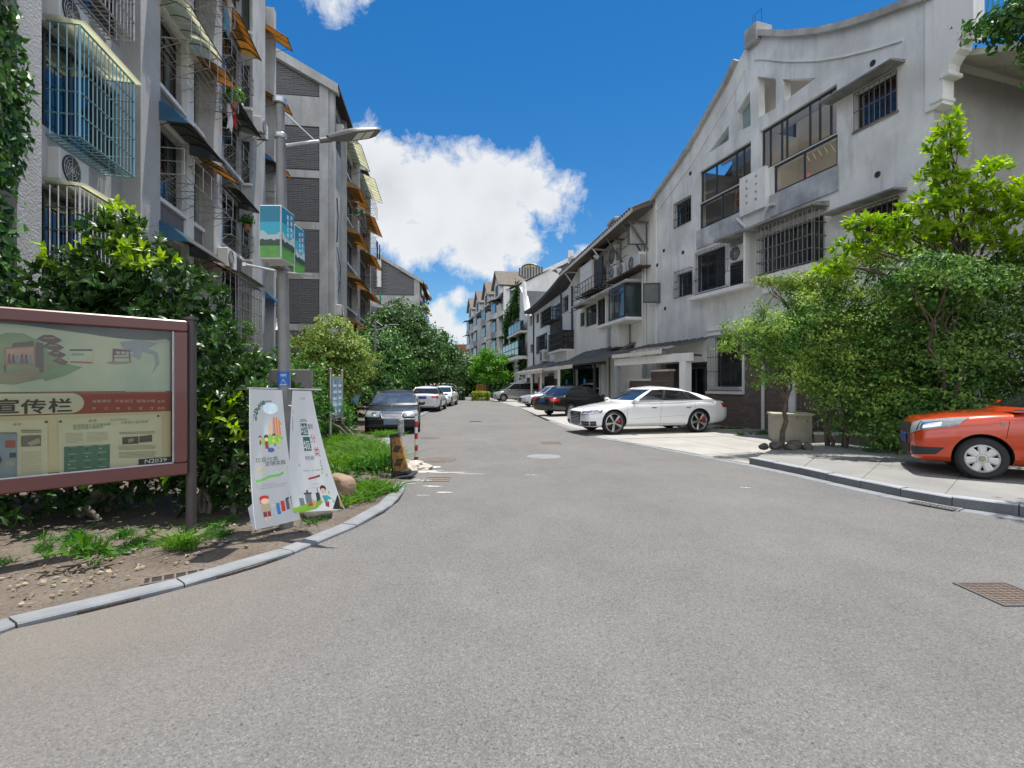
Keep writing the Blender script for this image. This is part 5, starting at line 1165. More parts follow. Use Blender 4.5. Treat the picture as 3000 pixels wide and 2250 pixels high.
# ---- long far block with a run of small gables
Fb = Bld('apartment_building', 'long far apartment block with a run of small gabled dormers', 'apartment building', (-8.6, 108), (-.3, 74))
fb = Fb.root; Lf = Fb.len; zt = 15.2
b = MB(); b.box(0, Lf, 0, 12, 0, zt); b.build('wall', mat('far_pale_render', (.42, .44, .46), .9, var=.3, vscale=.3, streak=.4), fb)
nb_ = 4
for k in range(nb_):
    a = Lf*(k)/nb_; wd = Lf/nb_
    for n in range(5):
        z = .8+2.95*n
        for (u0, u1, out) in ((.04, .40, 1.1), (.46, .58, .05), (.64, .94, .5)):
            xa_, xb_ = a+wd*u0, a+wd*u1
            if out > .2: b = MB(); b.box(xa_-.1, xb_+.1, -out, .0, z-.95, z-.02); b.build('balcony_panel', M_WHITE if (n+k) % 2 else MATS['far_pale_render'], fb)
            b = MB(); b.box(xa_, xb_, -out+.08, -.002, z, z+1.7); b.box(xa_-.06, xb_+.06, -out+.05, 0, z+1.701, z+1.78); wd_ = b.build('window', M_FRAME, fb)
            np_ = 3 if out > .2 else 1
            for i in range(np_): b = MB(); u = (xb_-xa_)/np_; b.box(xa_+u*i+.12, xa_+u*(i+1)-.12, -out+.06, -out+.078, z+.1, z+1.6); b.build('pane', [GLG, mat('pale_pane', (.25, .33, .38), .1), MATS['opening_glass']][(i+n+k) % 3], wd_)
            if out > .2 and (n*3+k) % 3 == 0: b = MB(); b.add([(xa_-.2, 0, z+2.2), (xb_+.2, 0, z+2.2), (xb_+.2, -out-.8, z+1.85), (xa_-.2, -out-.8, z+1.85)], [(0,1,2,3)]); b.box(xa_-.2, xb_+.2, -out-.8, -out-.7, z+1.75, z+1.84); b.build('awning', M_CNP, fb)
    for u in (.43, .61, .97): b = MB(); b.box(a+wd*u-.15, a+wd*u+.15, -.9, .0, 0, zt-1.5 if u != .97 else zt+.5); b.build('pilaster', M_WHITE, fb)
    # dormer gable
    x0_, x1_ = a+wd*.05, a+wd*.52; xm_ = (x0_+x1_)/2; zz = zt-.2
    b = MB(); b.prism([(x0_, zz), (x1_, zz), (x1_, zz+1.9), (xm_, zz+3.9), (x0_, zz+1.9)], -.6, 3.5); dg = b.build('dormer', M_WHITE, fb)
    b = MB(); b.box(xm_-.8, xm_+.8, -.66, -.62, zz+.3, zz+1.9); b.build('dormer_window', M_FRAME, dg)
    band([(x0_-.5, zz+1.5), (xm_, zz+4.05), (x1_+.5, zz+1.5)], -.02, .22, -1.0, 4, 'dormer_roof', mat('far_brown_tile', (.16, .14, .12), .9, var=.3), dg)
b = MB(); b.add([(-.4, -.6, zt), (Lf+.4, -.6, zt), (Lf+.4, 6, zt+3.3), (-.4, 6, zt+3.3)], [(0,1,2,3)]); b.build('roof', MATS['far_brown_tile'], fb)
b = MB(); b.add([(Lf, 0, 0), (Lf, 12, 0), (Lf, 12, zt+1), (Lf, 6, zt+3.2), (Lf, 0, zt)], [(0,1,2,3,4)]); b.build('end_wall', M_WHITE2, fb)
# tiny red roofed house in the distance
Rh = Bld('house', 'tiny distant house with a red roof above the treetops', 'house', (-24, 190), (-12, 188))
b = MB(); b.box(0, 12, 0, 8, 0, 13.5); b.build('wall', M_WHITE, Rh.root)
b = MB(); b.prism([(-.6, 13.3), (12.6, 13.3), (9, 16.2), (3, 16.2)], -.6, 8.6); b.build('roof', mat('red_roof', (.34, .11, .08), .9, var=.3), Rh.root)
for i in range(4): b = MB(); b.box(1+i*2.9, 2.5+i*2.9, -.1, -.01, 10.5, 12.2); b.build('window', M_FRAME, Rh.root)
# ------------------------------------------------------------------ vegetation
LM_MAG = leafmat('glossy_dark_leaf', '#52743a', '#243e1a', rough=.26, trans=.22)
LM_MAGL = leafmat('young_yellow_green_leaf', '#b9cc3c', '#6f9428', rough=.32, trans=.42)
LM_BUSH = leafmat('bush_leaf', '#6c9440', '#33582a', rough=.35, trans=.25)
LM_OLIVE = leafmat('olive_leaf', '#b4ba5c', '#64803c', rough=.45, trans=.3)
LM_CAMPH = leafmat('camphor_leaf', '#6c9146', '#2e4f24', rough=.38, trans=.25)
LM_DARK = leafmat('deep_green_leaf', '#466a30', '#203a18', rough=.4, trans=.2)
LM_LIGHT = leafmat('bright_green_leaf', '#86b42e', '#3f7a1c', rough=.4, trans=.4)
LM_HEDGE = leafmat('yellow_hedge_leaf', '#a8ad28', '#6a8020', rough=.45, trans=.3)
LM_RB = leafmat('planting_leaf', '#bcd060', '#4c7834', rough=.42, trans=.32)
LM_RB2 = leafmat('shaded_planting_leaf', '#9cbc58', '#3c662c', rough=.42, trans=.28)
LM_GRASS = leafmat('grass_blade', '#7da33a', '#3f6a1e', rough=.5, trans=.35)
LM_WEED = leafmat('weed_leaf', '#5f9433', '#2f5c1e', rough=.45, trans=.3)
M_BARK = mat('bark', (.13, .10, .075), .95, var=.5, vscale=9, bump=1, bscale=25)
M_BARKG = mat('grey_bark', (.20, .18, .15), .95, var=.4, vscale=12, bump=.8, bscale=30)
def crown_points(blobs, clump, per, seed, fill=.25, outer=(.72, 1.08)):
    rg = np.random.RandomState(seed); P = []; Nn = []
    for (x, y, z, rx, ry, rz, *k) in blobs:
        area = 4*math.pi*((rx*ry)**1.6/3+(rx*rz)**1.6/3+(ry*rz)**1.6/3)**(1/1.6); n = max(4, int(area/(clump*clump)*1.0*(k[0] if k else 1)))
        d = rg.normal(size=(n, 3)); d /= np.linalg.norm(d, axis=1)[:, None]
        rad = np.where(rg.rand(n) < fill, rg.uniform(.2, .8, n), rg.uniform(outer[0], outer[1], n))[:, None]
        c = np.array([x, y, z])+d*rad*[rx, ry, rz]
        cs = clump*rg.uniform(.6, 1.5, (n, 1)); dirs = d*np.array([1, 1, .8])+[0, 0, .6]
        for i in range(n):
            if c[i, 2] < .08: continue
            e = rg.normal(size=(per, 3))*.42; e[:, 2] *= .42
            q = c[i]+e*cs[i]; q[:, 2] = np.maximum(q[:, 2], .05); P.append(q); Nn.append(np.tile(dirs[i], (per, 1))+e*.8)
    return np.concatenate(P), np.concatenate(Nn)
def limb(b, p0, p1, r0, r1, seed, n=5, wob=.06):
    rg = random.Random(seed); p0 = Vector(p0); p1 = Vector(p1); L = (p1-p0).length; pts = []
    for i in range(n+1):
        t = i/n; w = wob*L*math.sin(math.pi*t); pts.append(p0.lerp(p1, t)+Vector((rg.uniform(-w, w), rg.uniform(-w, w), rg.uniform(-w, w)*.3+w*.5)))
    b.tube(pts, [r0+(r1-r0)*i/n for i in range(n+1)], 7)
    return pts
def tree(name, label, cat, base, blobs, clump=.3, per=14, leaf=.1, m=None, trunk_r=.1, fork=None, group=None, seed=1, bark=None, wid=.42, droop=.15, stems=1, fill=.25, n4=False, limbs=True, extra=None, ros=None):
    t = thing(name, label, cat, (base[0], base[1], 0), 0, group); bz = [(x-base[0], y-base[1], z, *r) for (x, y, z, *r) in blobs]
    b = MB(); fz = fork or min(q[2]-q[5]*.5 for q in bz); top = max(bz, key=lambda q: q[5]*q[3])
    fz = max(.25, fz); rg = random.Random(seed)
    for s in range(stems):
        ox, oy = (rg.uniform(-.2, .2), rg.uniform(-.15, .15)) if stems > 1 else (0, 0)
        f = Vector((top[0]*.3+ox*2, top[1]*.3+oy*2, fz)); limb(b, (ox, oy, -.05), f, trunk_r*(1.25 if stems == 1 else .8), trunk_r*.75, seed+s)
        if s == 0: F0 = f
    b.build('trunk', bark or M_BARK, t, smooth=True, sharp=80)
    if limbs:
        for i, q in enumerate(bz[:14]):
            b = MB(); e = Vector((q[0], q[1], q[2]+q[5]*.35)); limb(b, F0, e, trunk_r*.55, trunk_r*.12, seed+i*7+3, 6, .08)
            for k in range(3): d = Vector((rg.uniform(-1, 1)*q[3], rg.uniform(-1, 1)*q[4], rg.uniform(.1, .9)*q[5])); limb(b, F0.lerp(e, .6), Vector((q[0], q[1], q[2]))+d*.8, trunk_r*.25, trunk_r*.06, seed+i+k, 4)
            b.build('limb', bark or M_BARK, t, smooth=True, sharp=80)
    if ros: rosettes(t, bz, ros[0], ros[1], ros[2], m, seed, name='crown', up=.9); return t
    P, Nn = crown_points(bz, clump, int(per*1.25), seed, fill)
    leaves('crown', P, Nn, leaf, m or LM_CAMPH, t, seed, wid=wid, droop=droop, n4=n4)
    if extra: extra(t)
    return t
def rosettes(parent, blobs, n_per_area, nl, size, m, seed=1, name='foliage', up=.35, origin=(0, 0), spread=.55):
    rg = np.random.RandomState(seed); C_ = []; D_ = []
    for (x, y, z, rx, ry, rz, *k) in blobs:
        n = int(4*math.pi*((rx*ry+rx*rz+ry*rz)/3)*n_per_area*(k[0] if k else 1)); d = rg.normal(size=(n, 3)); d /= np.linalg.norm(d, axis=1)[:, None]
        rad = np.where(rg.rand(n) < .22, rg.uniform(.35, .85, n), rg.uniform(.85, 1.12, n))[:, None]
        C_.append(np.array([x-origin[0], y-origin[1], z])+d*rad*[rx, ry, rz]); q = d+[0, 0, up]+rg.normal(size=(n, 3))*.3; D_.append(q/np.linalg.norm(q, axis=1)[:, None])
    C_ = np.concatenate(C_); D_ = np.concatenate(D_); ok = C_[:, 2] > .12; C_ = C_[ok]; D_ = D_[ok]; n = len(C_)
    a = np.cross(D_, rg.normal(size=(n, 3))); a /= np.linalg.norm(a, axis=1)[:, None]; b = np.cross(D_, a); P = []; A = []; Nn = []
    for k in range(nl):
        t = 2*math.pi*k/nl+rg.uniform(-.3, .3, n); sp = rg.uniform(.25, .85, n)*(1 if k else .2)
        ax = D_*np.cos(sp*1.5)[:, None]*.9+(a*np.cos(t)[:, None]+b*np.sin(t)[:, None])*np.sin(sp*1.5)[:, None]*1.0
        P.append(C_-D_*rg.uniform(0, .05, (n, 1))); A.append(ax); Nn.append(D_)
    P = np.concatenate(P); A = np.concatenate(A); Nn = np.concatenate(Nn)
    return leaves(name, P, Nn, size, m, parent, seed, wid=.19, fold=.05, jit=.15, n4=True, axis=A)
def shrub(label, base, blobs, dens=26, nl=7, size=.15, m=None, seed=1, stems=5, group=None, young=None, name='shrub', cat='shrub'):
    t = thing(name, label, cat, (base[0], base[1], 0), 0, group); rg = random.Random(seed)
    for s in range(stems):
        q = rg.choice(blobs); b = MB(); limb(b, (rg.uniform(-.25, .25), rg.uniform(-.2, .2), 0), (q[0]-base[0]+rg.uniform(-.3, .3)*q[3], q[1]-base[1], q[2]+rg.uniform(-.2, .5)*q[5]), .035, .012, seed+s, 6, .1); b.build('stem', M_BARKG, t, smooth=True, sharp=80)
    rosettes(t, blobs, dens, nl, size, m or LM_MAG, seed, origin=base)
    if young: rosettes(t, young, dens*1.1, nl, size*.9, LM_MAGL, seed+5, origin=base, name='young_leaves', up=.8)
    return t
HG = 'evergreen shrubs along the near verge'
shrub('tall glossy shrub with yellow-green tips rising above the notice board', (-5.5, 7.2), [(-5.5, 7.3, 3.15, .62, .6, .8), (-6.1, 7.3, 2.75, .6, .6, .7), (-4.85, 7.3, 2.7, .7, .6, .65), (-5.45, 7.1, 2.1, 1.1, .7, .9), (-4.4, 7.2, 2.2, .45, .5, .5), (-6.3, 7.1, 2.0, .7, .7, .8)], 30, 7, .17, seed=3, stems=9, group=HG, young=[(-5.5, 7.2, 3.8, .22, .25, .3), (-5.0, 7.1, 3.35, .4, .35, .2, .5), (-6.0, 7.1, 3.35, .4, .35, .2, .4)])
shrub('dark evergreen shrub filling the ground behind the notice board', (-5.0, 6.2), [(-4.9, 6.2, .75, .9, .45, .7), (-5.7, 5.6, .7, .9, .5, .7), (-4.3, 6.4, 1.3, .55, .45, .6), (-6.3, 5.0, .8, .9, .5, .8), (-6.8, 5.6, 1.7, .7, .7, 1.0), (-5.6, 6.4, 1.6, .8, .4, .7)], 38, 6, .15, LM_DARK, seed=4, stems=8, group=HG)
shrub('glossy evergreen shrub between the notice board post and the banners', (-3.6, 6.35), [(-3.75, 6.5, 1.75, .5, .45, .6), (-3.55, 6.35, .95, .55, .45, .75), (-3.15, 6.5, 1.2, .4, .4, .75), (-3.25, 6.3, .6, .5, .4, .5), (-3.9, 6.2, .7, .4, .4, .55)], 34, 7, .14, seed=5, stems=7, group=HG, young=[(-3.4, 6.1, 1.15, .35, .2, .3, .7), (-3.85, 5.85, .75, .18, .15, .25, .8)])
shrub('loose shrub with paler leaves behind the lamp post and grey board', (-4.4, 9.6), [(-4.6, 9.8, 1.2, .8, .7, .9), (-4.5, 10.6, 1.2, .55, .6, .8), (-5.3, 9.2, 1.5, .7, .7, 1.0), (-5.2, 8.4, 1.9, .5, .5, .9)], 22, 7, .14, LM_BUSH, seed=6, stems=6, group=HG)
tree('garden_tree', 'yellow-green flowering tree between the lamp post and the second block', 'tree', (-6.2, 17.4), [(-6.1, 17.3, 2.9, 1.0, 1.0, 1.0), (-6.8, 17.6, 2.5, .9, .9, .9), (-5.4, 17.1, 2.4, .9, .9, .9), (-5.7, 17.0, 1.6, .7, .7, .8), (-6.2, 17, 1.5, 1.2, .9, 1.0), (-7.3, 17, 1.6, .9, .9, 1.0)], .26, 16, .10, LM_OLIVE, .09, seed=8)
shrub('low round shrub beside the blue information board', (-4.5, 14.4), [(-5.0, 14.9, .5, .45, .6, .5), (-5.4, 13.6, .8, .6, .6, .8), (-5.5, 15.6, .7, .6, .6, .6)], 30, 6, .12, LM_WEED, seed=9, stems=4, group='low shrubs by the car')
shrub('dark green shrub behind the blue information board', (-5.4, 15.4), [(-6.0, 15.4, 1.2, .8, .7, 1.1), (-6.3, 14.6, 1.4, .9, .8, 1.2), (-6.2, 17.6, 1.0, .8, .8, .9)], 20, 6, .15, LM_BUSH, seed=10, stems=5, group='low shrubs by the car')
TG = 'street trees along the far verge'
tree('camphor_tree', 'tallest dark evergreen tree over the parked white cars', 'tree', (-7.6, 34.5), [(-7.4, 34.5, 5.6, 1.9, 1.9, 1.6), (-8.5, 34, 4.6, 1.8, 1.8, 1.6), (-6.3, 34.3, 4.5, 1.6, 1.6, 1.5), (-7.4, 33.6, 3.4, 2.5, 1.8, 1.6), (-5.7, 34.3, 3.3, 1.3, 1.4, 1.2), (-9.0, 34, 3.0, 1.6, 1.5, 1.5)], .5, 20, .17, LM_CAMPH, .2, seed=11, group=TG)
tree('camphor_tree', 'dark evergreen tree next along from the tallest one', 'tree', (-6.8, 43), [(-6.8, 43, 4.5, 2.0, 2.0, 1.6), (-5.3, 43, 3.7, 1.3, 1.5, 1.4), (-7.5, 42.5, 3.4, 2.2, 1.8, 1.6), (-5.6, 42, 2.5, 1.2, 1.2, 1.1)], .55, 18, .2, LM_CAMPH, .2, seed=12, group=TG)
tree('camphor_tree', 'shorter dense tree behind the black saloon', 'tree', (-6.9, 26.5), [(-6.9, 26.5, 3.3, 1.5, 1.4, 1.3), (-5.9, 26, 2.5, 1.2, 1.1, 1.1), (-7.6, 25.6, 2.4, 1.4, 1.2, 1.3), (-6.4, 25.2, 1.4, 1.4, 1.0, 1.0)], .4, 18, .15, LM_BUSH, .13, seed=13, group=TG)
tree('garden_tree', 'deep green tree just beside the far street lamp', 'tree', (-6.6, 21.5), [(-6.6, 21.5, 2.3, 1.2, 1.1, 1.1), (-6.1, 21.6, 1.8, 1.0, .7, .9), (-7.4, 21, 2.1, 1.1, 1.0, 1.1), (-6.3, 20.0, 1.1, .8, .7, .8)], .34, 18, .12, LM_CAMPH, .1, seed=14, group=TG)
tree('camphor_tree', 'dark tree over the last white car at the bend', 'tree', (-7.6, 52), [(-7.6, 52, 4.2, 2.3, 2.0, 1.9), (-6.3, 53, 3.2, 1.9, 1.6, 1.6)], .6, 18, .24, LM_DARK, .2, seed=15, group=TG)
FG = 'trees closing the end of the street'
for i, (x, y, z, r, m) in enumerate([(-8.6, 64, 3.6, 2.6, LM_CAMPH), (-5.9, 67, 3.3, 2.5, LM_BUSH), (-3.4, 70, 3.2, 2.3, LM_CAMPH), (-12, 68, 4.2, 3.2, LM_DARK), (-1.6, 66, 2.8, 2.2, LM_CAMPH)]):
    tree('street_tree', ['rounded green tree left of the others at the end of the street', 'pale green tree in the middle of the end of the street', 'dark green tree behind the light green one at the end of the street', 'large dark tree farthest left at the end of the street', 'dark tree against the foot of the far block'][i], 'tree', (x, y), [(x, y, z, r, r, r), (x+r*.5, y-.5, z-1.3, r*.8, r*.8, r*.8), (x-r*.5, y-.5, z-1.2, r*.8, r*.8, r*.8)], .8, 16, .32, m, .2, seed=20+i, group=FG)
tree('light_green_tree', 'bright light green tree beside the orange signboard', 'tree', (-2.5, 52), [(-2.4, 52, 4.6, .8, .8, .8), (-3.3, 51.6, 3.9, .6, .7, .45), (-3.7, 51.6, 3.0, .7, .8, .5), (-1.6, 51.8, 3.6, .8, .8, .6), (-2.5, 51.4, 2.6, 1.2, .9, .8), (-.8, 52.3, 4.1, .5, .6, .5), (-1.0, 51.6, 2.6, .7, .6, .5)], .5, 18, .2, LM_LIGHT, .12, seed=30, wid=.5)
t = thing('conifer_tree', 'slim dark conifer tip rising above the street trees', 'tree', (-11.1, 84, 0)); b = MB(); b.tube([(0, 0, 0), (0, 0, 10)], [.2, .03], 6); b.build('trunk', M_BARK, t)
rg = np.random.RandomState(5); hh = rg.rand(2500)**.8; rr_ = (1-hh)*1.5+.12; th = rg.rand(2500)*6.283; P_ = np.stack([rr_*np.cos(th), rr_*np.sin(th), 1.5+hh*8.6], 1); leaves('crown', P_, P_*[1, 1, 0]+[0, 0, .6], .38, LM_DARK, t, 5)
def hedge(label, c, d, n, size, m, seed, rz=0, name='hedge', cat='hedge'):
    rg = np.random.RandomState(seed); P = (rg.rand(n, 3)-.5); k = rg.randint(0, 3, n); sgn = np.sign(P[np.arange(n), k]); P[np.arange(n), k] = sgn*rg.uniform(.38, .53, n); P *= np.array(d); P[:, 2] += d[2]/2
    o = leaves(name, P, P*[1, 1, 1]+[0, 0, .3], size, m, None, seed, cat=cat, label=label); o.location = (c[0], c[1], .05); o.rotation_euler = (0, 0, rz); return o
hedge('low yellow-green clipped hedge under the orange signboard', (-3.0, 49.3), (1.6, 1.5, .8), 1500, .14, LM_HEDGE, 3)
hedge('round dark clipped shrub at the bend of the road', (-5.3, 50.5), (1.2, 1.2, 1.2), 1200, .15, LM_DARK, 4, name='clipped_shrub', cat='shrub')
# right-hand planting
def lantern(t): pass
tree('small_tree', 'slender small-leaved tree with arching branches ringed by rocks', 'tree', (6.22, 11.75), [(5.9, 11.7, 2.75, .75, .6, .55), (5.3, 11.6, 2.85, .5, .4, .3), (4.85, 11.5, 2.6, .25, .22, .28), (6.5, 11.8, 2.6, .7, .6, .7), (6.1, 11.7, 2.0, .55, .5, .45), (5.45, 11.6, 2.35, .3, .3, .3), (5.65, 11.7, 3.35, .14, .14, .35), (5.55, 11.3, 1.75, .25, .2, .2, .7), (6.9, 11.8, 3.3, .5, .5, .5)], .2, 20, .06, LM_RB, .055, fork=1.2, seed=40, bark=M_BARK, wid=.28)
MG = 'dense planting in front of the gable house'
tree('broadleaf_bush', 'large leafy bush right of the slender tree', 'bush', (7.7, 11.9), [(7.35, 12.0, 2.6, 1.0, .8, 1.2), (7.2, 11.9, 1.75, .6, .6, .6), (7.9, 11.9, 1.7, 1.0, .7, 1.3), (7.3, 12, 3.7, .8, .6, .6), (8.2, 11.9, 3.5, .9, .7, .8), (8.2, 11.5, 2.6, .8, .6, 1.0), (6.8, 11.8, 2.9, .8, .6, .8), (8.1, 11.4, 1.3, .6, .5, .8)], .36, 34, .085, LM_RB, .06, fork=.6, seed=41, group=MG, stems=4, fill=.3, wid=.26)
tree('broadleaf_bush', 'deep shaded bush directly behind the bonnet of the orange car', 'bush', (9.2, 11.3), [(8.9, 11.2, 2.4, 1.2, .9, 1.6), (9.9, 11.1, 2.7, 1.2, .9, 1.6), (9.3, 10.9, 1.0, 1.2, .7, 1.0), (8.3, 11.2, 1.0, .8, .6, 1.0), (9.2, 11.3, 4.0, 1.1, .8, .7), (8.8, 10.2, 3.5, 1.1, .7, .5), (7.7, 9.4, 3.75, .7, .45, .22, .7)], .36, 40, .10, LM_RB2, .07, fork=.6, seed=42, group=MG, stems=5, fill=.3, wid=.26)
tree('broadleaf_bush', 'bush at the right edge behind the orange car windscreen', 'bush', (11.2, 10.7), [(11.1, 10.6, 2.7, 1.2, .9, 1.7), (12.2, 10.2, 2.6, 1.2, .9, 1.9), (11.3, 10.3, 1.0, 1.3, .8, 1.1), (11.0, 10.8, 4.1, 1.1, .8, .6)], .36, 40, .10, LM_RB2, .07, fork=.6, seed=43, group=MG, stems=5, fill=.3, wid=.26)
tree('feathery_bush', 'feathery yellow-green spray of branches reaching over the caged bay', 'bush', (7.6, 12.3), [(7.2, 12.1, 4.05, .8, .5, .28), (6.5, 12.1, 4.0, .5, .4, .16), (7.9, 12.0, 4.5, .7, .5, .25), (6.05, 12.1, 4.05, .3, .25, .1), (8.6, 11.9, 4.6, .6, .5, .25)], .2, 16, .075, LM_OLIVE, .05, fork=2.2, seed=44, wid=.25, droop=.4)
shoots = [(9.05, 10.6, 7.0, .18, .15, .25), (9.0, 10.6, 6.5, .35, .25, .3), (8.8, 10.6, 5.95, .3, .25, .2), (9.3, 10.6, 5.6, .55, .35, .3), (9.85, 10.5, 6.05, .28, .2, .12), (10.4, 10.4, 5.55, .5, .3, .2), (9.9, 10.5, 5.2, .5, .35, .3), (8.6, 10.6, 5.3, .5, .35, .2), (8.0, 10.7, 5.0, .35, .3, .18), (7.5, 10.8, 5.0, .4, .25, .14), (7.3, 10.8, 4.5, .45, .3, .16), (6.9, 10.9, 4.05, .4, .25, .12), (8.4, 10.7, 4.7, .6, .4, .25), (9.2, 10.6, 4.7, .6, .4, .3), (10.2, 10.3, 4.6, .7, .4, .35), (10.9, 10.2, 5.0, .4, .3, .3)]
tree('young_tree', 'tall young tree with bright yellow-green broad leaves above the bushes', 'tree', (9.2, 10.9), [s_+(.95,) for s_ in shoots], .2, 6, .15, LM_MAGL, .06, fork=3.6, seed=45, ros=(30, 8, .20))
tree('overhanging_tree', 'tree outside the corner whose branches hang into the top right of the view', 'tree', (9.6, 6.9), [(7.05, 7.2, 6.75, .5, .4, .22), (7.45, 7.1, 6.4, .3, .3, .25), (7.9, 7.0, 6.9, .8, .6, .45), (9.2, 6.9, 7.1, 1.4, 1.2, .8)], .2, 14, .12, LM_BUSH, .14, fork=5.2, seed=46, wid=.28, droop=.5)
# left edge: ivy down the rough pillar and a hanging branch
rg = np.random.RandomState(9); n = 5200; xs_ = rg.uniform(A.xs(-160, .4), A.xs(70, .4), n); z_ = rg.uniform(.2, 11, n)
edge = A.xs(62, .4)-.35*(np.sin(z_*1.9)+np.sin(z_*.7+1)*.8+1.1)*.55; keep = (xs_ < edge) | (rg.rand(n) < .03); xs_ = xs_[keep]; z_ = z_[keep]; n = len(z_)
P_ = np.array([tuple(A.M @ Vector((xs_[i], -.38-rg.rand()*.16, z_[i]))) for i in range(n)]); nn = np.tile(np.array(A.M.to_3x3() @ Vector((0, -1, .6))), (n, 1))
leaves('ivy', P_, nn, .15, LM_BUSH, None, 7, label='ivy hanging down the rough pillar at the left edge', cat='ivy', wid=.36, droop=.6)
def leaflets(t, stems, seed, size=.16, m=LM_MAGL):
    rg = np.random.RandomState(seed); P = []; A_ = []; N_ = []
    for (p0, p1) in stems:
        p0 = np.array(p0); p1 = np.array(p1); d = (p1-p0)/np.linalg.norm(p1-p0); s = np.cross(d, [0, 0, 1]); s /= np.linalg.norm(s)
        for k in range(11):
            q = p0+(p1-p0)*(k+1)/11
            for sg in (-1, 1): P.append(q); A_.append(d*.55+s*sg*.8+np.array([0, 0, -.55])+rg.normal(size=3)*.1); N_.append([0, 0, 1])
        P.append(p1); A_.append(d+np.array([0, 0, -.3])); N_.append([0, 0, 1])
    leaves('leaflets', np.array(P), np.array(N_), size, m, t, seed, wid=.17, fold=.05, jit=.2, n4=True, axis=np.array(A_))
t = thing('leafy_branch', 'hanging branch of long drooping leaflets at the left edge', 'branch', (-7.2, 5.6, 0)); b = MB(); b.tube([(-1, -.5, 0), (-.9, -.3, 3), (-.3, 0, 4.6)], [.06, .04, .02], 6); b.build('stem', M_BARKG, t)
leaflets(t, [((-.4, 0, 4.55), (.62, .3, 4.3)), ((-.4, 0, 4.1), (.5, .2, 3.55)), ((-.3, -.1, 3.2), (.55, .1, 2.95)), ((-.6, 0, 5.0), (.1, .1, 4.9)), ((-.5, 0, 3.8), (.2, -.2, 3.9)), ((-.4, 0, 2.7), (.35, .1, 2.55))], 3, .2, LM_BUSH)
# grass, weeds and litter of the verge
def grass(name, label, patches, m, blade=.16, seed=1, wid=.045):
    rg = np.random.RandomState(seed); P = []; A_ = []
    for (x, y, rx, ry, n, hs) in patches:
        nt = max(3, n//22); c = rg.normal(size=(nt, 2))*[rx*.5, ry*.5]+[x, y]
        k = rg.randint(0, nt, n); p = c[k]+rg.normal(size=(n, 2))*.035; a = rg.normal(size=(n, 2))*.55
        P.append(np.column_stack([p, np.full(n, .02)])); A_.append(np.column_stack([a, rg.uniform(.6, 1.2, n)])*hs)
    P = np.concatenate(P); A_ = np.concatenate(A_); n = len(P); s = np.cross(A_, rg.normal(size=(n, 3))); s /= np.linalg.norm(s, axis=1)[:, None]; L_ = blade*rg.uniform(.5, 1.3, (n, 1))*np.linalg.norm(A_, axis=1)[:, None]
    An = A_/np.linalg.norm(A_, axis=1)[:, None]; w = blade*wid
    mid = P+An*L_*.55; tip = P+An*L_+np.column_stack([A_[:, :2]*.12, np.full(n, -.03)]) 
    V = np.stack([P-s*w, P+s*w, mid+s*w*.8, mid-s*w*.8, tip], 1).reshape(-1, 3); me = bpy.data.meshes.new(name)
    F = []; 
    for i in range(n): o = i*5; F += [(o, o+1, o+2, o+3), (o+3, o+2, o+4)]
    me.from_pydata(V.tolist(), [], F); me.materials.append(m); return ob(name, me, None, kind='stuff', label=label)
grass('grass', 'long green grass growing on the verge beside the information board', [(-3.7, 12.2, .5, 1.0, 2200, 1.1), (-3.0, 10.6, .35, .8, 2000, 1.5), (-4.6, 13.4, .5, 1.0, 1500, 1.2), (-2.55, 9.7, .3, .5, 1300, 1.5), (-3.9, 15.6, .5, .8, 700, .9), (-2.05, 7.4, .35, .35, 900, .9), (-2.3, 6.8, .3, .25, 500, .8), (-3.15, 4.95, .15, .12, 260, .8), (-3.4, 9.3, .6, .8, 1200, 1.6)], LM_GRASS, .2, 3)
grass('weeds', 'scattered short weeds in the bare soil', [(-3.05, 5.35, .25, .1, 160, .6), (-4.0, 4.9, .5, .35, 420, .5), (-4.9, 4.3, .6, .4, 700, .55), (-4.3, 5.2, .6, .3, 500, .7), (-3.4, 5.6, .3, .3, 260, .6), (-2.6, 5.9, .3, .2, 160, .6), (-4.6, 4.0, .3, .2, 120, .6), (-2.2, 7.9, .3, .2, 200, .7)], LM_WEED, .12, 4)
for i, (x, y, s, lb) in enumerate([(-2.32, 8.75, .3, 'clump of broad-leaved weeds beside the yellow divider'), (-2.65, 8.3, .28, 'clump of broad-leaved weeds behind the boulder'), (-3.75, 4.45, .18, 'small pale-leaved seedling under the notice board'), (-2.45, 5.95, .09, 'tiny two-leaved plant at the foot of the second banner')]):
    t = thing('weed_clump', lb, 'plant', (x, y, .02), 0, 'weeds on the verge'); rosettes(t, [(0, 0, s*.55, s, s*.8, s*.6)], [55, 55, 60, 80][i], 6, [.12, .11, .16, .08][i], [LM_WEED, LM_WEED, LM_GRASS, LM_LIGHT][i], 60+i)
rg = np.random.RandomState(21); n = 1000; P_ = np.column_stack([rg.uniform(-5.2, -2.2, n), rg.uniform(3.6, 8.5, n), np.full(n, .03)])
ok = [(p[1]-3.4) > (p[0]+4.0)*1.5-.6 and p[1] < 6.2+(p[0]+3)*2.2+1.5 for p in P_]; P_ = P_[np.array(ok)]
leaves('leaf_litter', P_, np.tile([0, 0, 1.0], (len(P_), 1)), .045, mat('dry_leaf', (.13, .08, .045), .8, island=.6, col2=(.30, .24, .15)), None, 5, jit=.35, kind='stuff', label='dry leaves scattered on the bare soil')
b = MB(); rg2 = random.Random(4)
M_STONE = mat('pale_stone', (.30, .285, .26), .9, island=.4)
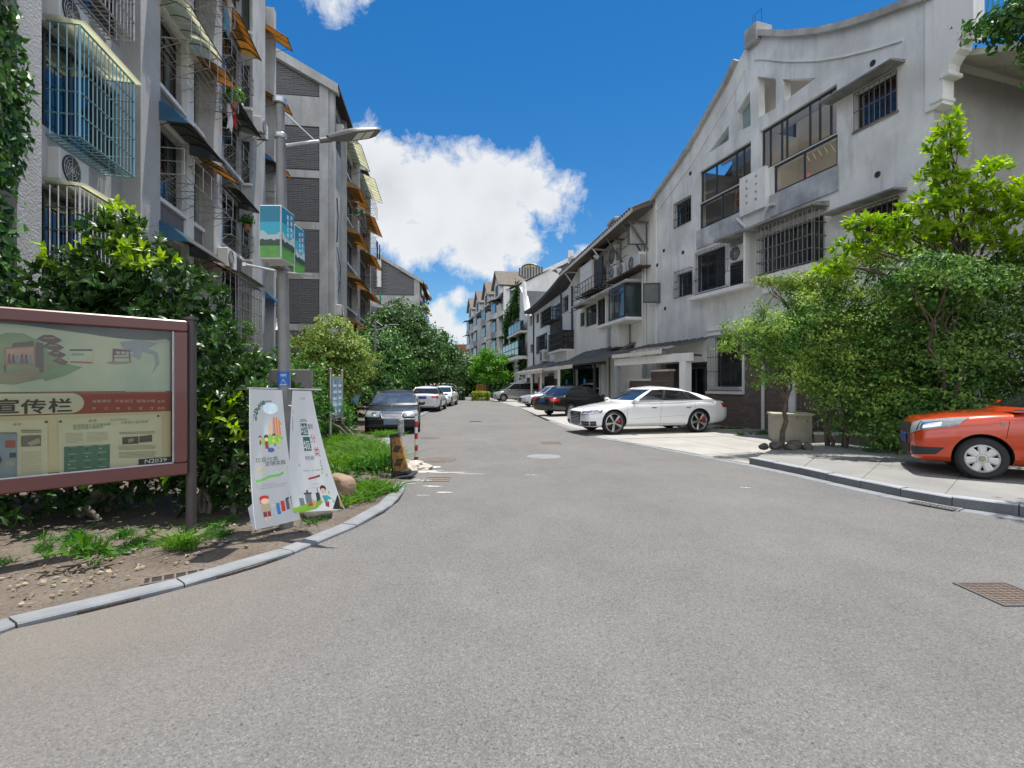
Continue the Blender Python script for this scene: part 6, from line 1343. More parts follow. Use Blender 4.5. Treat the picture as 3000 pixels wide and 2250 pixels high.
for i in range(70):
    y = rg2.uniform(3.7, 6.0); x = -3.95+ (y-3.4)*.55+rg2.uniform(-1.0, .3); s = rg2.choice([.008, .012, .02, .035]); a = rg2.uniform(0, 3)
    M_ = Matrix.Translation((x, y, .025)) @ Matrix.Rotation(a, 4, 'Z'); b.bev(-s, s, -s*.6, s*.6, 0, s*.35, s*.15, M_)
b.build('pebbles', M_STONE, None, kind='stuff')
# ------------------------------------------------------------------ street furniture
M_POLE = mat('grey_pole_paint', (.22, .215, .21), .5, metal=.2, var=.25, vscale=5, streak=.2)
M_LAMP = mat('lamp_head_grey', (.11, .107, .10), .5, metal=.2)
def zs_at(px, py, Y): return ((px-1500)/FPX*Y, Y, EYE+(1125-py)/FPX*Y)
# lamp post
bx, by = -2.50, 5.68
L1 = thing('street_lamp', 'tall grey lamp post at the kerb with a flat lamp head pointing over the road', 'street lamp', (bx, by, 0)); L1.rotation_euler = (0, R(-.9), 0)
b = MB(); b.tube([(0, 0, 0), (0, 0, 1.6), (0, 0, 3.2), (0, 0, 4.72)], [.072, .066, .056, .045], 16); b.build('post', M_POLE, L1, smooth=True)
b = MB(); b.lathe([(.058, 4.32), (.066, 4.33), (.066, 4.37), (.056, 4.38)], 16); b.lathe([(.06, 4.70), (.075, 4.71), (.075, 4.76), (0, 4.77)], 16); b.build('collar', M_ALU, L1, smooth=True)
aM = Matrix.Rotation(R(35), 4, 'Z')
b = MB(aM); b.tube([(.05, 0, 4.26), (.32, 0, 4.37), (.46, 0, 4.42)], .018, 8); b.tube([(.05, 0, 4.62), (.36, 0, 4.40)], .009, 6); b.build('arm', M_ALU, L1, smooth=True)
H_ = Matrix.Rotation(R(35), 4, 'Z') @ Matrix.Translation((.42, 0, 4.41)) @ Matrix.Rotation(R(-21), 4, 'Y')
b = MB(H_); b.tube([(0, 0, 0), (.14, 0, 0)], [.03, .034], 10)
n = 14; out = []
for i in range(n+1):
    t = i/n; x = .1+.66*t; w_ = (.05+.10*min(1, t*2.2))*(1-max(0, t-.85)**2*18); out.append((x, w_, .045+.03*math.sin(math.pi*min(1, t*1.2))))
b.grid([[(x, w_*math.cos(math.pi*k/10), h_*abs(math.sin(math.pi*k/10))**.6) for k in range(11)] for x, w_, h_ in out]); b.add([(x, -w_, 0) for x, w_, h_ in out]+[(x, w_, 0) for x, w_, h_ in reversed(out)], [tuple(range(2*n+2))])
b.add([(out[-1][0], out[-1][1]*math.cos(math.pi*k/10), out[-1][2]*abs(math.sin(math.pi*k/10))**.6) for k in range(11)], [tuple(range(11))])
hd = b.build('lamp_head', M_LAMP, L1, smooth=True, sharp=50)
for k in range(2): b = MB(H_); b.box(.44+k*.12, .54+k*.12, -.10, .10, -.006, -.001); b.build('led_panel', mat('led_lens', (.62, .60, .50), .35), hd)
# number plate sticker
V_, F_ = text_mesh('1002', .035, .002, 'CENTER')
M_BLUESIGN = mat('blue_sign', (.015, .11, .38), .5); M_WPRINT = mat('white_print', (.78, .79, .80), .6)
def on_cyl(V, r, z, a0): return [(r*math.sin(a0+v[0]/r), -r*math.cos(a0+v[0]/r), z+v[1]) for v in V]
b = MB(); b.grid([[(.0685*math.sin(a), -.0685*math.cos(a), z) for z in (1.575, 1.74)] for a in [(-1.1+i*.2) for i in range(13)]]); sp = b.build('number_plate', M_BLUESIGN, L1, smooth=True)
b = MB(); b.add(on_cyl(V_, .0695, 1.685, .25), F_); b.add(on_cyl([(-.055, 0, 0), (.055, 0, 0), (.055, .003, 0), (-.055, .003, 0)], .0695, 1.675, .25), [(0,1,2,3)])
V2, F2 = text_mesh('滨江区', .024, 0, 'CENTER') if False else text_mesh('▲', .05, 0, 'CENTER'); b.add(on_cyl(V2, .0695, 1.615, .25), F2)
V2, F2 = text_mesh('路灯编号', .02, 0, 'CENTER'); b.add(on_cyl(V2, .0695, 1.585, .25), F2); b.build('lettering', M_WPRINT, sp)
# two light boxes with a landscape print
M_SKYP = mat('print_sky', (.005, .16, .26), .35); M_SKYP2 = mat('print_sky_light', (.02, .33, .45), .35); M_MTN = mat('print_mountain', (.38, .46, .48), .4); M_FOR = mat('print_forest', (.02, .055, .03), .4); M_LAWN = mat('print_lawn', (.10, .33, .05), .4, var=.3, vscale=12)
def lightbox(label, x, y, z, w_, d_, h_, grp):
    t = thing('light_box', label, 'light box', (x, y, z), 0, grp)
    b = MB(); b.bev(0, w_, 0, d_, 0, h_, .008); b.build('case', mat('box_edge', (.50, .50, .48), .5), t)
    def face(M, W, H, seed):
        b = MB(M); b.m = 0; b.box(.012, W-.012, -.004, -.001, H*.68, H-.012); b.m = 1; b.box(.012, W-.012, -.004, -.001, H*.45, H*.68); b.m = 4; b.box(.012, W-.012, -.004, -.001, .012, H*.24)
        pf = b.build('print', [M_SKYP, M_SKYP2, M_MTN, M_FOR, M_LAWN], t)
        b = MB(M); rg = random.Random(seed); n = 12; xs = [.012+(W-.024)*i/n for i in range(n+1)]
        b.m = 0; hz = [H*(.46+.06*math.sin(i*.5+seed)) for i in range(n+1)]; hf = [H*(.33+.04*rg.random()) for i in range(n+1)]
        b.add([(x_, -.006, z_) for x_, z_ in zip(xs, hz)]+[(x_, -.006, z_) for x_, z_ in zip(reversed(xs), reversed(hf))], [tuple(range(2*n+1, -1, -1))])
        b.m = 1; b.add([(x_, -.007, z_) for x_, z_ in zip(xs, hf)]+[(xs[-1], -.007, H*.24), (xs[0], -.007, H*.24)], [tuple(range(n+2, -1, -1))]); b.build('print_hills', [M_MTN, M_FOR], pf)
        return pf
    p1 = face(Matrix.Identity(4), w_, h_, 1)
    M2 = Matrix.Translation((w_, 0, 0)) @ Matrix.Rotation(R(90), 4, 'Z'); p2 = face(M2, d_, h_, 2)
    for k, tx in enumerate(('提高文明', '共建美好')):
        for j, ch in enumerate(tx): V, F = text_mesh(ch, h_*.095, .001, 'CENTER'); b = MB(M2); b.add([(d_*(.42+.28*k)+v[0], -.009, h_*(.84-j*.115-.04*(1-k))+v[1]) for v in V], F); b.build('lettering', M_WPRINT, p2)
    b = MB(); b.box(.002, w_-.002, .002, d_-.002, -.006, -.001); b.build('underside', M_PLASTIC, t); return t
lightbox('nearer turquoise light box with a meadow and mountain print on the lamp post', -2.555, 5.17, 2.87, .225, .31, .54, 'light boxes on the lamp post')
lightbox('second turquoise light box half hidden behind the nearer one', -2.66, 5.78, 2.86, .205, .28, .55, 'light boxes on the lamp post')
b = MB(); b.tube([(-.38, -.05, 2.92), (.0, 0, 2.84), (.34, .0, 2.80)], .014, 6); b.cbox((-.39, -.05, 2.92), (.04, .04, .04)); b.build('cross_arm', M_ALU, L1)
b = MB(); b.box(-.06, .06, -.2, .15, 2.86, 2.9); b.build('box_bracket', M_POLE, L1)
# banner holder and two printed cloth banners
b = MB(); b.tube([(-.40, -.02, 1.56), (.42, -.02, 1.53)], .011, 6); b.build('banner_rail', M_ALU, L1)
b = MB(); b.tube([(-.07, -.03, 1.36), (.12, -.03, 1.36)], .006, 5); b.build('strap', M_WPRINT, L1)
M_BAN = mat('white_banner_cloth', (.84, .85, .88), .7, trans=.5)
class Surf:      # cloth surface: u across, v down
    def __init__(s, tl, tr, bl, brr, belly, fold=.0, seed=0): s.c = [Vector(p) for p in (tl, tr, bl, brr)]; s.belly = belly; s.fold = fold; s.seed = seed
    def at(s, u, v, off=0):
        a = s.c[0].lerp(s.c[1], u); c = s.c[2].lerp(s.c[3], u); p = a.lerp(c, v)
        p = p+s.nr*(s.belly*math.sin(math.pi*v)*(.6+.4*u)+s.fold*math.sin(u*5+v*2.2+s.seed)*v+.006*math.sin(u*17+s.seed)*v)
        if v > .9: p = p-s.nr*((v-.9)*s.belly*3)
        return p+s.nr*off
    @property
    def nr(s): return (s.c[1]-s.c[0]).cross(s.c[2]-s.c[0]).normalized()*1
    def cloth(s, name, m, par):
        b = MB(); b.grid([[s.at(i/14, j/24) for j in range(25)] for i in range(15)]); return b.build(name, m, par, smooth=True, sharp=80)
    def poly(s, b, pts, off=.002):   # polygon in uv, fanned from its centre
        n = len(pts); cu = sum(p[0] for p in pts)/n; cv = sum(p[1] for p in pts)/n
        b.add([s.at(cu, cv, off)]+[s.at(p[0], p[1], off) for p in pts], [(0, i+1, (i+1) % n+1) for i in range(n)])
    def rect(s, b, u0, u1, v0, v1, off=.002, n=6, m=3):
        b.grid([[s.at(u0+(u1-u0)*i/m, v0+(v1-v0)*j/n, off) for j in range(n+1)] for i in range(m+1)])
    def ell(s, b, cu, cv, ru, rv, off=.002, n=14, a0=0, a1=6.2832): s.poly(b, [(cu+ru*math.cos(a0+(a1-a0)*k/n), cv+rv*math.sin(a0+(a1-a0)*k/n)) for k in range(n)], off)
    def text(s, b, txt, u, v, size, asp, off=.003, bold=0, rot=0):
        V, F = text_mesh(txt, 1, bold); c, sn = math.cos(rot), math.sin(rot)
        b.add([s.at(u+(q[0]*c-q[1]*sn)*size, v-(q[1]*c+q[0]*sn)*size*asp, off) for q in V], F)
def PR(c): return mat('print_'+c.lstrip('#'), c, .65)
def printed(s, par, items):
    for col, fn in items: b = MB(); fn(b); b.build('print', PR(col), par)
s1 = Surf((-2.86, 5.58, 1.545), (-2.47, 5.50, 1.535), (-2.60, 5.20, .12), (-2.19, 5.30, .20), .07, .02, 0)
if s1.nr.y > 0: s1.c[0], s1.c[0] = s1.c[0], s1.c[0]
def arc(s, b, cu, cv, r0, r1, a0, a1, asp, off=.002, n=16):
    b.grid([[s.at(cu+r*math.cos(a0+(a1-a0)*k/n), cv+r*asp*math.sin(a0+(a1-a0)*k/n), off) for r in (r0, r1)] for k in range(n+1)])
sgn = -1 if s1.nr.y > 0 else 1
class S2(Surf):
    @property
    def nr(s):
        n = (s.c[1]-s.c[0]).cross(s.c[2]-s.c[0]).normalized(); return -n if n.y > 0 else n
s1 = S2(*s1.c, .05, .02, 0)
B1_ = thing('hanging_banner', 'printed white banner hanging left of the lamp post, tree arch and red-capped boy on it', 'banner', (0, 0, 0), 0, 'banners on the lamp post'); s1.cloth('cloth', M_BAN, B1_)
def dots(s, b, arcp, n, seed, r=.012, sp=.05, asp=.3):
    rg = random.Random(seed)
    for i in range(n): cu, cv = arcp(rg.random()); s.ell(b, cu+rg.uniform(-sp, sp), cv+rg.uniform(-sp, sp)*asp, r*rg.uniform(.6, 1.6), r*asp*rg.uniform(.6, 1.6), .003, 5)
tarc = lambda t: (.52-.36*math.sin(.2+t*1.35), .245-.15*math.cos(.2+t*1.35))
printed(s1, B1_, [
 ('#cfe6ec', lambda b: s1.ell(b, .62, .15, .22, .045, .0015)),
 ('#5e7f86', lambda b: arc(s1, b, .60, .24, .40, .425, math.pi*1.0, math.pi*1.55, .36)),
 ('#4a6a5c', lambda b: dots(s1, b, tarc, 70, 2, .016, .05)),
 ('#b9c4cc', lambda b: (s1.rect(b, .38, .50, .25, .36), s1.rect(b, .42, .47, .21, .25))),
 ('#d8b89a', lambda b: (s1.rect(b, .50, .55, .28, .37), s1.rect(b, .57, .62, .26, .37))),
 ('#d9825f', lambda b: (s1.rect(b, .66, .72, .22, .36), s1.rect(b, .75, .79, .22, .36), s1.rect(b, .82, .86, .24, .36))),
 ('#f0b892', lambda b: (s1.rect(b, .72, .745, .215, .36), s1.rect(b, .79, .815, .225, .36))),
 ('#8cc152', lambda b: (s1.ell(b, .62, .385, .28, .035, .003), s1.ell(b, .45, .40, .14, .03, .003))),
 ('#c9d94a', lambda b: s1.ell(b, .72, .40, .14, .022, .0035)),
 ('#8a3b35', lambda b: (s1.rect(b, .42, .50, .40, .455, .004), s1.rect(b, .27, .31, .39, .42, .004))),
 ('#4b4038', lambda b: (s1.ell(b, .46, .365, .055, .016, .004), s1.ell(b, .66, .355, .045, .013, .004), s1.ell(b, .29, .365, .035, .011, .004))),
 ('#e9c3a2', lambda b: (s1.ell(b, .46, .385, .045, .014, .0045), s1.ell(b, .66, .37, .035, .011, .0045), s1.ell(b, .29, .375, .028, .009, .0045), s1.rect(b, .44, .48, .455, .475, .004), s1.rect(b, .66, .68, .44, .465, .004))),
 ('#3d9aa8', lambda b: s1.rect(b, .64, .69, .385, .44, .004)),
 ('#3f5f9e', lambda b: s1.ell(b, .55, .465, .085, .017, .0045)),
 ('#3a3f3c', lambda b: s1.text(b, '文明实践', .36, .578, .135, .27, bold=.02)),
 ('#4b6a4f', lambda b: s1.text(b, '垃圾分类', .14, .545, .14, .27, bold=.02)),
 ('#6abf4b', lambda b: s1.grid if False else b.grid([[s1.at(.12+.68*i/10, .668-.035*i/10+.004*math.sin(i)+(0 if j == 0 else .016), .002) for j in range(2)] for i in range(11)])),
 ('#8f959b', lambda b: [s1.rect(b, .12, .12+w_, .705+.0135*k-.0, .7075+.0135*k, .002, 1, 8) for k, w_ in enumerate((.45, .75, .70))]),
 ('#e0a832', lambda b: (s1.ell(b, .28, .60, .025, .012), s1.ell(b, .88, .27, .022, .012), s1.ell(b, .14, .59, .012, .012))),
 ('#9ccb4a', lambda b: [s1.ell(b, u, v, .012, .012) for u, v in ((.90, .62), (.93, .60), (.84, .79), (.98, .76), (.2, .61), (.75, .45))]),
 ('#c8302c', lambda b: (s1.ell(b, .26, .80, .105, .018, .0035), s1.rect(b, .17, .22, .80, .835, .003))),
 ('#f0cba8', lambda b: (s1.ell(b, .27, .822, .09, .020, .004), s1.rect(b, .22, .245, .93, .955, .003), s1.rect(b, .30, .325, .93, .955, .003), s1.rect(b, .40, .47, .855, .865, .003))),
 ('#b8a488', lambda b: s1.rect(b, .18, .36, .845, .895, .0035)),
 ('#8f2f3a', lambda b: (s1.rect(b, .20, .27, .896, .93, .0035), s1.rect(b, .285, .35, .896, .93, .0035))),
 ('#2a7ab8', lambda b: s1.rect(b, .50, .57, .85, .93, .003)), ('#c22f35', lambda b: s1.rect(b, .60, .69, .84, .915, .003)), ('#5a5f66', lambda b: s1.rect(b, .73, .82, .83, .91, .003)), ('#24272b', lambda b: (s1.rect(b, .88, .97, .82, .905, .003), s1.rect(b, .76, .84, .825, .835, .0035)))])
b = MB(); b.tube([s1.at(0, v/10) for v in range(11)], .005, 4); b.build('hem', M_WPRINT, B1_)
b = MB(); b.add([s1.at(0, .82), s1.at(.02, .97), s1.at(0, .82)+Vector((-.06, .02, -.06)), s1.at(.0, .99)+Vector((-.02, 0, -.04)), s1.at(0, .82)+Vector((-.05, .03, -.13))], [(0, 1, 3, 4, 2)]); b.build('folded_corner', M_BAN, B1_)
s2 = S2((-2.385, 5.56, 1.53), (-2.125, 5.42, 1.525), (-2.25, 5.25, .28), (-1.65, 5.06, .36), .04, .02, 1)
B2_ = thing('hanging_banner', 'printed white banner hanging right of the lamp post, calligraphy and grey bins on it', 'banner', (0, 0, 0), 0, 'banners on the lamp post'); s2.cloth('cloth', M_BAN, B2_)
printed(s2, B2_, [
 ('#4a5f66', lambda b: (s2.rect(b, .38, .62, .075, .077, .002, 1, 4), s2.text(b, '中共杭州', .42, .068, .055, .20), [s2.rect(b, .08, .10, .23+.017*k, .241+.017*k) for k in range(7)])),
 ('#2f5f5a', lambda b: (s2.rect(b, .36, .57, .285, .385), s2.rect(b, .40, .60, .40, .515))),
 ('#dfe6e2', lambda b: (s2.text(b, '垃', .36, .37, .21, .42, .004), s2.text(b, '圾', .40, .50, .20, .42, .004))),
 ('#3a4046', lambda b: (s2.rect(b, .34, .60, .262, .268), s2.rect(b, .37, .55, .250, .254), s2.text(b, '新时', .60, .335, .10, .55, bold=.03), s2.text(b, '时尚', .40, .59, .12, .34), s2.text(b, '垃圾分一分 环境美十分', .30, .68, .052, .22), [s2.rect(b, .80, .815, .60+.02*k, .613+.02*k) for k in range(4)])),
 ('#c2564e', lambda b: (s2.text(b, '分', .62, .445, .19, .42), s2.text(b, '类', .66, .56, .20, .42))),
 ('#a83238', lambda b: b.grid([[s2.at(.40+.30*i/5, .735-.022*i/5+(0 if j == 0 else .016), .002) for j in range(2)] for i in range(6)])),
 ('#9aa0a6', lambda b: (s2.rect(b, .44, .66, .785, .787), s2.rect(b, .36, .72, .815, .817))),
 ('#8cbf3f', lambda b: (s2.poly(b, [(0, 1), (.0, .965), (.15, .95), (.35, .93), (.55, .90), (.62, .93), (.45, .98), (.2, 1)], .002), [s2.ell(b, u, v, .012, .014) for u, v in ((.78, .70), (.82, .86), (.22, .63), (.88, .72), (.10, .18), (.86, .93))])),
 ('#7d858b', lambda b: (s2.rect(b, .26, .40, .86, .945, .003), s2.rect(b, .14, .22, .89, .955, .003))),
 ('#3c4347', lambda b: (s2.rect(b, .24, .42, .85, .862, .0035), s2.rect(b, .50, .58, .855, .925, .003), s2.rect(b, .30, .34, .83, .85, .003), s2.rect(b, .54, .555, .82, .86, .003))),
 ('#c94a34', lambda b: (s2.rect(b, .28, .40, .935, .955, .004), s2.rect(b, .52, .57, .925, .945, .004))),
 ('#e8b13a', lambda b: s2.poly(b, [(.42, .90), (.47, .94), (.38, .965)], .0035)),
 ('#4a2f28', lambda b: s2.ell(b, .70, .825, .085, .026, .003)),
 ('#f3d2b8', lambda b: (s2.ell(b, .695, .845, .07, .024, .004), s2.rect(b, .60, .65, .89, .90, .003))),
 ('#4fb3b8', lambda b: s2.poly(b, [(.64, .88), (.78, .88), (.86, .91), (.76, .915), (.74, .94), (.66, .94)], .0035)),
 ('#c23b3f', lambda b: s2.poly(b, [(.68, .93), (.78, .93), (.74, .975), (.66, .965)], .004)),
 ('#252a33', lambda b: s2.poly(b, [(.80, .99), (.98, .88), (1.0, .93), (.99, 1.0)], .004)), ('#d9a52a', lambda b: s2.poly(b, [(.95, .97), (.99, .90), (1.0, .93), (.98, .99)], .0055))])
# grey-backed board behind the lamp post
t = thing('display_board', 'grey-backed metal display board standing behind the lamp post', 'notice board', (-3.82, 8.1, 0), R(4))
b = MB(); b.bev(0, .60, 0, .05, 1.0, 1.83, .008); b.build('panel', mat('board_back', (.20, .18, .17), .6, var=.15), t)
b = MB(); b.box(.05, .55, -.003, -.001, .45, .99); b.build('lower_sheet', mat('lower_sheet_cream', (.50, .48, .42), .7), t)
for x in (-.035, .60): b = MB(); b.box(x, x+.035, 0, .05, 0, 1.83); b.build('leg', M_POLE, t)
for z in (.95, .40): b = MB(); b.box(0, .6, .005, .045, z, z+.03); b.build('rail', M_RUST, t)
# information board on steel posts
p0 = Vector((-4.88, 13.75)); p1 = Vector((-5.05, 15.2)); d = p1-p0
t = thing('information_board', 'blue glazed information board between two steel posts with ball caps', 'notice board', (p0.x, p0.y, 0), math.atan2(d.y, d.x)); L_ = d.length
for x in (0, L_): b = MB(); b.tube([(x, 0, 0), (x, 0, 1.93)], .042, 12); b.lathe([(0, .06), (.035, .05), (.05, .02), (.035, -.01), (.05, -.03), (.042, -.05)], 12, Matrix.Translation((x, 0, 1.98))); b.build('post', M_STEEL, t, smooth=True)
b = MB(); b.bev(.08, L_-.08, -.03, .03, .62, 1.80, .01); cs = b.build('case', M_ALU, t)
for k in range(2):
    b = MB(); x0 = .12+k*(L_-.22)/2; x1 = x0+(L_-.3)/2; b.box(x0, x1, -.036, -.032, .72, 1.74); b.build('poster', mat('blue_poster', (.10, .24, .38), .2, col2=(.35, .48, .58), vscale=3), cs)
    for j in range(5): b = MB(); z = .8+j*.18; b.box(x0+.06, x1-.1, -.039, -.0365, z, z+.07); b.build('poster_text', mat('pale_print', (.55, .62, .68), .5), cs)
t = thing('small_sign', 'small tilted blue sign on a thin stake in the shrubs', 'sign', (-5.45, 17.0, 0), R(20)); b = MB(); b.tube([(0, 0, 0), (0, 0, 1.2)], .015, 6); b.build('stake', M_STEEL, t)
b = MB(Matrix.Rotation(R(12), 4, 'Y')); b.bev(-.12, .12, -.03, -.01, .95, 1.3, .004); b.build('panel', mat('pale_blue_sign', (.12, .32, .48), .4), t)
# ---- big notice board
pr_ = Vector((-3.44, 5.40)); plf = Vector((-4.40, 4.40)); d = (pr_-plf).normalized(); W_ = 2.7; org = pr_-d*W_
NB = Bld('notice_board', 'large red-brown framed glass notice board of posters cut by the left edge', 'notice board', tuple(org), tuple(pr_))
nr = NB.root; zb, zt_ = .655, 2.26
nb = lambda x, y: NB.at(x, y)
M_RED = mat('red_brown_enamel', (.135, .042, .036), .38, var=.12, vscale=3, coat=.2)
fw = .115
for nm, x0, x1, z0, z1 in (('frame', 0, W_, zt_-fw, zt_), ('frame', 0, W_, zb, zb+fw*1.1), ('frame', W_-fw, W_, zb+fw*1.1+.001, zt_-fw-.001), ('frame', 0, fw, zb+fw*1.1+.001, zt_-fw-.001)):
    b = MB(); b.bev(x0, x1, -.07, .09, z0, z1, .012); b.build(nm, M_RED, nr)
b = MB(); b.box(fw-.0, W_-fw, .05, .085, zb+fw, zt_-fw); b.build('backboard', mat('dark_backboard', (.05, .06, .05), .6), nr)
iu0, iu1 = fw, W_-fw; iz0, iz1 = zb+fw*1.1, zt_-fw
b = MB(); b.box(iu0, iu1, -.035, -.03, iz0, iz0+.012); b.box(iu1-.014, iu1, -.035, -.03, iz0, iz1); b.build('inner_bead', M_ALU, nr)
M_CRM = mat('faded_poster_cream', (.60, .59, .42), .6, col2=(.68, .67, .50), vscale=2.2); M_CRM2 = mat('poster_yellow_cream', (.58, .51, .30), .6, col2=(.66, .60, .38), vscale=2); M_BROWNB = mat('poster_red_band', (.30, .06, .04), .6)
def npx(pts, y): return [(NB.at(px, py)[0], y, NB.at(px, py)[1]) for px, py in pts]
def NP(px, py): return (px/2.861, 900+py/2.861)      # enlarged view -> picture
def nquad(name, pts, y, m, par=nr): 
    b = MB(); q = [NB.at(*NP(*p)) for p in pts]; b.add([(a, y, c) for a, c in q], [tuple(range(len(q)))]); return b.build(name, m, par)
L0 = iu0+.01
zc = NB.at(*NP(1430, 700))[1]; zd = NB.at(*NP(1430, 868))[1]
mu = MB(); top = []; nn_ = 30
for i in range(nn_+1): x = L0+(iu1-.02-L0)*i/nn_; top.append((x, iz1-.05-.03*math.sin(i*.32)-(.05 if i > 22 else 0)*(i-22)/8))
mu.grid([[(x, .045+.004*math.sin(i*.7+j), zc+(z-zc)*j/6) for j in range(7)] for i, (x, z) in enumerate(top)]); 
M_MURAL = mat('faded_mural', (.56, .58, .42), .6, col2=(.34, .46, .36), vscale=1.6); ml = mu.build('mural', M_MURAL, nr, smooth=True)
def blob(name, pts, y, col): return nquad(name, pts, y, mat('mural_'+col.lstrip('#'), col, .65, var=.25, vscale=5), nr)
blob('mural_hill', [(-80, 250), (60, 210), (200, 215), (330, 280), (440, 400), (560, 470), (420, 520), (150, 520), (-80, 560)], .040, '#7f9a62')
blob('mural_ground', [(-80, 560), (150, 520), (420, 480), (700, 500), (520, 560), (350, 600), (120, 650), (-80, 640)], .039, '#8a8560')
blob('mural_meadow', [(330, 540), (560, 470), (690, 505), (560, 570), (380, 620)], .0385, '#6f9468')
for k in range(4): 
    yy = 235+k*62; x0 = 305+k*45; x1 = 500+k*18
    blob('pagoda_tier', [(x0, yy+30), (x0+60, yy-5), (x1-60, yy-5), (x1+25, yy+38), (x1-10, yy+62), (x0+70, yy+58)], .037, '#5c4a3c'); blob('pagoda_wall', [(x0+60, yy+16), (x1-40, yy+16), (x1-35, yy+28), (x0+62, yy+26)], .036, '#b08a52')
blob('mural_board', [(35, 335), (300, 320), (300, 490), (38, 480)], .035, '#9a6f58'); blob('mural_board_frame', [(300, 290), (368, 300), (368, 545), (335, 548), (330, 505), (300, 500)], .0345, '#54463c')
blob('mural_board_top', [(110, 300), (280, 280), (290, 320), (100, 335)], .034, '#4c4038'); blob('mural_board_leg', [(33, 480), (52, 480), (52, 545), (33, 545)], .034, '#54463c')
blob('mural_picture', [(55, 350), (285, 335), (285, 470), (55, 465)], .0335, '#c49a84')
for k in range(6): blob('mural_figure', [(65+k*36, 400+5*(k % 2)), (85+k*36, 380+8*(k % 3)), (98+k*36, 470), (62+k*36, 468)], .033, ['#6b4a44', '#50464a', '#7a8a94'][k % 3])
blob('mural_panel', [(590, 350), (795, 347), (795, 470), (590, 460)], .036, '#c9ccb0'); blob('mural_panel_top', [(590, 350), (780, 350), (780, 366), (590, 366)], .035, '#5a5450'); blob('mural_panel_print', [(605, 385), (710, 385), (710, 405), (605, 405)], .035, '#7fa4b0'); blob('mural_panel_foot', [(590, 450), (780, 458), (780, 470), (590, 462)], .0345, '#a8584c')
blob('mural_kiosk', [(950, 345), (1100, 360), (1100, 400), (950, 400)], .036, '#6a4138'); blob('mural_kiosk_legs', [(950, 400), (962, 400), (962, 418), (1088, 418), (1088, 400), (1100, 400), (1100, 455), (1090, 455), (1090, 425), (962, 425), (962, 455), (950, 455)], .0355, '#6a4138'); blob('mural_shadow', [(890, 462), (960, 452), (1130, 455), (1080, 470), (950, 475)], .036, '#8a9480')
blob('mural_river', [(1010, 290), (1180, 270), (1330, 300), (1250, 345), (1330, 380), (1345, 470), (1280, 560), (1310, 480), (1300, 400), (1200, 370), (1180, 440), (1060, 380)], .037, '#96a0a8')
for lx, ly, s in ((978, 392, .035),):
    V, F = text_mesh('新港留守', s, .001); p = NB.at(*NP(lx, ly)); b = MB(); b.add([(p[0]+v[0], .033, p[1]+v[1]) for v in V], F); b.build('lettering', M_WPRINT, nr)
# title band
b = MB(); b.box(L0, iu1-.012, .041, .046, zd+.0, zc-.008); b.build('title_band', M_BROWNB, nr)
xr_ = NB.at(*NP(710, 810))[0]; xm_ = NB.at(*NP(600, 810))[0]; rz_ = (zc-.02-zd-.004)/2; zm = (zc-.01+zd)/2
b = MB(); pts = [(L0, zm-rz_), (xm_, zm-rz_)]+[(xm_+(xr_-xm_)*math.sin(math.pi*k/12), zm-rz_*math.cos(math.pi*k/12)) for k in range(1, 12)]+[(xm_, zm+rz_), (L0, zm+rz_)]
b.add([(x, .039, z) for x, z in pts], [tuple(range(len(pts)))]); b.build('title_lozenge', mat('lozenge_cream', (.60, .60, .45), .6), nr)
M_INK = mat('brown_ink', (.055, .04, .032), .6)
h_ = rz_*1.5
for ch, px, py in (('宣', -62, 885), ('传', 175, 885), ('栏', 405, 875), ('安', -330, 890)):
    if ch == '安': continue
    p = NB.at(*NP(px, py)); V, F = text_mesh(ch, h_, .004); b = MB(); [b.add([(p[0]+v[0]*1.25+dx, .036-k*.0006, p[1]+v[1]+dz) for v in V], F) for k, (dx, dz) in enumerate(((0, 0), (.0045, 0), (-.0045, 0), (0, .003), (0, -.003)))]; b.build('lettering', M_INK, nr)
M_TAN = mat('tan_print', (.66, .54, .44), .6)
for row, yy, items in ((0, 800, ((775, '省委建设'), (965, '平安浙江'), (1148, '领导小组'), (1322, '主办'))), (1, 858, ((775, '浙'), (878, '江'), (975, '省'), (1072, '公'), (1168, '安'), (1262, '厅'), (1322, '承办')))):
    for px, tx in items:
        p = NB.at(*NP(px, yy)); p2 = NB.at(*NP(px+ (165 if len(tx) == 4 else 72 if len(tx) == 2 else 38), yy)); s = (p2[0]-p[0])/len(tx); V, F = text_mesh(tx, s, .004); b = MB(); b.add([(p[0]+v[0]*.98, .036, p[1]+v[1]*.85) for v in V], F); b.build('lettering', M_TAN, nr)
# cream lower field with newspaper sheets
b = MB(); b.box(L0, iu1-.012, .043, .048, iz0+.01, zd-.004); b.build('lower_field', M_CRM2, nr)
def paper(name, pts, y, m=None):
    q = [NB.at(*NP(*p)) for p in pts]; b = MB(); tl, tr, br_, bl_ = q
    b.grid([[((tl[0]+(tr[0]-tl[0])*i/6)*(1-j/6)+(bl_[0]+(br_[0]-bl_[0])*i/6)*j/6, y-.004*math.sin(i*1.1+j*.8), (tl[1]+(tr[1]-tl[1])*i/6)*(1-j/6)+(bl_[1]+(br_[1]-bl_[1])*i/6)*j/6) for j in range(7)] for i in range(7)]); return b.build(name, m or M_CRM, nr, smooth=True)
paper('newspaper', [(488, 935), (1360, 895), (1370, 1340), (500, 1405)], .036); paper('newspaper', [(-160, 965), (400, 940), (405, 1440), (-160, 1500)], .036)
blob('green_table', [(540, 1172), (925, 1150), (925, 1375), (540, 1415)], .028, '#4f8068'); blob('blue_column', [(-120, 1065), (145, 1062), (145, 1470), (-120, 1500)], .028, '#8fa0ae')
rgp = random.Random(3)
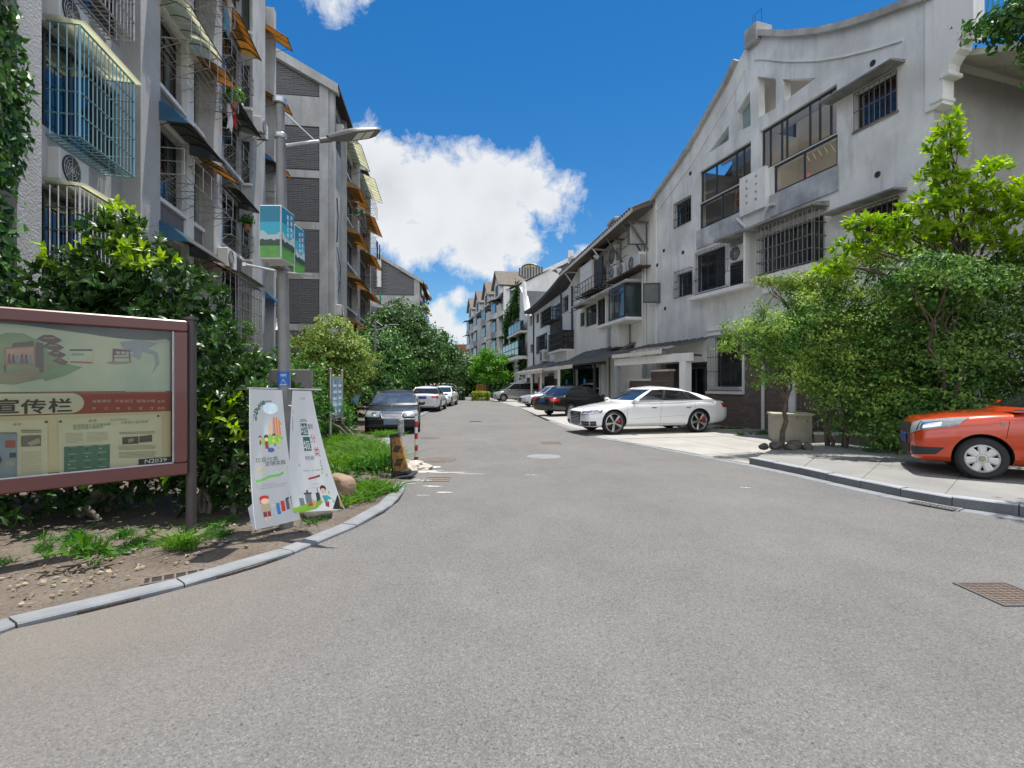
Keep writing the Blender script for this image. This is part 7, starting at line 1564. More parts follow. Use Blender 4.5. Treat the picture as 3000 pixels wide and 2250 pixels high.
for r_ in range(4):
    for c_ in range(3):
        x = 560+c_*125; y = 1190-c_*8+r_*60; blob('table_mark', [(x+18, y-18), (x+85, y-22), (x+85, y-16), (x+18, y-12)], .026, '#a8bfae'); cx = x+40+rgp.uniform(-20, 20); blob('table_icon', [(cx-12, y+12), (cx, y+2), (cx+14, y+10), (cx+4, y+22)], .026, ['#7a4a3a', '#3f4f46', '#b0b48a'][(r_+c_) % 3])
for pts, c in (([(1030, 1092), (1165, 1083), (1165, 1145), (1030, 1152)], '#54493c'), ([(1172, 1083), (1280, 1070), (1280, 1128), (1172, 1138)], '#5c5244'), ([(178, 1080), (345, 1072), (345, 1165), (178, 1172)], '#7a7468'), ([(45, 1120), (130, 1115), (130, 1180), (45, 1182)], '#a85a4c'), ([(80, 1222), (138, 1220), (138, 1262), (80, 1266)], '#4a4a55'), ([(45, 1295), (120, 1290), (120, 1330), (45, 1335)], '#b0ac88'), ([(-40, 1255), (0, 1245), (20, 1285), (0, 1320), (-40, 1320)], '#5a4650')):
    blob('newspaper_photo', pts, .026, c)
blob('photo_highlight', [(1075, 1110), (1120, 1095), (1130, 1120), (1085, 1140)], .024, '#a09880'); blob('photo_highlight', [(230, 1140), (330, 1095), (340, 1140), (260, 1165)], .024, '#b8b09a')
def lines(x0, x1, y0, y1, n, col='#8a8668', th=3, sl=-.03, seed=1):
    rg = random.Random(seed)
    for i in range(n): y = y0+(y1-y0)*i/max(1, n-1); xe = x1-(rg.uniform(0, .3)*(x1-x0) if i % 4 == 3 else 0); blob('text_line', [(x0, y), (xe, y+sl*(xe-x0)), (xe, y+sl*(xe-x0)+th), (x0, y+th)], .027, col)
lines(1005, 1305, 1050, 1062, 2, th=4); lines(1000, 1310, 1165, 1195, 4); lines(1000, 1310, 1218, 1262, 5); lines(550, 700, 1060, 1135, 8, '#a09c80', 2); lines(730, 910, 1052, 1125, 8, '#a09c80', 2); lines(178, 350, 1222, 1400, 14, '#a09c80', 2); lines(178, 350, 1030, 1045, 2, '#6a6450', 6, -.0); lines(-100, 140, 1052, 1056, 1, '#6a6450', 7, 0)
for px, py, tx, s, c in ((615, 1005, '杭州市滨江区垃圾分类', .031, '#4f8a72'), (615, 1028, '生活垃圾分类知识', .031, '#4f8a72'), (1015, 978, '平安浙江 宣传月报', .03, '#5f8a72'), (745, 962, '报 纸', .03, '#b0704e'), (110, 992, '报 纸', .026, '#b0704e'), (930, 952, '第二版 平安快报', .02, '#8a8668')):
    p = NB.at(*NP(px, py)); V, F = text_mesh(tx, s*.9, .0006); b = MB(); b.add([(p[0]+v[0], .0275, p[1]+v[1]) for v in V], F); b.build('lettering', mat('ink_'+c.lstrip('#'), c, .6), nr)
for px, py in ((510, 960), (1332, 912), (390, 962)): p = NB.at(*NP(px, py)); b = MB(); b.cbox((p[0], .024, p[1]), (.018, .004, .018)); b.build('tape', M_INK, nr)
blob('glare_strip', [(1322, 272), (1410, 268), (1410, 284), (1322, 284)], .0305, '#b8b8a8'); blob('paper_edge', [(1055, 702), (1395, 702), (1395, 711), (1055, 711)], .0305, '#b4b49c')
blob('number_label', [(1167, 1276), (1462, 1252), (1462, 1345), (1167, 1362)], .020, '#17191d')
for tx, px, py, s in (('N2039', 1212, 1312, .058), ('管理热线：87520', 1198, 1348, .022)):
    p = NB.at(*NP(px, py)); V, F = text_mesh(tx, s, .0012); b = MB(); [b.add([(p[0]+v[0]*1.2+k*.0012, .018-k*.0005, p[1]+v[1]) for v in V], F) for k in range(2)]; b.build('lettering', M_WPRINT, nr)
b = MB(); b.add([(iu0, -.02, iz0), (iu1, -.02, iz0), (iu1, -.02, iz1), (iu0, -.02, iz1)], [(0,1,2,3)]); b.build('glass_door', glass('board_glass', (.94, .94, .88), .0), nr)
M_PGREY = mat('post_grey', (.07, .058, .055), .55, var=.2, vscale=6)
for x in (W_+.054, -.054): b = MB(); b.tube([(x, .02, 0), (x, .02, 2.28)], .05, 14); b.lathe([(.07, 0), (.07, .03), (0, .04)], 14, Matrix.Translation((x, .02, 2.28))); b.build('post', M_PGREY, nr, smooth=True)
# ---- verge clutter
def rock(name, label, x, y, s, col, seed, group=None, cat='boulder'):
    bm = bmesh.new(); bmesh.ops.create_icosphere(bm, subdivisions=3, radius=1); rg = random.Random(seed); ax = [Vector((rg.gauss(0, 1), rg.gauss(0, 1), rg.gauss(0, 1))).normalized() for _ in range(9)]; dd = [rg.uniform(.62, .9) for _ in ax]
    for v in bm.verts:
        for a_, d_ in zip(ax, dd):
            k = v.co.dot(a_)
            if k > d_: v.co -= a_*(k-d_)*.85
        v.co += Vector((rg.gauss(0, 1), rg.gauss(0, 1), rg.gauss(0, 1)))*.012; v.co = Vector((v.co.x*s[0], v.co.y*s[1], v.co.z*s[2]))
    me = bpy.data.meshes.new(name); bm.to_mesh(me); bm.free(); me.materials.append(col); me.polygons.foreach_set('use_smooth', [True]*len(me.polygons))
    return ob(name, me, None, (x, y, s[2]*.62), rg.uniform(0, 3) if group else .3, label, cat, group)
M_SAND = mat('sandstone', (.30, .20, .13), .9, col2=(.20, .14, .10), vscale=6, bump=.8, bscale=20, grain=.2, gscale=40); M_ROCK = mat('grey_brown_rock', (.12, .10, .085), .95, col2=(.07, .06, .055), vscale=6, bump=.8, bscale=25)
rock('boulder', 'tan sandstone boulder in the grass right of the banners', -2.32, 6.95, (.20, .2, .27), M_SAND, 1)
rock('boulder', 'brown rock half hidden behind the right banner', -2.62, 6.1, (.2, .18, .16), M_SAND, 2); rock('boulder', 'low flat rock under the right banner', -2.3, 6.05, (.2, .14, .08), M_ROCK, 3)
for i, (x, y, s) in enumerate([(5.95, 11.55, .17), (6.2, 11.4, .14), (6.42, 11.62, .18), (6.6, 11.45, .14), (5.75, 11.7, .12), (6.5, 11.85, .15)]): rock('garden_rock', ['dark rock left of the slender tree trunk', 'small dark rock in front of the slender tree trunk', 'tall rounded rock just right of the tree trunk', 'rock at the right end of the ring round the tree', 'lowest rock at the left end of the ring round the tree', 'rock behind the trunk of the slender tree'][i], x, y, (s, s*.8, s*.75), M_ROCK, 10+i, 'rocks round the slender tree', 'rock').location.z += .12
# yellow divider, painted stub, red and white pole, spilt concrete
M_YEL = mat('faded_yellow_board', (.45, .22, .03), .6, col2=(.14, .07, .04), vscale=14)
t = thing('road_divider', 'tilted yellow and black plastic divider leaning at the kerb gap', 'road divider', (-1.88, 8.75, .0), R(-8)); t.rotation_euler = (0, R(-9), R(-8))
b = MB(); b.bev(-.24, .22, -.16, .16, 0, .045, .015); b.bev(-.15, .15, -.10, .10, .046, .13, .02); b.build('base', mat('black_rubber', (.025, .025, .027), .8), t)
b = MB(); b.prism([(-.13, .13), (.13, .13), (.07, .70), (-.07, .70)], -.03, .03); pn = b.build('panel', M_YEL, t)
b = MB(); b.prism([(-.15, .13), (-.131, .13), (-.071, .70), (-.09, .70)], -.045, .045); b.prism([(-.10, .701), (.08, .701), (.07, .76), (-.09, .76)], -.045, .045); b.build('edge', MATS['black_rubber'], t)
for k in range(2): b = MB(); b.add([(-.10+.01*k, -.032, .22+k*.24), (.02, -.032, .2+k*.24), (.09, -.032, .32+k*.22), (-.03, -.032, .34+k*.22)], [(0,1,2,3)]); b.build('stripe', mat('dirty_black_print', (.05, .035, .025), .7), pn)
t = thing('painted_stub', 'thin stub pipe wrapped in splashed white paint behind the divider', 'post', (-2.02, 9.3, 0)); b = MB(); b.tube([(0, 0, 0), (0, 0, .75)], .02, 8); b.build('pipe', M_ALU, t)
b = MB(); b.tube([(0, 0, .68), (0, 0, .74), (0, 0, .95), (0, 0, 1.0)], [.05, .062, .055, .035], 12); b.build('sleeve', mat('splashed_paint', (.45, .45, .42), .7, col2=(.16, .16, .15), vscale=16), t)
t = thing('bollard', 'slim red and white striped pole standing in the road', 'bollard', (-2.03, 10.85, 0))
for k in range(7): b = MB(); b.tube([(0, 0, .06+k*.125), (0, 0, .06+(k+1)*.125-.001)], .036, 12); b.build('band', mat('red_reflective', (.38, .02, .02), .45) if k % 2 else mat('white_reflective', (.62, .62, .60), .45), t, smooth=True)
b = MB(); b.tube([(0, 0, 0), (0, 0, .059)], [.05, .04], 12); b.lathe([(.036, .935), (.02, .96), (0, .965)], 12); b.build('foot_and_cap', mat('dark_red_paint', (.12, .02, .02), .6), t)
t = thing('concrete_lump', 'rough lump of spilt white concrete beside the yellow divider', 'concrete', (-1.98, 9.55, 0))
bm = bmesh.new(); bmesh.ops.create_icosphere(bm, subdivisions=4, radius=1)
from mathutils import noise as mnoise
for v in bm.verts: k = 1+.35*mnoise.noise(v.co*2.3)+.12*mnoise.noise(v.co*7); v.co = Vector((v.co.x*.42*k, v.co.y*.38*k, max(-.02, v.co.z*.17*k)))
me = bpy.data.meshes.new('lump'); bm.to_mesh(me); bm.free(); me.materials.append(mat('spilt_concrete', (.50, .47, .42), .9, col2=(.34, .30, .25), vscale=7, bump=.8, bscale=30)); ob('lump', me, t)
def splash(x, y, rx, ry, seed, z=.004, m=None, n=26, name='paint_spill'):
    rg = random.Random(seed); ph = [rg.uniform(0, 6) for _ in range(4)]; pts = []
    for k in range(n): a = 2*math.pi*k/n; r = 1+.35*math.sin(2*a+ph[0])+.22*math.sin(5*a+ph[1])+.15*math.sin(9*a+ph[2]); pts.append((x+rx*r*math.cos(a), y+ry*r*math.sin(a), z))
    b = MB(); b.add([(x, y, z)]+pts, [(0, i+1, (i+1) % n+1) for i in range(n)]); return b.build(name, m or mat('white_road_paint', (.55, .54, .50), .8, col2=(.30, .29, .27), vscale=20), SPL)
SPL = ob('paint_spills', None, kind='structure')
for i, (x, y, rx, ry) in enumerate([(-1.55, 9.35, .3, .09), (-1.15, 9.25, .28, .05), (-1.7, 9.75, .3, .2), (-1.5, 8.5, .12, .05), (-.75, 9.1, .18, .03), (-1.25, 8.0, .16, .035), (-1.0, 7.55, .16, .03), (-1.28, 7.35, .08, .02), (-1.65, 8.2, .08, .02), (.35, 9.0, .1, .02), (3.6, 7.9, .08, .02)]): splash(x, y, rx, ry, i)
# covers and drains in the road
def disc_cover(label, x, y, r, m, ring, name='manhole_cover'):
    t = thing(name, label, 'manhole cover', (x, y, 0), 0); b = MB(); b.lathe([(r*.88, .004), (r, .004), (r, -.05)], 32); b.build('rim', ring, t); b = MB(); b.lathe([(0, .010), (r*.85, .008), (r*.87, .002)], 32); c = b.build('lid', m, t)
    for k in range(3): b = MB(); q = r*(.25+.2*k); b.lathe([(q, .0105), (q+.012, .0125), (q+.024, .0105)], 28); b.build('ridge', m, c)
M_CI = mat('cast_iron', (.10, .095, .09), .7, var=.3, vscale=10, bump=.3); M_PALE = mat('pale_cover', (.23, .24, .245), .8, var=.2, vscale=6); M_CI2 = mat('rust_cover', (.16, .12, .10), .85, var=.3, vscale=8)
disc_cover('pale round manhole cover in the middle of the road', .70, 11.3, .37, M_PALE, M_PALE)
disc_cover('dark round manhole cover beside the red and white pole', -1.55, 10.8, .38, M_CI2, M_CI)
disc_cover('small round cover far up the road near the white car', -2.45, 15.2, .3, M_CI2, M_CI)
def grate(label, x, y, w_, d_, rz, n, m, cross=0, name='drain_grate', z=.006, cat='drain cover', fr=None):
    t = thing(name, label, cat, (x, y, z), rz); b = MB(); f = .025
    b.box(-w_/2, w_/2, -d_/2, -d_/2+f, -.03, .006); b.box(-w_/2, w_/2, d_/2-f, d_/2, -.03, .006); b.box(-w_/2, -w_/2+f, -d_/2+f, d_/2-f, -.03, .006); b.box(w_/2-f, w_/2, -d_/2+f, d_/2-f, -.03, .006); b.build('frame', fr or m, t)
    b = MB(); b.box(-w_/2+f, w_/2-f, -d_/2+f, d_/2-f, -.004, -.002); b.build('pit', mat('grate_pit', (.02, .018, .016), .9) if not cross else mat('cover_bed', (.20, .155, .115), .95, var=.35, vscale=12), t)
    for i in range(n): u = -w_/2+f+(w_-2*f)*(i+.5)/n; b = MB(); b.box(u-.008 if not cross else u-.005, u+.008 if not cross else u+.005, -d_/2+f, d_/2-f, -.001, .004); b.build('bar', m, t)
    for i in range(cross): u = -d_/2+f+(d_-2*f)*(i+.5)/cross; b = MB(); b.box(-w_/2+f, w_/2-f, u-.005, u+.005, -.0012, .0036); b.build('bar', m, t)
    return t
# large square cover at lower right
a_ = [G(*p) for p in ((2822, 1722), (2912, 1698), (3075, 1760), (2985, 1795))]
c_ = sum((Vector(p) for p in a_), Vector((0, 0)))/4; e1 = Vector(a_[3])-Vector(a_[0]); e2 = Vector(a_[1])-Vector(a_[0])
grate('square lattice access cover sunk in the road at the lower right', c_.x, c_.y, e1.length*.98, max(.36, e2.length), math.atan2(e1.y, e1.x), 12, M_CI2, 6, 'access_cover', .004, 'manhole cover', M_CI)
g_ = G(515, 1698); grate('slotted iron drain set in the soil behind the kerb stones', g_[0]-.02, g_[1]+.02, .46, .17, R(33), 5, M_CI2, 0, z=.018)
g_ = G(2790, 1500); 
for k in range(2): p = Vector((5.36, 6.78))+Vector((.42, -.91))*.26*k; grate(['slotted drain grate in the gutter, nearer the tree', 'slotted drain grate in the gutter, nearer the orange car'][k], p.x+.08, p.y+.02, .24, .17, math.atan2(-.91, .42), 5, M_CI, 0, z=.016)
g_ = G(1614, 1298); grate('small rectangular cover beyond the pale manhole', g_[0], g_[1], .5, .45, .1, 1, M_CI2, 1, 'access_cover', .003, 'manhole cover')
g_ = G(1283, 1405); grate('rectangular brown cover in front of the yellow divider', g_[0], g_[1], .42, .36, .0, 1, M_CI2, 1, 'access_cover', .003, 'manhole cover')
g_ = G(1393, 1235); grate('narrow iron cover far up the middle of the road', g_[0], g_[1], .5, .3, 0, 1, M_CI, 1, 'access_cover', .003, 'manhole cover')
# second street lamp far along
t = thing('street_lamp', 'distant lamp post rising out of the street trees with its arm to the road', 'street lamp', (-6.55, 24.5, 0)); b = MB(); b.tube([(0, 0, 0), (0, 0, 4.7)], [.08, .05], 10); b.build('post', M_POLE, t, smooth=True)
b = MB(); b.tube([(.03, 0, 4.15), (.6, 0, 4.35), (1.05, 0, 4.42)], .03, 6); b.tube([(.03, 0, 4.6), (.35, 0, 4.4)], .012, 5); b.build('arm', M_ALU, t); b = MB(); b.bev(.65, 1.15, -.1, .1, 4.38, 4.46, .03); b.build('lamp_head', M_LAMP, t)
# orange sign board
t = thing('signboard', 'orange-yellow signboard above the clipped hedge at the bend', 'sign', (-3.15, 52.2, 0)); M_ORS = mat('orange_sign_paint', (.55, .25, .03), .6)
for x in (-.42, .42): b = MB(); b.box(x-.05, x+.05, -.04, .04, 0, 1.45); b.build('leg', M_ORS, t)
b = MB(); b.bev(-.5, .5, -.06, .06, .62, 1.5, .01); b.build('panel', M_ORS, t); b = MB(); b.box(-.4, .4, -.066, -.061, .72, 1.4); b.build('inset', mat('sign_inset', (.42, .16, .03), .7), t)
for i in range(2): V, F = text_mesh(('爱护绿地', '文明停车')[i], .17, .002, 'CENTER'); b = MB(); b.add([(v[0], -.068, 1.15-i*.25+v[1]) for v in V], F); b.build('lettering', mat('sign_yellow', (.6, .45, .1), .6), t)
# concrete planter box and low wall by the slender tree, edging kerb beside the white car
t = thing('planter_box', 'square concrete planter box behind the slender tree', 'planter', (7.2, 14.1, 0), R(-17)); b = MB(); b.bev(0, .95, 0, .8, 0, .74, .01); b.build('body', mat('planter_concrete', (.40, .37, .31), .9, var=.2, streak=.3), t); b = MB(); b.bev(-.03, .98, -.03, .83, .741, .80, .01); b.build('cap', mat('planter_cap', (.5, .46, .36), .8), t)
t = thing('low_wall', 'low rendered wall running from the planter box into the bushes', 'wall', (8.15, 13.8, 0), R(-25)); b = MB(); b.box(0, 3.5, 0, .2, 0, .24); b.build('wall_body', MATS['planter_concrete'], t); b = MB(); b.box(-.02, 3.52, -.03, .23, .241, .3); b.build('coping', M_WHITE, t)
ek = ob('kerb_edging', None, kind='structure'); q0 = Vector(G(1945, 1262)); q1 = Vector((8.6, 16.6)); 
kerb_stones(ek, [tuple(q0), tuple(q1)], .13, -.02, .10, M_CONC, .85, 1, name='kerb_stone')
t = thing('weed_clump', 'little weeds sprouting at the end of the kerb edging by the white car', 'plant', (q0.x-.05, q0.y-.1, .02), 0, 'weeds on the verge'); rosettes(t, [(0, 0, .08, .16, .1, .1), (.45, .1, .12, .12, .1, .12)], 70, 6, .09, LM_LIGHT, 77)
b = MB(); rg = random.Random(9)
for i in range(60): p = q0.lerp(q1, rg.uniform(0, .35))+Vector((rg.uniform(-.1, .1), rg.uniform(-.25, -.05))); s = rg.uniform(.012, .035); b.bev(-s, s, -s*.6, s*.6, 0, s*.6, s*.2, Matrix.Translation((p.x, p.y, .02)) @ Matrix.Rotation(rg.uniform(0, 3), 4, 'Z'))
b.build('rubble', M_STONE, None, kind='stuff')
grass('wall_grass', 'grass along the foot of the gable house wall', [(8.2, 16.0, .8, .5, 900, 1.0), (7.6, 17.9, .5, .4, 400, .9), (8.9, 14.9, .5, .4, 500, 1.0)], LM_WEED, .13, 9)
# ------------------------------------------------------------------ cars
M_TYRE = mat('tyre_rubber', (.02, .02, .021), .8); M_GLS = mat('car_glass', (.012, .014, .016), .04, spec=.9, space='obj'); M_GLB = mat('car_glass_blue', (.015, .03, .055), .03, spec=1, space='obj')
M_CHR = mat('chrome', (.75, .76, .78), .12, metal=1, space='obj'); M_RIM = mat('alloy_rim', (.50, .50, .50), .3, metal=.85, space='obj'); M_HUB = mat('silver_hubcap', (.55, .55, .54), .42, metal=.5, space='obj'); M_TRIM = mat('black_trim', (.02, .02, .022), .5, space='obj'); M_SEAM = mat('panel_gap', (.006, .006, .006), .8, space='obj')
M_LENS = mat('lamp_lens', (.27, .29, .31), .15, spec=1, col2=(.20, .22, .24), vscale=22, space='obj'); M_LENSD = mat('dark_lamp_lens', (.05, .055, .06), .08, spec=1, col2=(.30, .31, .32), vscale=14, space='obj'); M_TAIL = mat('red_lamp_lens', (.42, .01, .012), .12, spec=1, space='obj'); M_AMB = mat('amber_lens', (.55, .2, .02), .2, space='obj')
M_PLATE = mat('blue_number_plate', (.02, .08, .34), .4); M_PLATEB = mat('blurred_plate', (.16, .19, .30), .5); M_DISC = mat('brake_disc', (.06, .06, .06), .4, metal=.8); M_CAL = mat('red_caliper', (.5, .01, .015), .4); M_UNDER = mat('underbody', (.012, .012, .012), .9)
def lerp_tab(tab, x):
    if x >= tab[0][0]: return tab[0][1:]
    for a, c in zip(tab, tab[1:]):
        if x >= c[0]: t = (a[0]-x)/(a[0]-c[0]); t2 = t*t*(3-2*t)*.35+t*.65; return tuple(p+(q-p)*t2 for p, q in zip(a[1:], c[1:]))
    return tab[-1][1:]
def wheel(par, x, y, side, r, w_, style, rimr, m_rim, cal=False):
    T = Matrix.Translation((x, y, r)) @ Matrix.Rotation(R(-90*side), 4, 'X')   # local z points outward
    b = MB(T); h = w_/2; b.lathe([(rimr, h-.02), (rimr+.01, h), (r*.86, h+.004), (r*.96, h-.018), (r, h-.05), (r, -h+.05), (r*.96, -h+.01), (rimr, -h)], 40); ty = b.build('wheel', M_TYRE, par, smooth=True, sharp=35)
    b = MB(T); b.lathe([(rimr-.0, h-.022), (rimr-.018, h-.014), (rimr-.03, h-.03), (rimr-.035, -h+.02)], 36); b.build('rim', m_rim, ty, smooth=True)
    b = MB(T); b.lathe([(0, -.02), (rimr*.98, -.02)], 24); b.build('rim_well', M_UNDER, ty)
    if style != 'cap': b = MB(T); b.lathe([(0, .0), (rimr*.62, .0), (rimr*.62, -.012)], 24); b.build('brake_disc', M_DISC, ty)
    if cal: b = MB(T @ Matrix.Rotation(R(205), 4, 'Z')); b.box(rimr*.45, rimr*.78, -rimr*.32, rimr*.32, .004, .04); b.build('brake_caliper', M_CAL, ty)
    zf = h-.03
    if style == 'cap':
        n = 7; b = MB(T)
        b.lathe([(0, zf+.012), (rimr*.30, zf+.008), (rimr*.34, zf-.004)], 28)
        for k in range(n):
            a = 2*math.pi*(k+.25)/n; M2 = T @ Matrix.Rotation(a, 4, 'Z'); b2 = MB(M2)
            b2.add([(rimr*.30, -.042, zf), (rimr*.97, -.058, zf), (rimr*.97, .058, zf), (rimr*.30, .042, zf), (rimr*.34, -.022, zf+.012), (rimr*.93, -.035, zf+.012), (rimr*.93, .035, zf+.012), (rimr*.34, .022, zf+.012)], [(4,5,6,7),(0,1,5,4),(1,2,6,5),(2,3,7,6),(3,0,4,7)]); b2.build('cap_spoke', m_rim, ty)
        b.lathe([(rimr*.86, zf-.004), (rimr*.88, zf+.008), (rimr*.98, zf+.008), (rimr, zf-.01)], 36); b.build('hub_cap', m_rim, ty, smooth=True, sharp=50)
        b = MB(T); b.lathe([(0, zf+.03), (rimr*.17, zf+.028), (rimr*.21, zf+.01)], 20); b.build('cap_centre', mat('worn_cap_centre', (.30, .27, .20), .5), ty)
    else:
        n, tw = {'five': (5, .036), 'multi': (10, .025), 'seven': (7, .045), 'holes': (8, .05)}[style]
        for k in range(n):
            a = 2*math.pi*(k+.15)/n; b2 = MB(T @ Matrix.Rotation(a, 4, 'Z')); w0, w1 = tw*.62, tw
            b2.add([(rimr*.14, -w0, zf-.01), (rimr*.97, -w1*1.25, zf-.012), (rimr*.97, w1*1.25, zf-.012), (rimr*.14, w0, zf-.01), (rimr*.14, -w0*.6, zf+.006), (rimr*.95, -w1*.5, zf+.006), (rimr*.95, w1*.5, zf+.006), (rimr*.14, w0*.6, zf+.006)], [(4,5,6,7),(0,1,5,4),(1,2,6,5),(2,3,7,6),(3,0,4,7)])
            b2.build('spoke', m_rim, ty)
        b = MB(T); b.lathe([(0, zf+.012), (rimr*.17, zf+.010), (rimr*.19, zf-.012)], 20); b.build('hub', m_rim, ty, smooth=True, sharp=50)
    return ty
def car(name, label, group, x, y, hd, paint, S, z=.0, scale=1.0):
    root = thing(name, label, 'car', (x, y, z), hd, group); L = S['L']; W = S['W']/2
    tab = S['prof']      # x, z top centre, z shoulder, half width factor, z bottom
    xs = sorted({round(L/2-L*i/36, 4) for i in range(37)} | {t[0] for t in tab}, reverse=True); rows = []
    for X in xs:
        zt, zs, wf, zb = lerp_tab(tab, X); w = W*wf; h = zs-zb
        half = [(0, zb), (w*.72, zb), (w*.93, zb+.035), (w*.985, zb+h*.30), (w, zb+h*.58), (w*.985, zb+h*.82), (w*.945, zs), (w*.86, zs+(zt-zs)*.45), (w*.62, zs+(zt-zs)*.82), (w*.3, zs+(zt-zs)*.97), (0, zt)]
        ring = [(X, y_, z_) for y_, z_ in half]+[(X, -y_, z_) for y_, z_ in reversed(half[1:-1])]; rows.append(ring)
    n = len(rows[0]); V = [p for r_ in rows for p in r_]; F_ = []
    for i in range(len(rows)-1):
        for k in range(n): F_.append((i*n+k, i*n+(k+1) % n, (i+1)*n+(k+1) % n, (i+1)*n+k))
    F_.append(tuple(range(n-1, -1, -1))); F_.append(tuple(range((len(rows)-1)*n, len(rows)*n)))
    me = bpy.data.meshes.new('body'); me.from_pydata(V, [], F_); me.update(); me.materials.append(paint); me.materials.append(M_UNDER)
    bo = ob('body', me, root); bm_ = bmesh.new(); bm_.from_mesh(me); bmesh.ops.recalc_face_normals(bm_, faces=bm_.faces); bm_.to_mesh(me); bm_.free()
    m1 = bo.modifiers.new('s', 'SUBSURF'); m1.levels = 1; m1.render_levels = 1
    r = S['r']; xf, xr_ = S['xf'], S['xf']-S['wb']; cut = MB(); ra = r+.045
    for wx in (xf, xr_):
        for sd_ in (-1, 1):
            T = Matrix.Translation((wx, sd_*(W+.1), r+.01)) @ Matrix.Rotation(R(90), 4, 'X'); 
            nn_ = 32; d_ = .42
            cut.add([(ra*math.cos(2*math.pi*k/nn_), ra*math.sin(2*math.pi*k/nn_), -d_ if sd_ < 0 else -.1) for k in range(nn_)]+[(ra*math.cos(2*math.pi*k/nn_), ra*math.sin(2*math.pi*k/nn_), .1 if sd_ < 0 else d_) for k in range(nn_)], [tuple(range(nn_-1, -1, -1)), tuple(range(nn_, 2*nn_))]+[(k, (k+1) % nn_, (k+1) % nn_+nn_, k+nn_) for k in range(nn_)], T)
    co = cut.build('cutter', M_UNDER, root); m2 = bo.modifiers.new('b', 'BOOLEAN'); m2.operation = 'DIFFERENCE'; m2.object = co; m2.solver = 'EXACT'
    try: m2.material_mode = 'TRANSFER'
    except Exception: pass
    bpy.context.view_layer.update(); ev_ = bpy.data.meshes.new_from_object(bo.evaluated_get(bpy.context.evaluated_depsgraph_get())); bo.modifiers.clear(); bo.data = ev_; bpy.data.objects.remove(co)
    ev_.polygons.foreach_set('use_smooth', [True]*len(ev_.polygons)); ev_.set_sharp_from_angle(angle=R(38))
    bv = BVHTree.FromPolygons([v.co.copy() for v in ev_.vertices], [tuple(p.vertices) for p in ev_.polygons])
    # cabin
    c = S['cab']; NS = 9; zbelt = c['zb']; W0 = W*c.get('w0', .90); W1 = W*c.get('w1', .70); low = []; up = []; tags = []
    zr = lambda X: lerp_tab(c['roof'], X)[0]; zb_ = lambda X: lerp_tab(c['belt'], X)[0]
    lf, uf, lr, ur = c['lf'], c['uf'], c['lr'], c['ur']; cr = .16
    for i in range(NS): t = -1+2*i/(NS-1); bow = .14*(1-t*t); low.append((lf+bow-.10, W0*.93*t)); up.append((uf+bow*.75-.08, W1*.93*t)); tags.append('F')
    sides = c['side']      # list of (x low, x up, tag to next)
    for (xl, xu, tg) in sides: 
        low.append((xl, W0)); up.append((xu, W1)); tags.append(tg)
    for i in range(NS): t = 1-2*i/(NS-1); bow = .12*(1-t*t); low.append((lr-bow+.08, W0*.9*t)); up.append((ur-bow*.6+.05, W1*.9*t)); tags.append('R')
    rs = list(reversed(sides)); 
    for k, (xl, xu, tg) in enumerate(rs): low.append((xl, -W0)); up.append((xu, -W1)); tags.append(rs[k+1][2] if k+1 < len(rs) else 'P')
    tags[NS-1] = 'P'; N2 = len(low); vs_ = [0, .05, .12, .35, .6, .86, .93, 1.0]
    P = []
    for v in vs_:
        row = []
        for i in range(N2):
            (xl, yl), (xu, yu) = low[i], up[i]; zl = zb_(xl); zu = zr(xu); bl = math.sin(math.pi*v)
            xx_ = xl+(xu-xl)*v; yy_ = yl+(yu-yl)*v+(.035*bl*(1 if yl > 0 else -1) if abs(yl) >= W0*.99 else .035*bl*yl/W0); zz_ = zl+(zu-zl)*v
            if abs(yl) < W0*.95: zz_ += .03*bl
            row.append((xx_, yy_, zz_))
        P.append(row)
    shell = MB(); 
    for j in range(len(vs_)-1):
        for i in range(N2):
            k = (i+1) % N2; tg = tags[i]
            if tg in ('F', 'R', 'W') and 2 <= j <= 4: continue
            shell.m = 1 if (tg == 'B' and 2 <= j <= 4) else 0
            if S.get('blackroof') and j >= 5: pass
            shell.add([P[j][i], P[j][k], P[j+1][k], P[j+1][i]], [(0, 1, 2, 3)])
    shell.m = 0
    # roof: rings drawn in to the centre line
    ring = P[-1]; cx0 = (uf+ur)/2; prev = ring
    for s_ in (.85, .6, .3, .0):
        cur = [(cx0+(p[0]-cx0)*(s_*.6+.4 if s_ else .45), p[1]*s_, p[2]+(zr(cx0+(p[0]-cx0)*(s_*.6+.4))-p[2])*1.0+.045*(1-s_*s_)) for p in ring]
        for i in range(N2): k = (i+1) % N2; shell.add([prev[i], prev[k], cur[k], cur[i]], [(0, 1, 2, 3)])
        prev = cur
    shb = MB(); shb.v = shell.v; shb.f = shell.f; shb.mi = shell.mi; sh_ = shb.build('cabin', [paint, M_TRIM], root)
    bm_ = bmesh.new(); bm_.from_mesh(sh_.data); bmesh.ops.remove_doubles(bm_, verts=bm_.verts, dist=.0005); bmesh.ops.recalc_face_normals(bm_, faces=bm_.faces); bm_.to_mesh(sh_.data); bm_.free(); sh_.data.polygons.foreach_set('use_smooth', [True]*len(sh_.data.polygons)); sh_.data.set_sharp_from_angle(angle=R(40))
    cm = Vector((cx0, 0, (zbelt+zr(cx0))/2)); i = 0
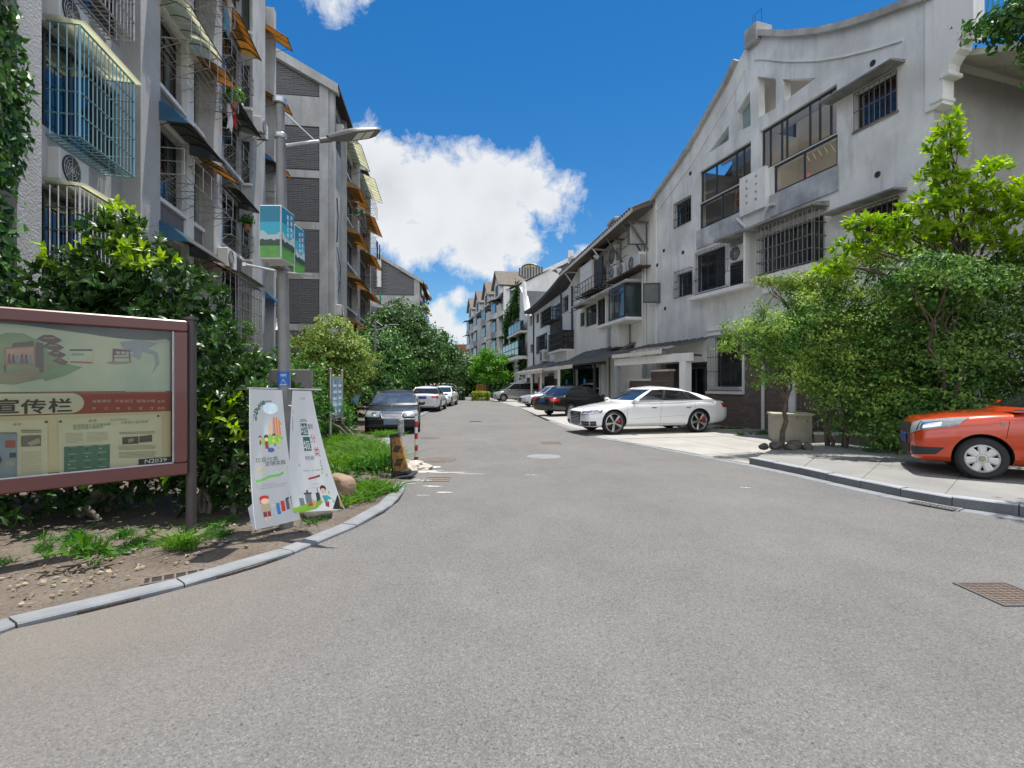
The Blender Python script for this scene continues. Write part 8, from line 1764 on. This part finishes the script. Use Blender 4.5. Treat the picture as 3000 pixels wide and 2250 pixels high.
    while i < N2:
        tg = tags[i]
        if tg in ('F', 'R', 'W'):
            e = i
            if tg != 'W':
                while e+1 < N2 and tags[e+1] == tg: e += 1
            b = MB(); cols = list(range(i, e+2)); b.grid([[Vector(P[j][q_ % N2])-(Vector(P[j][q_ % N2])-cm).normalized()*.008 for j in range(2, 6)] for q_ in cols]); b.build({'F': 'windscreen', 'R': 'rear_window', 'W': 'side_window'}[tg], S.get('glass', M_GLS) if tg != 'F' else S.get('glassf', M_GLB), root, smooth=True, sharp=80); i = e+1
        else: i += 1
    # chrome or black line under the windows
    for sd_ in (1, -1):
        xa, xb = sides[0][0], sides[-1][0]
        b = MB(); b.tube([(xa+(xb-xa)*k/10, sd_*(W0+.006+.0), zb_(xa+(xb-xa)*k/10)+.035) for k in range(11)], .008, 5); b.build('window_trim', S.get('trim', M_TRIM), root)
        if S.get('arch'): 
            b = MB(); b.tube([(lx, sd_*ly, lz) for lx, ly, lz in [(P[5][NS+q_][0], abs(P[5][NS+q_][1])+.006, P[5][NS+q_][2]) for q_ in range(len(sides))]], .007, 5); b.build('window_trim', S['trim'], root)
    def hit(o, d):
        h = bv.ray_cast(Vector(o), Vector(d).normalized()); return h[0]
    def decal(name, m, corners, d, nu=8, nv=4, off=.006, par=root, mask=None):
        # corners: four points; each grid point is dropped along d on to the body
        d = Vector(d).normalized(); c4_ = [Vector(p) for p in corners]; G_ = []
        for a in range(nu+1):
            row = []
            for e in range(nv+1):
                u, v = a/nu, e/nv; p = c4_[0].lerp(c4_[1], u).lerp(c4_[3].lerp(c4_[2], u), v)
                h = bv.ray_cast(p-d*1.5, d); row.append((h[0]-d*off) if h[0] is not None else None)
            G_.append(row)
        b = MB(); 
        for a in range(nu):
            for e in range(nv):
                q_ = [G_[a][e], G_[a+1][e], G_[a+1][e+1], G_[a][e+1]]
                if all(w is not None for w in q_) and (max(w.x for w in q_)-min(w.x for w in q_)) < .3: b.add(q_, [(0,1,2,3)])
        return b.build(name, m, par, smooth=True, sharp=60) if b.v else None
    def seam(pts, sd_, r_=.004, m=M_SEAM, name='panel_seam'):
        q_ = []
        for X, Z in pts:
            h = bv.ray_cast(Vector((X, sd_*2, Z)), Vector((0, -sd_, 0)))
            if h[0] is not None: q_.append(h[0])
        if len(q_) > 1: b = MB(); b.tube(q_, r_, 4); return b.build(name, m, root)
    S['decor'](dict(root=root, bv=bv, decal=decal, seam=seam, W=W, L=L, W0=W0, paint=paint, zb=zb_))
    for wx in (xf, xr_):
        for sd_ in (-1, 1): wheel(root, wx, sd_*(W-S.get('tw', .2)/2-.015), sd_, r, S.get('tw', .2), S['rim'], S['rimr'], S.get('mrim', M_RIM), S.get('cal', False))
    for sd_ in (1, -1):
        mx_, mz_ = S['mir']; b = MB(); b.bev(mx_-.06, mx_+.06, sd_*(W0+.03) if sd_ > 0 else -(W0+.25), sd_*(W0+.25) if sd_ > 0 else -(W0+.03), mz_, mz_+.14, .04); mr = b.build('wing_mirror', S.get('mirm', paint), root, smooth=True, sharp=30)
        b = MB(); b.tube([(mx_+.02, sd_*(W0-.02), mz_+.0), (mx_, sd_*(W0+.08), mz_+.03)], .02, 5); b.build('mirror_arm', M_TRIM, mr)
        b = MB(); b.box(mx_-.064, mx_-.061, min(sd_*(W0+.06), sd_*(W0+.22)), max(sd_*(W0+.06), sd_*(W0+.22)), mz_+.03, mz_+.115); b.build('mirror_glass', M_GLS, mr)
    if scale != 1: root.scale = (scale,)*3
    return root
def paintm(name, col, metal=.0, rough=.28, coat=1.0): return mat(name, col, rough, metal=metal, coat=coat, spec=.5 if coat > .6 else .3, space='obj')
def doors(k, xs_, ztop, zbot, handles, mh, hz):
    for sd_ in (1, -1):
        for X in xs_: k['seam']([(X+dx, z) for z, dx in [(zbot+(ztop-zbot)*i/8, .03*math.sin(i*.5)) for i in range(9)]], sd_)
        k['seam']([(xs_[0]+(xs_[-1]-xs_[0])*i/10, zbot) for i in range(11)], sd_, .003)
        for X in handles:
            h = k['bv'].ray_cast(Vector((X, sd_*2, hz)), Vector((0, -sd_, 0)))[0]
            if h: b = MB(); b.bev(X-.085, X+.085, min(h.y+sd_*.004, h.y+sd_*.03), max(h.y+sd_*.004, h.y+sd_*.03), hz-.014, hz+.014, .006); b.build('door_handle', mh, k['root'])
def plate(k, x, z, front, m=M_PLATE, w_=.44, h_=.14, tilt=0):
    d_ = 1 if front else -1; b = MB(); b.bev(min(x, x+.012*d_), max(x, x+.012*d_), -w_/2, w_/2, z-h_/2, z+h_/2, .003); b.build('number_plate', m, k['root'])
def rings(k, x, z, front, r=.052, n=4, sp=.078, m=M_CHR):
    for i in range(n):
        y = (i-(n-1)/2)*sp; b = MB(); b.tube([(x, y+r*math.cos(a*math.pi/8), z+r*math.sin(a*math.pi/8)) for a in range(17)], .006, 5, cap=False); b.build('ring_badge', m, k['root'])
def sym(fn): fn(1); fn(-1)
# --- white fastback
def dec_a7(k):
    D = k['decal']; L2 = k['L']/2
    D('grille', M_TRIM, [(L2+.3, -.42, .68), (L2+.3, .42, .68), (L2+.3, .36, .30), (L2+.3, -.36, .30)], (-1, 0, 0), 8, 6, .008)
    for i in range(7): z = .33+i*.052; D('grille_bar', M_CHR, [(L2+.3, -.37, z+.012), (L2+.3, .37, z+.012), (L2+.3, .37, z), (L2+.3, -.37, z)], (-1, 0, 0), 10, 1, .022)
    sym(lambda s: D('headlight', M_LENSD, [(L2, s*.50, .70), (L2-.50, s*.92, .765), (L2-.44, s*.95, .655), (L2+.02, s*.50, .575)], (-.75, -s*.66, -.0), 12, 5, .010))
    sym(lambda s: D('headlight_strip', M_WPRINT, [(L2+.0, s*.52, .620), (L2-.36, s*.93, .672), (L2-.36, s*.93, .660), (L2+.0, s*.52, .608)], (-.75, -s*.66, 0), 12, 1, .014))
    sym(lambda s: D('headlight_eye', M_CHR, [(L2-.18, s*.74, .715), (L2-.27, s*.82, .72), (L2-.27, s*.82, .675), (L2-.18, s*.74, .665)], (-.75, -s*.66, 0), 4, 3, .014))
    sym(lambda s: D('air_intake', M_TRIM, [(L2+.05, s*.50, .40), (L2-.30, s*.90, .41), (L2-.28, s*.90, .27), (L2+.05, s*.54, .25)], (-.8, -s*.6, 0), 8, 4, .006))
    sym(lambda s: D('intake_bar', MATS['grey_box'], [(L2+.05, s*.53, .345), (L2-.27, s*.88, .35), (L2-.27, s*.88, .335), (L2+.05, s*.53, .33)], (-.8, -s*.6, 0), 8, 1, .012))
    sym(lambda s: D('tail_light', M_TAIL, [(-L2, s*.5, .93), (-L2+.28, s*.93, .92), (-L2+.24, s*.94, .78), (-L2, s*.5, .80)], (.75, -s*.66, 0), 8, 4, .008))
    plate(k, L2+.01, .36, True, M_PLATEB, .44, .16); rings(k, L2+.0, .60, True)
    doors(k, (1.16, .02, -1.16), .93, .30, (.28, -.92), M_CHR, .80)
    for s in (1, -1): k['seam']([(1.6-.27*i, .44+.012*i) for i in range(12)], s, .002)
    for s in (1, -1): k['seam']([(L2-.75-.08*i, .93-.004*i) for i in range(9)], s, .004)
A7 = dict(L=4.97, W=1.91, r=.355, xf=1.60, wb=2.914, tw=.25, rim='five', rimr=.285, cal=True, mir=(.92, .93), glassf=M_GLB,
 prof=[(2.485, .60, .53, .66, .34), (2.465, .69, .60, .80, .25), (2.38, .745, .66, .90, .21), (2.1, .815, .73, .97, .20), (1.6, .90, .83, 1.0, .20), (1.0, .985, .93, 1.0, .20), (.3, 1.0, .95, .985, .20), (-.6, 1.0, .97, .985, .20), (-1.4, 1.02, .985, 1.0, .21), (-1.9, 1.03, .98, .985, .23), (-2.25, 1.02, .95, .93, .28), (-2.42, .96, .86, .85, .34), (-2.485, .80, .70, .74, .42)],
 cab=dict(zb=.95, w0=.915, w1=.66, lf=1.12, uf=.22, lr=-2.10, ur=-1.0, roof=[(1, 1.33), (.2, 1.395), (-.2, 1.415), (-.7, 1.38), (-1.2, 1.27), (-2, 1.1)], belt=[(2, .93), (1.1, .955), (0, .955), (-1.2, .985), (-2.3, 1.0)],
  side=[(1.02, .18, 'P'), (.90, .10, 'W'), (.03, -.22, 'B'), (-.08, -.30, 'W'), (-1.05, -.82, 'B'), (-1.09, -.85, 'W'), (-1.58, -1.0, 'P'), (-1.9, -1.05, 'P')]), decor=dec_a7)
hdA = math.atan2(-.259, -.966); 
car('parked_car', 'white fastback with five-spoke wheels and red brake calipers parked nose to the road', 'cars parked at the terrace', 4.55, 17.30, hdA, paintm('white_car_paint', (.80, .81, .83)), A7, z=.02, scale=1.04)
# --- black saloon seen from behind
def dec_a6(k):
    D = k['decal']; L2 = k['L']/2
    sym(lambda s: D('tail_light', M_TAIL, [(-L2, s*.52, .90), (-L2+.36, s*.93, .86), (-L2+.30, s*.95, .70), (-L2, s*.52, .72)], (.75, -s*.66, 0), 10, 5, .010))
    sym(lambda s: D('tail_light_glow', mat('pink_lens', (.75, .12, .12), .1), [(-L2+.02, s*.62, .83), (-L2+.18, s*.84, .83), (-L2+.18, s*.84, .77), (-L2+.02, s*.62, .77)], (.75, -s*.66, 0), 5, 3, .014))
    sym(lambda s: D('headlight', M_LENS, [(L2, s*.45, .72), (L2-.35, s*.92, .78), (L2-.33, s*.94, .66), (L2, s*.45, .58)], (-.75, -s*.66, 0), 8, 4, .01))
    D('grille', M_TRIM, [(L2+.3, -.3, .72), (L2+.3, .3, .72), (L2+.3, .26, .5), (L2+.3, -.26, .5)], (-1, 0, 0), 6, 4, .008)
    plate(k, -L2-.004, .76, False, M_PLATE); D('amber_marker', M_AMB, [(-L2, .82, .90), (-L2+.1, .90, .90), (-L2+.1, .90, .76), (-L2, .82, .76)], (.75, -.66, 0), 3, 3, .013)
    rings(k, -L2-.0, .90, False, .04, 4, .06); doors(k, (1.05, -.02, -1.05), .86, .28, (.2, -.85), M_TRIM, .80)
    D('bumper_strip', M_TRIM, [(-L2-.3, -.8, .60), (-L2-.3, .8, .60), (-L2-.3, .8, .575), (-L2-.3, -.8, .575)], (1, 0, 0), 12, 1, .006)
A6 = dict(L=4.80, W=1.81, r=.325, xf=1.52, wb=2.76, tw=.2, rim='seven', rimr=.215, mir=(.95, .90), trim=M_CHR, arch=True, glass=M_GLS, glassf=M_GLS,
 prof=[(2.40, .52, .46, .64, .32), (2.36, .66, .56, .80, .24), (2.2, .76, .68, .90, .21), (1.8, .85, .78, .98, .20), (1.0, .93, .88, 1.0, .20), (0, .96, .90, 1.0, .20), (-1.2, .98, .92, 1.0, .20), (-1.75, 1.0, .92, .98, .21), (-2.1, .99, .90, .93, .24), (-2.33, .95, .84, .88, .28), (-2.40, .80, .68, .80, .34)],
 cab=dict(zb=.93, w0=.90, w1=.66, lf=1.08, uf=.30, lr=-1.78, ur=-1.05, roof=[(1, 1.36), (.3, 1.42), (-.3, 1.455), (-.9, 1.42), (-1.3, 1.36)], belt=[(2, .90), (1, .92), (0, .93), (-1.2, .945), (-2.3, .96)],
  side=[(.98, .26, 'P'), (.84, .16, 'W'), (.0, -.12, 'B'), (-.08, -.18, 'W'), (-1.0, -.80, 'P'), (-1.05, -.84, 'W'), (-1.42, -1.02, 'P'), (-1.62, -1.06, 'P')]), decor=dec_a6)
phi = R(37); h6 = phi; cxn = Vector((2.02, 24.55)); dirv = Vector((math.cos(phi), math.sin(phi))); lefv = Vector((-dirv.y, dirv.x)); cen = cxn+dirv*2.4+lefv*.9
car('parked_car', 'black saloon with red tail lights and blue number plate parked nose to the houses', 'cars parked at the terrace', cen.x, cen.y, h6, paintm('black_car_paint', (.012, .012, .013)), A6, z=.02)
# --- silver saloon behind it
def dec_silver(k):
    dec_a6x = k; D = k['decal']; L2 = k['L']/2
    sym(lambda s: D('headlight', M_LENS, [(L2, s*.45, .72), (L2-.35, s*.92, .78), (L2-.33, s*.94, .64), (L2, s*.45, .58)], (-.75, -s*.66, 0), 8, 4, .01))
    D('grille', M_TRIM, [(L2+.3, -.33, .72), (L2+.3, .33, .72), (L2+.3, .28, .36), (L2+.3, -.28, .36)], (-1, 0, 0), 6, 4, .008); plate(k, L2+.01, .42, True, M_PLATE)
    sym(lambda s: D('air_intake', M_TRIM, [(L2+.05, s*.50, .40), (L2-.26, s*.88, .40), (L2-.24, s*.88, .30), (L2+.05, s*.54, .28)], (-.8, -s*.6, 0), 6, 3, .006)); rings(k, L2, .60, True, .04, 4, .06); doors(k, (1.05, -.02, -1.05), .86, .28, (.2, -.85), M_CHR, .80)
SIL = dict(A6); SIL.update(decor=dec_silver, glassf=M_GLB, L=4.7)
car('parked_car', 'pale silver saloon half hidden between the grey van and the black saloon', 'cars parked at the terrace', 2.85, 36.0, R(196), paintm('silver_car_paint', (.50, .52, .55), .4), SIL, z=.02)
# --- grey people carrier
def dec_mpv(k):
    D = k['decal']; L2 = k['L']/2
    sym(lambda s: D('headlight', M_LENS, [(L2, s*.55, .82), (L2-.5, s*.92, .92), (L2-.45, s*.94, .80), (L2, s*.55, .68)], (-.75, -s*.66, 0), 8, 4, .01))
    D('grille', M_TRIM, [(L2+.3, -.4, .78), (L2+.3, .4, .78), (L2+.3, .36, .55), (L2+.3, -.36, .55)], (-1, 0, 0), 6, 4, .008); D('air_intake', M_TRIM, [(L2+.3, -.6, .45), (L2+.3, .6, .45), (L2+.3, .55, .30), (L2+.3, -.55, .30)], (-1, 0, 0), 6, 3, .006)
    doors(k, (1.25, .15, -1.2), 1.0, .30, (.35, -.05), M_CHR, .88); plate(k, L2+.01, .5, True, M_PLATE)
MPV = dict(L=5.2, W=1.88, r=.34, xf=1.65, wb=3.09, tw=.2, rim='multi', rimr=.23, mir=(1.15, 1.0), trim=M_CHR, glass=M_GLS, glassf=M_GLS,
 prof=[(2.6, .60, .52, .66, .34), (2.55, .74, .62, .80, .26), (2.35, .86, .76, .92, .22), (1.9, .97, .88, .99, .20), (1.3, 1.06, .98, 1.0, .20), (0, 1.07, 1.0, 1.0, .20), (-1.8, 1.08, 1.02, 1.0, .22), (-2.4, 1.08, 1.0, .96, .28), (-2.6, 1.0, .92, .88, .36)],
 cab=dict(zb=1.02, w0=.93, w1=.78, lf=1.75, uf=.65, lr=-2.5, ur=-2.15, roof=[(1, 1.64), (.5, 1.72), (-.5, 1.77), (-1.6, 1.75), (-2.3, 1.66)], belt=[(2, 1.0), (1, 1.03), (0, 1.04), (-2.5, 1.05)],
  side=[(1.62, .6, 'P'), (1.42, .5, 'W'), (.25, .05, 'B'), (.15, -.03, 'W'), (-1.15, -1.1, 'B'), (-1.22, -1.18, 'W'), (-2.15, -1.95, 'P'), (-2.3, -2.05, 'P')]), decor=dec_mpv)
car('parked_van', 'dark silver people carrier parked farthest along by the terrace', 'cars parked at the terrace', .62, 47.2, R(194), paintm('grey_car_paint', (.30, .305, .31), .3), MPV, z=.02, scale=.98)
# --- orange hatchback
def dec_fab(k):
    D = k['decal']; L2 = k['L']/2
    sym(lambda s: D('headlight', M_LENS, [(L2-.02, s*.47, .80), (L2-.54, s*.84, .915), (L2-.44, s*.86, .78), (L2+.02, s*.52, .60)], (-.80, -s*.60, -.05), 14, 8, .010))
    sym(lambda s: D('headlight_reflector', M_CHR, [(L2-.16, s*.66, .80), (L2-.34, s*.76, .845), (L2-.34, s*.77, .76), (L2-.16, s*.67, .70)], (-.80, -s*.60, -.05), 6, 4, .014))
    sym(lambda s: D('headlight_divider', M_TRIM, [(L2-.13, s*.62, .82), (L2-.145, s*.635, .822), (L2-.145, s*.64, .68), (L2-.13, s*.625, .68)], (-.80, -s*.60, -.05), 1, 4, .013))
    D('grille', M_TRIM, [(L2+.3, -.43, .76), (L2+.3, .43, .76), (L2+.3, .40, .61), (L2+.3, -.40, .61)], (-1, 0, 0), 8, 4, .008); D('grille_surround', M_CHR, [(L2+.3, -.44, .775), (L2+.3, .44, .775), (L2+.3, .44, .76), (L2+.3, -.44, .76)], (-1, 0, 0), 8, 1, .010)
    D('air_intake', M_TRIM, [(L2+.3, -.46, .44), (L2+.3, .46, .44), (L2+.3, .40, .24), (L2+.3, -.40, .24)], (-1, 0, 0), 8, 4, .006)
    sym(lambda s: D('fog_recess', M_TRIM, [(L2+.0, s*.56, .43), (L2-.30, s*.85, .44), (L2-.22, s*.80, .33), (L2+.0, s*.60, .29)], (-.8, -s*.6, 0), 8, 4, .006)); plate(k, L2+.01, .52, True, M_PLATE)
    doors(k, (.92, -.22, -1.1), .93, .30, (-.05,), k['paint'], .83)
    for s in (1, -1):
        h = k['bv'].ray_cast(Vector((.98, s*2, .82)), Vector((0, -s, 0)))[0]
        if h: b = MB(); b.cbox((.98, h.y+s*.004, .82), (.045, .012, .04)); b.build('side_repeater', M_LENS, k['root'])
    for s in (1, -1): k['seam']([(L2-.55-.10*i, .915+.009*i) for i in range(9)], s, .003)
    for s in (1, -1): b = MB(); b.tube([(.72, s*.1, 1.0), (.45, s*.5, 1.10)], .012, 4); b.build('wiper', M_TRIM, k['root'])
FAB = dict(L=4.0, W=1.65, r=.305, xf=1.20, wb=2.46, tw=.19, rim='cap', rimr=.205, mrim=M_HUB, mir=(.60, .98), glass=M_GLS, glassf=M_GLS,
 prof=[(2.0, .68, .58, .68, .32), (1.975, .80, .68, .84, .23), (1.86, .88, .78, .93, .19), (1.5, .95, .86, .985, .19), (1.0, .99, .92, 1.0, .19), (.5, 1.01, .95, 1.0, .20), (-.5, 1.02, .96, 1.0, .20), (-1.4, 1.03, .97, 1.0, .22), (-1.8, 1.02, .95, .96, .26), (-2.0, .95, .85, .88, .34)],
 cab=dict(zb=.98, w0=.92, w1=.72, lf=.95, uf=.02, lr=-1.95, ur=-1.62, roof=[(.5, 1.42), (0, 1.47), (-.6, 1.49), (-1.4, 1.47), (-1.8, 1.42)], belt=[(2, .96), (1, .98), (0, 1.0), (-2, 1.02)],
  side=[(.86, -.02, 'P'), (.62, -.12, 'W'), (-.22, -.38, 'B'), (-.30, -.45, 'W'), (-1.1, -1.1, 'B'), (-1.16, -1.16, 'W'), (-1.6, -1.45, 'P'), (-1.75, -1.5, 'P')]), decor=dec_fab)
fw_ = Vector((7.22, 7.85)); dv = Vector((-.866, .5)); lv_ = Vector((-dv.y, dv.x)); cen = fw_-dv*1.27-lv_*.85
car('parked_car', 'orange hatchback with silver wheel covers parked on the raised pavement at the right edge', None, cen.x, cen.y, math.atan2(dv.y, dv.x), paintm('orange_car_paint', (.50, .045, .008), .15), FAB, z=.13, scale=1.06)
# --- black saloon facing the viewer
def dec_merc(k):
    D = k['decal']; L2 = k['L']/2
    D('grille_surround', M_CHR, [(L2+.3, -.40, .80), (L2+.3, .40, .80), (L2+.3, .30, .565), (L2+.3, -.30, .565)], (-1, 0, 0), 10, 6, .012)
    D('grille', M_TRIM, [(L2+.3, -.365, .775), (L2+.3, .365, .775), (L2+.3, .285, .585), (L2+.3, -.285, .585)], (-1, 0, 0), 10, 6, .018)
    for i in range(5): z = .61+i*.036; w_ = .285+.07*i/4; D('grille_bar', M_CHR, [(L2+.3, -w_, z+.011), (L2+.3, w_, z+.011), (L2+.3, w_, z), (L2+.3, -w_, z)], (-1, 0, 0), 10, 1, .026)
    sym(lambda s: D('headlight', M_LENS, [(L2+.0, s*.43, .79), (L2-.30, s*.90, .80), (L2-.26, s*.92, .62), (L2+.03, s*.40, .60)], (-.9, -s*.43, 0), 12, 8, .010))
    sym(lambda s: D('headlight_eye', M_CHR, [(L2, s*.50, .75), (L2-.08, s*.64, .76), (L2-.08, s*.64, .65), (L2, s*.50, .64)], (-.9, -s*.43, 0), 5, 5, .014))
    D('bumper_strip', M_CHR, [(L2+.3, -.86, .545), (L2+.3, .86, .545), (L2+.3, .86, .53), (L2+.3, -.86, .53)], (-1, 0, 0), 20, 1, .006)
    D('air_intake', M_TRIM, [(L2+.3, -.75, .38), (L2+.3, .75, .38), (L2+.3, .7, .28), (L2+.3, -.7, .28)], (-1, 0, 0), 12, 3, .006); plate(k, L2+.012, .44, True, M_PLATEB, .50, .17)
    b = MB(); x = L2-.22; b.tube([(x, 0, .86), (x, 0, .93)], .006, 5); b.tube([(x, .035*math.cos(a*math.pi/8), .965+.035*math.sin(a*math.pi/8)) for a in range(17)], .004, 4, cap=False)
    for a in (90, 210, 330): b.tube([(x, 0, .965), (x, .034*math.cos(R(a)), .965+.034*math.sin(R(a)))], .004, 4)
    b.build('bonnet_star', M_CHR, k['root']); doors(k, (1.15, 0, -1.15), .88, .28, (.2, -.95), M_TRIM, .82)
    b = MB(); b.box(.55, .60, -.6, .6, .98, 1.02); b.build('dashboard_edge', M_TRIM, k['root'])
    sym(lambda s: D('bonnet_crease', M_SEAM, [(L2-.15, s*.50, 2), (L2-1.3, s*.72, 2), (L2-1.3, s*.728, 2), (L2-.15, s*.508, 2)], (0, 0, -1), 10, 1, .004))
MERC = dict(L=5.04, W=1.855, r=.335, xf=1.62, wb=2.965, tw=.22, rim='multi', rimr=.22, mir=(.98, .93), trim=M_CHR, glassf=mat('windscreen_glass', (.03, .045, .075), .06, spec=.6, col2=(.07, .09, .12), vscale=2.6, space='obj'),
 prof=[(2.52, .56, .50, .70, .30), (2.49, .72, .60, .86, .22), (2.35, .80, .72, .94, .19), (1.9, .87, .80, .99, .19), (1.1, .94, .89, 1.0, .19), (0, .96, .92, 1.0, .20), (-1.3, .98, .93, 1.0, .20), (-2.0, .98, .90, .97, .23), (-2.4, .92, .80, .90, .28), (-2.52, .78, .66, .82, .34)],
 cab=dict(zb=.95, w0=.90, w1=.66, lf=1.12, uf=.30, lr=-1.95, ur=-1.10, roof=[(1, 1.35), (.3, 1.41), (-.3, 1.44), (-.9, 1.42), (-1.4, 1.34)], belt=[(2, .92), (1, .94), (0, .95), (-2.3, .965)],
  side=[(1.02, .26, 'P'), (.86, .16, 'W'), (.0, -.14, 'B'), (-.1, -.2, 'W'), (-1.15, -.9, 'P'), (-1.2, -.94, 'W'), (-1.6, -1.1, 'P'), (-1.8, -1.14, 'P')]), decor=dec_merc)
car('parked_car', 'black saloon facing the viewer with chrome grille and tall bonnet star', 'cars parked along the verge', -4.24, 18.62, R(-80), paintm('black_blue_paint', (.007, .009, .014), coat=.3, rough=.35), MERC, z=-.03, scale=.97)
# --- white cars behind
def dec_bmw(k):
    D = k['decal']; L2 = k['L']/2
    sym(lambda s: D('tail_light', M_TAIL, [(-L2, s*.48, .93), (-L2+.32, s*.93, .93), (-L2+.26, s*.95, .78), (-L2, s*.55, .80)], (.8, -s*.6, 0), 8, 4, .010)); plate(k, -L2-.004, .84, False, M_PLATE)
    D('rear_bumper_trim', MATS['grey_box'], [(-L2-.3, -.78, .34), (-L2-.3, .78, .34), (-L2-.3, .74, .24), (-L2-.3, -.74, .24)], (1, 0, 0), 10, 3, .006); doors(k, (1.05, -.02, -1.05), .90, .28, (.2, -.85), k['paint'], .85)
    sym(lambda s: D('headlight', M_LENS, [(L2, s*.45, .72), (L2-.35, s*.92, .78), (L2-.33, s*.94, .64), (L2, s*.45, .60)], (-.75, -s*.66, 0), 8, 4, .01)); D('grille', M_TRIM, [(L2+.3, -.35, .72), (L2+.3, .35, .72), (L2+.3, .3, .52), (L2+.3, -.3, .52)], (-1, 0, 0), 6, 4, .008)
BMW = dict(A6); BMW.update(decor=dec_bmw, W=1.84, glassf=M_GLB, arch=False, trim=M_TRIM, prof=[(2.40, .52, .46, .64, .32), (2.36, .66, .56, .80, .24), (2.2, .76, .68, .90, .21), (1.8, .85, .78, .98, .20), (1.0, .93, .88, 1.0, .20), (0, .97, .92, 1.0, .20), (-1.2, 1.0, .95, 1.0, .20), (-1.75, 1.05, .96, .98, .21), (-2.1, 1.06, .95, .95, .24), (-2.33, 1.03, .90, .90, .28), (-2.40, .86, .72, .84, .36)])
wp = paintm('pearl_white_paint', (.66, .67, .68))
car('parked_car', 'white saloon seen from behind with a red tail light, next past the black one', 'cars parked along the verge', -5.1, 31.3, R(91), wp, BMW)
car('parked_car', 'white car facing this way directly beyond the white saloon', 'cars parked along the verge', -5.15, 38.2, R(-92), wp, BMW)
car('parked_car', 'white people carrier at the bend, last in the row', 'cars parked along the verge', -6.7, 50.5, R(60), wp, MPV, scale=.95)
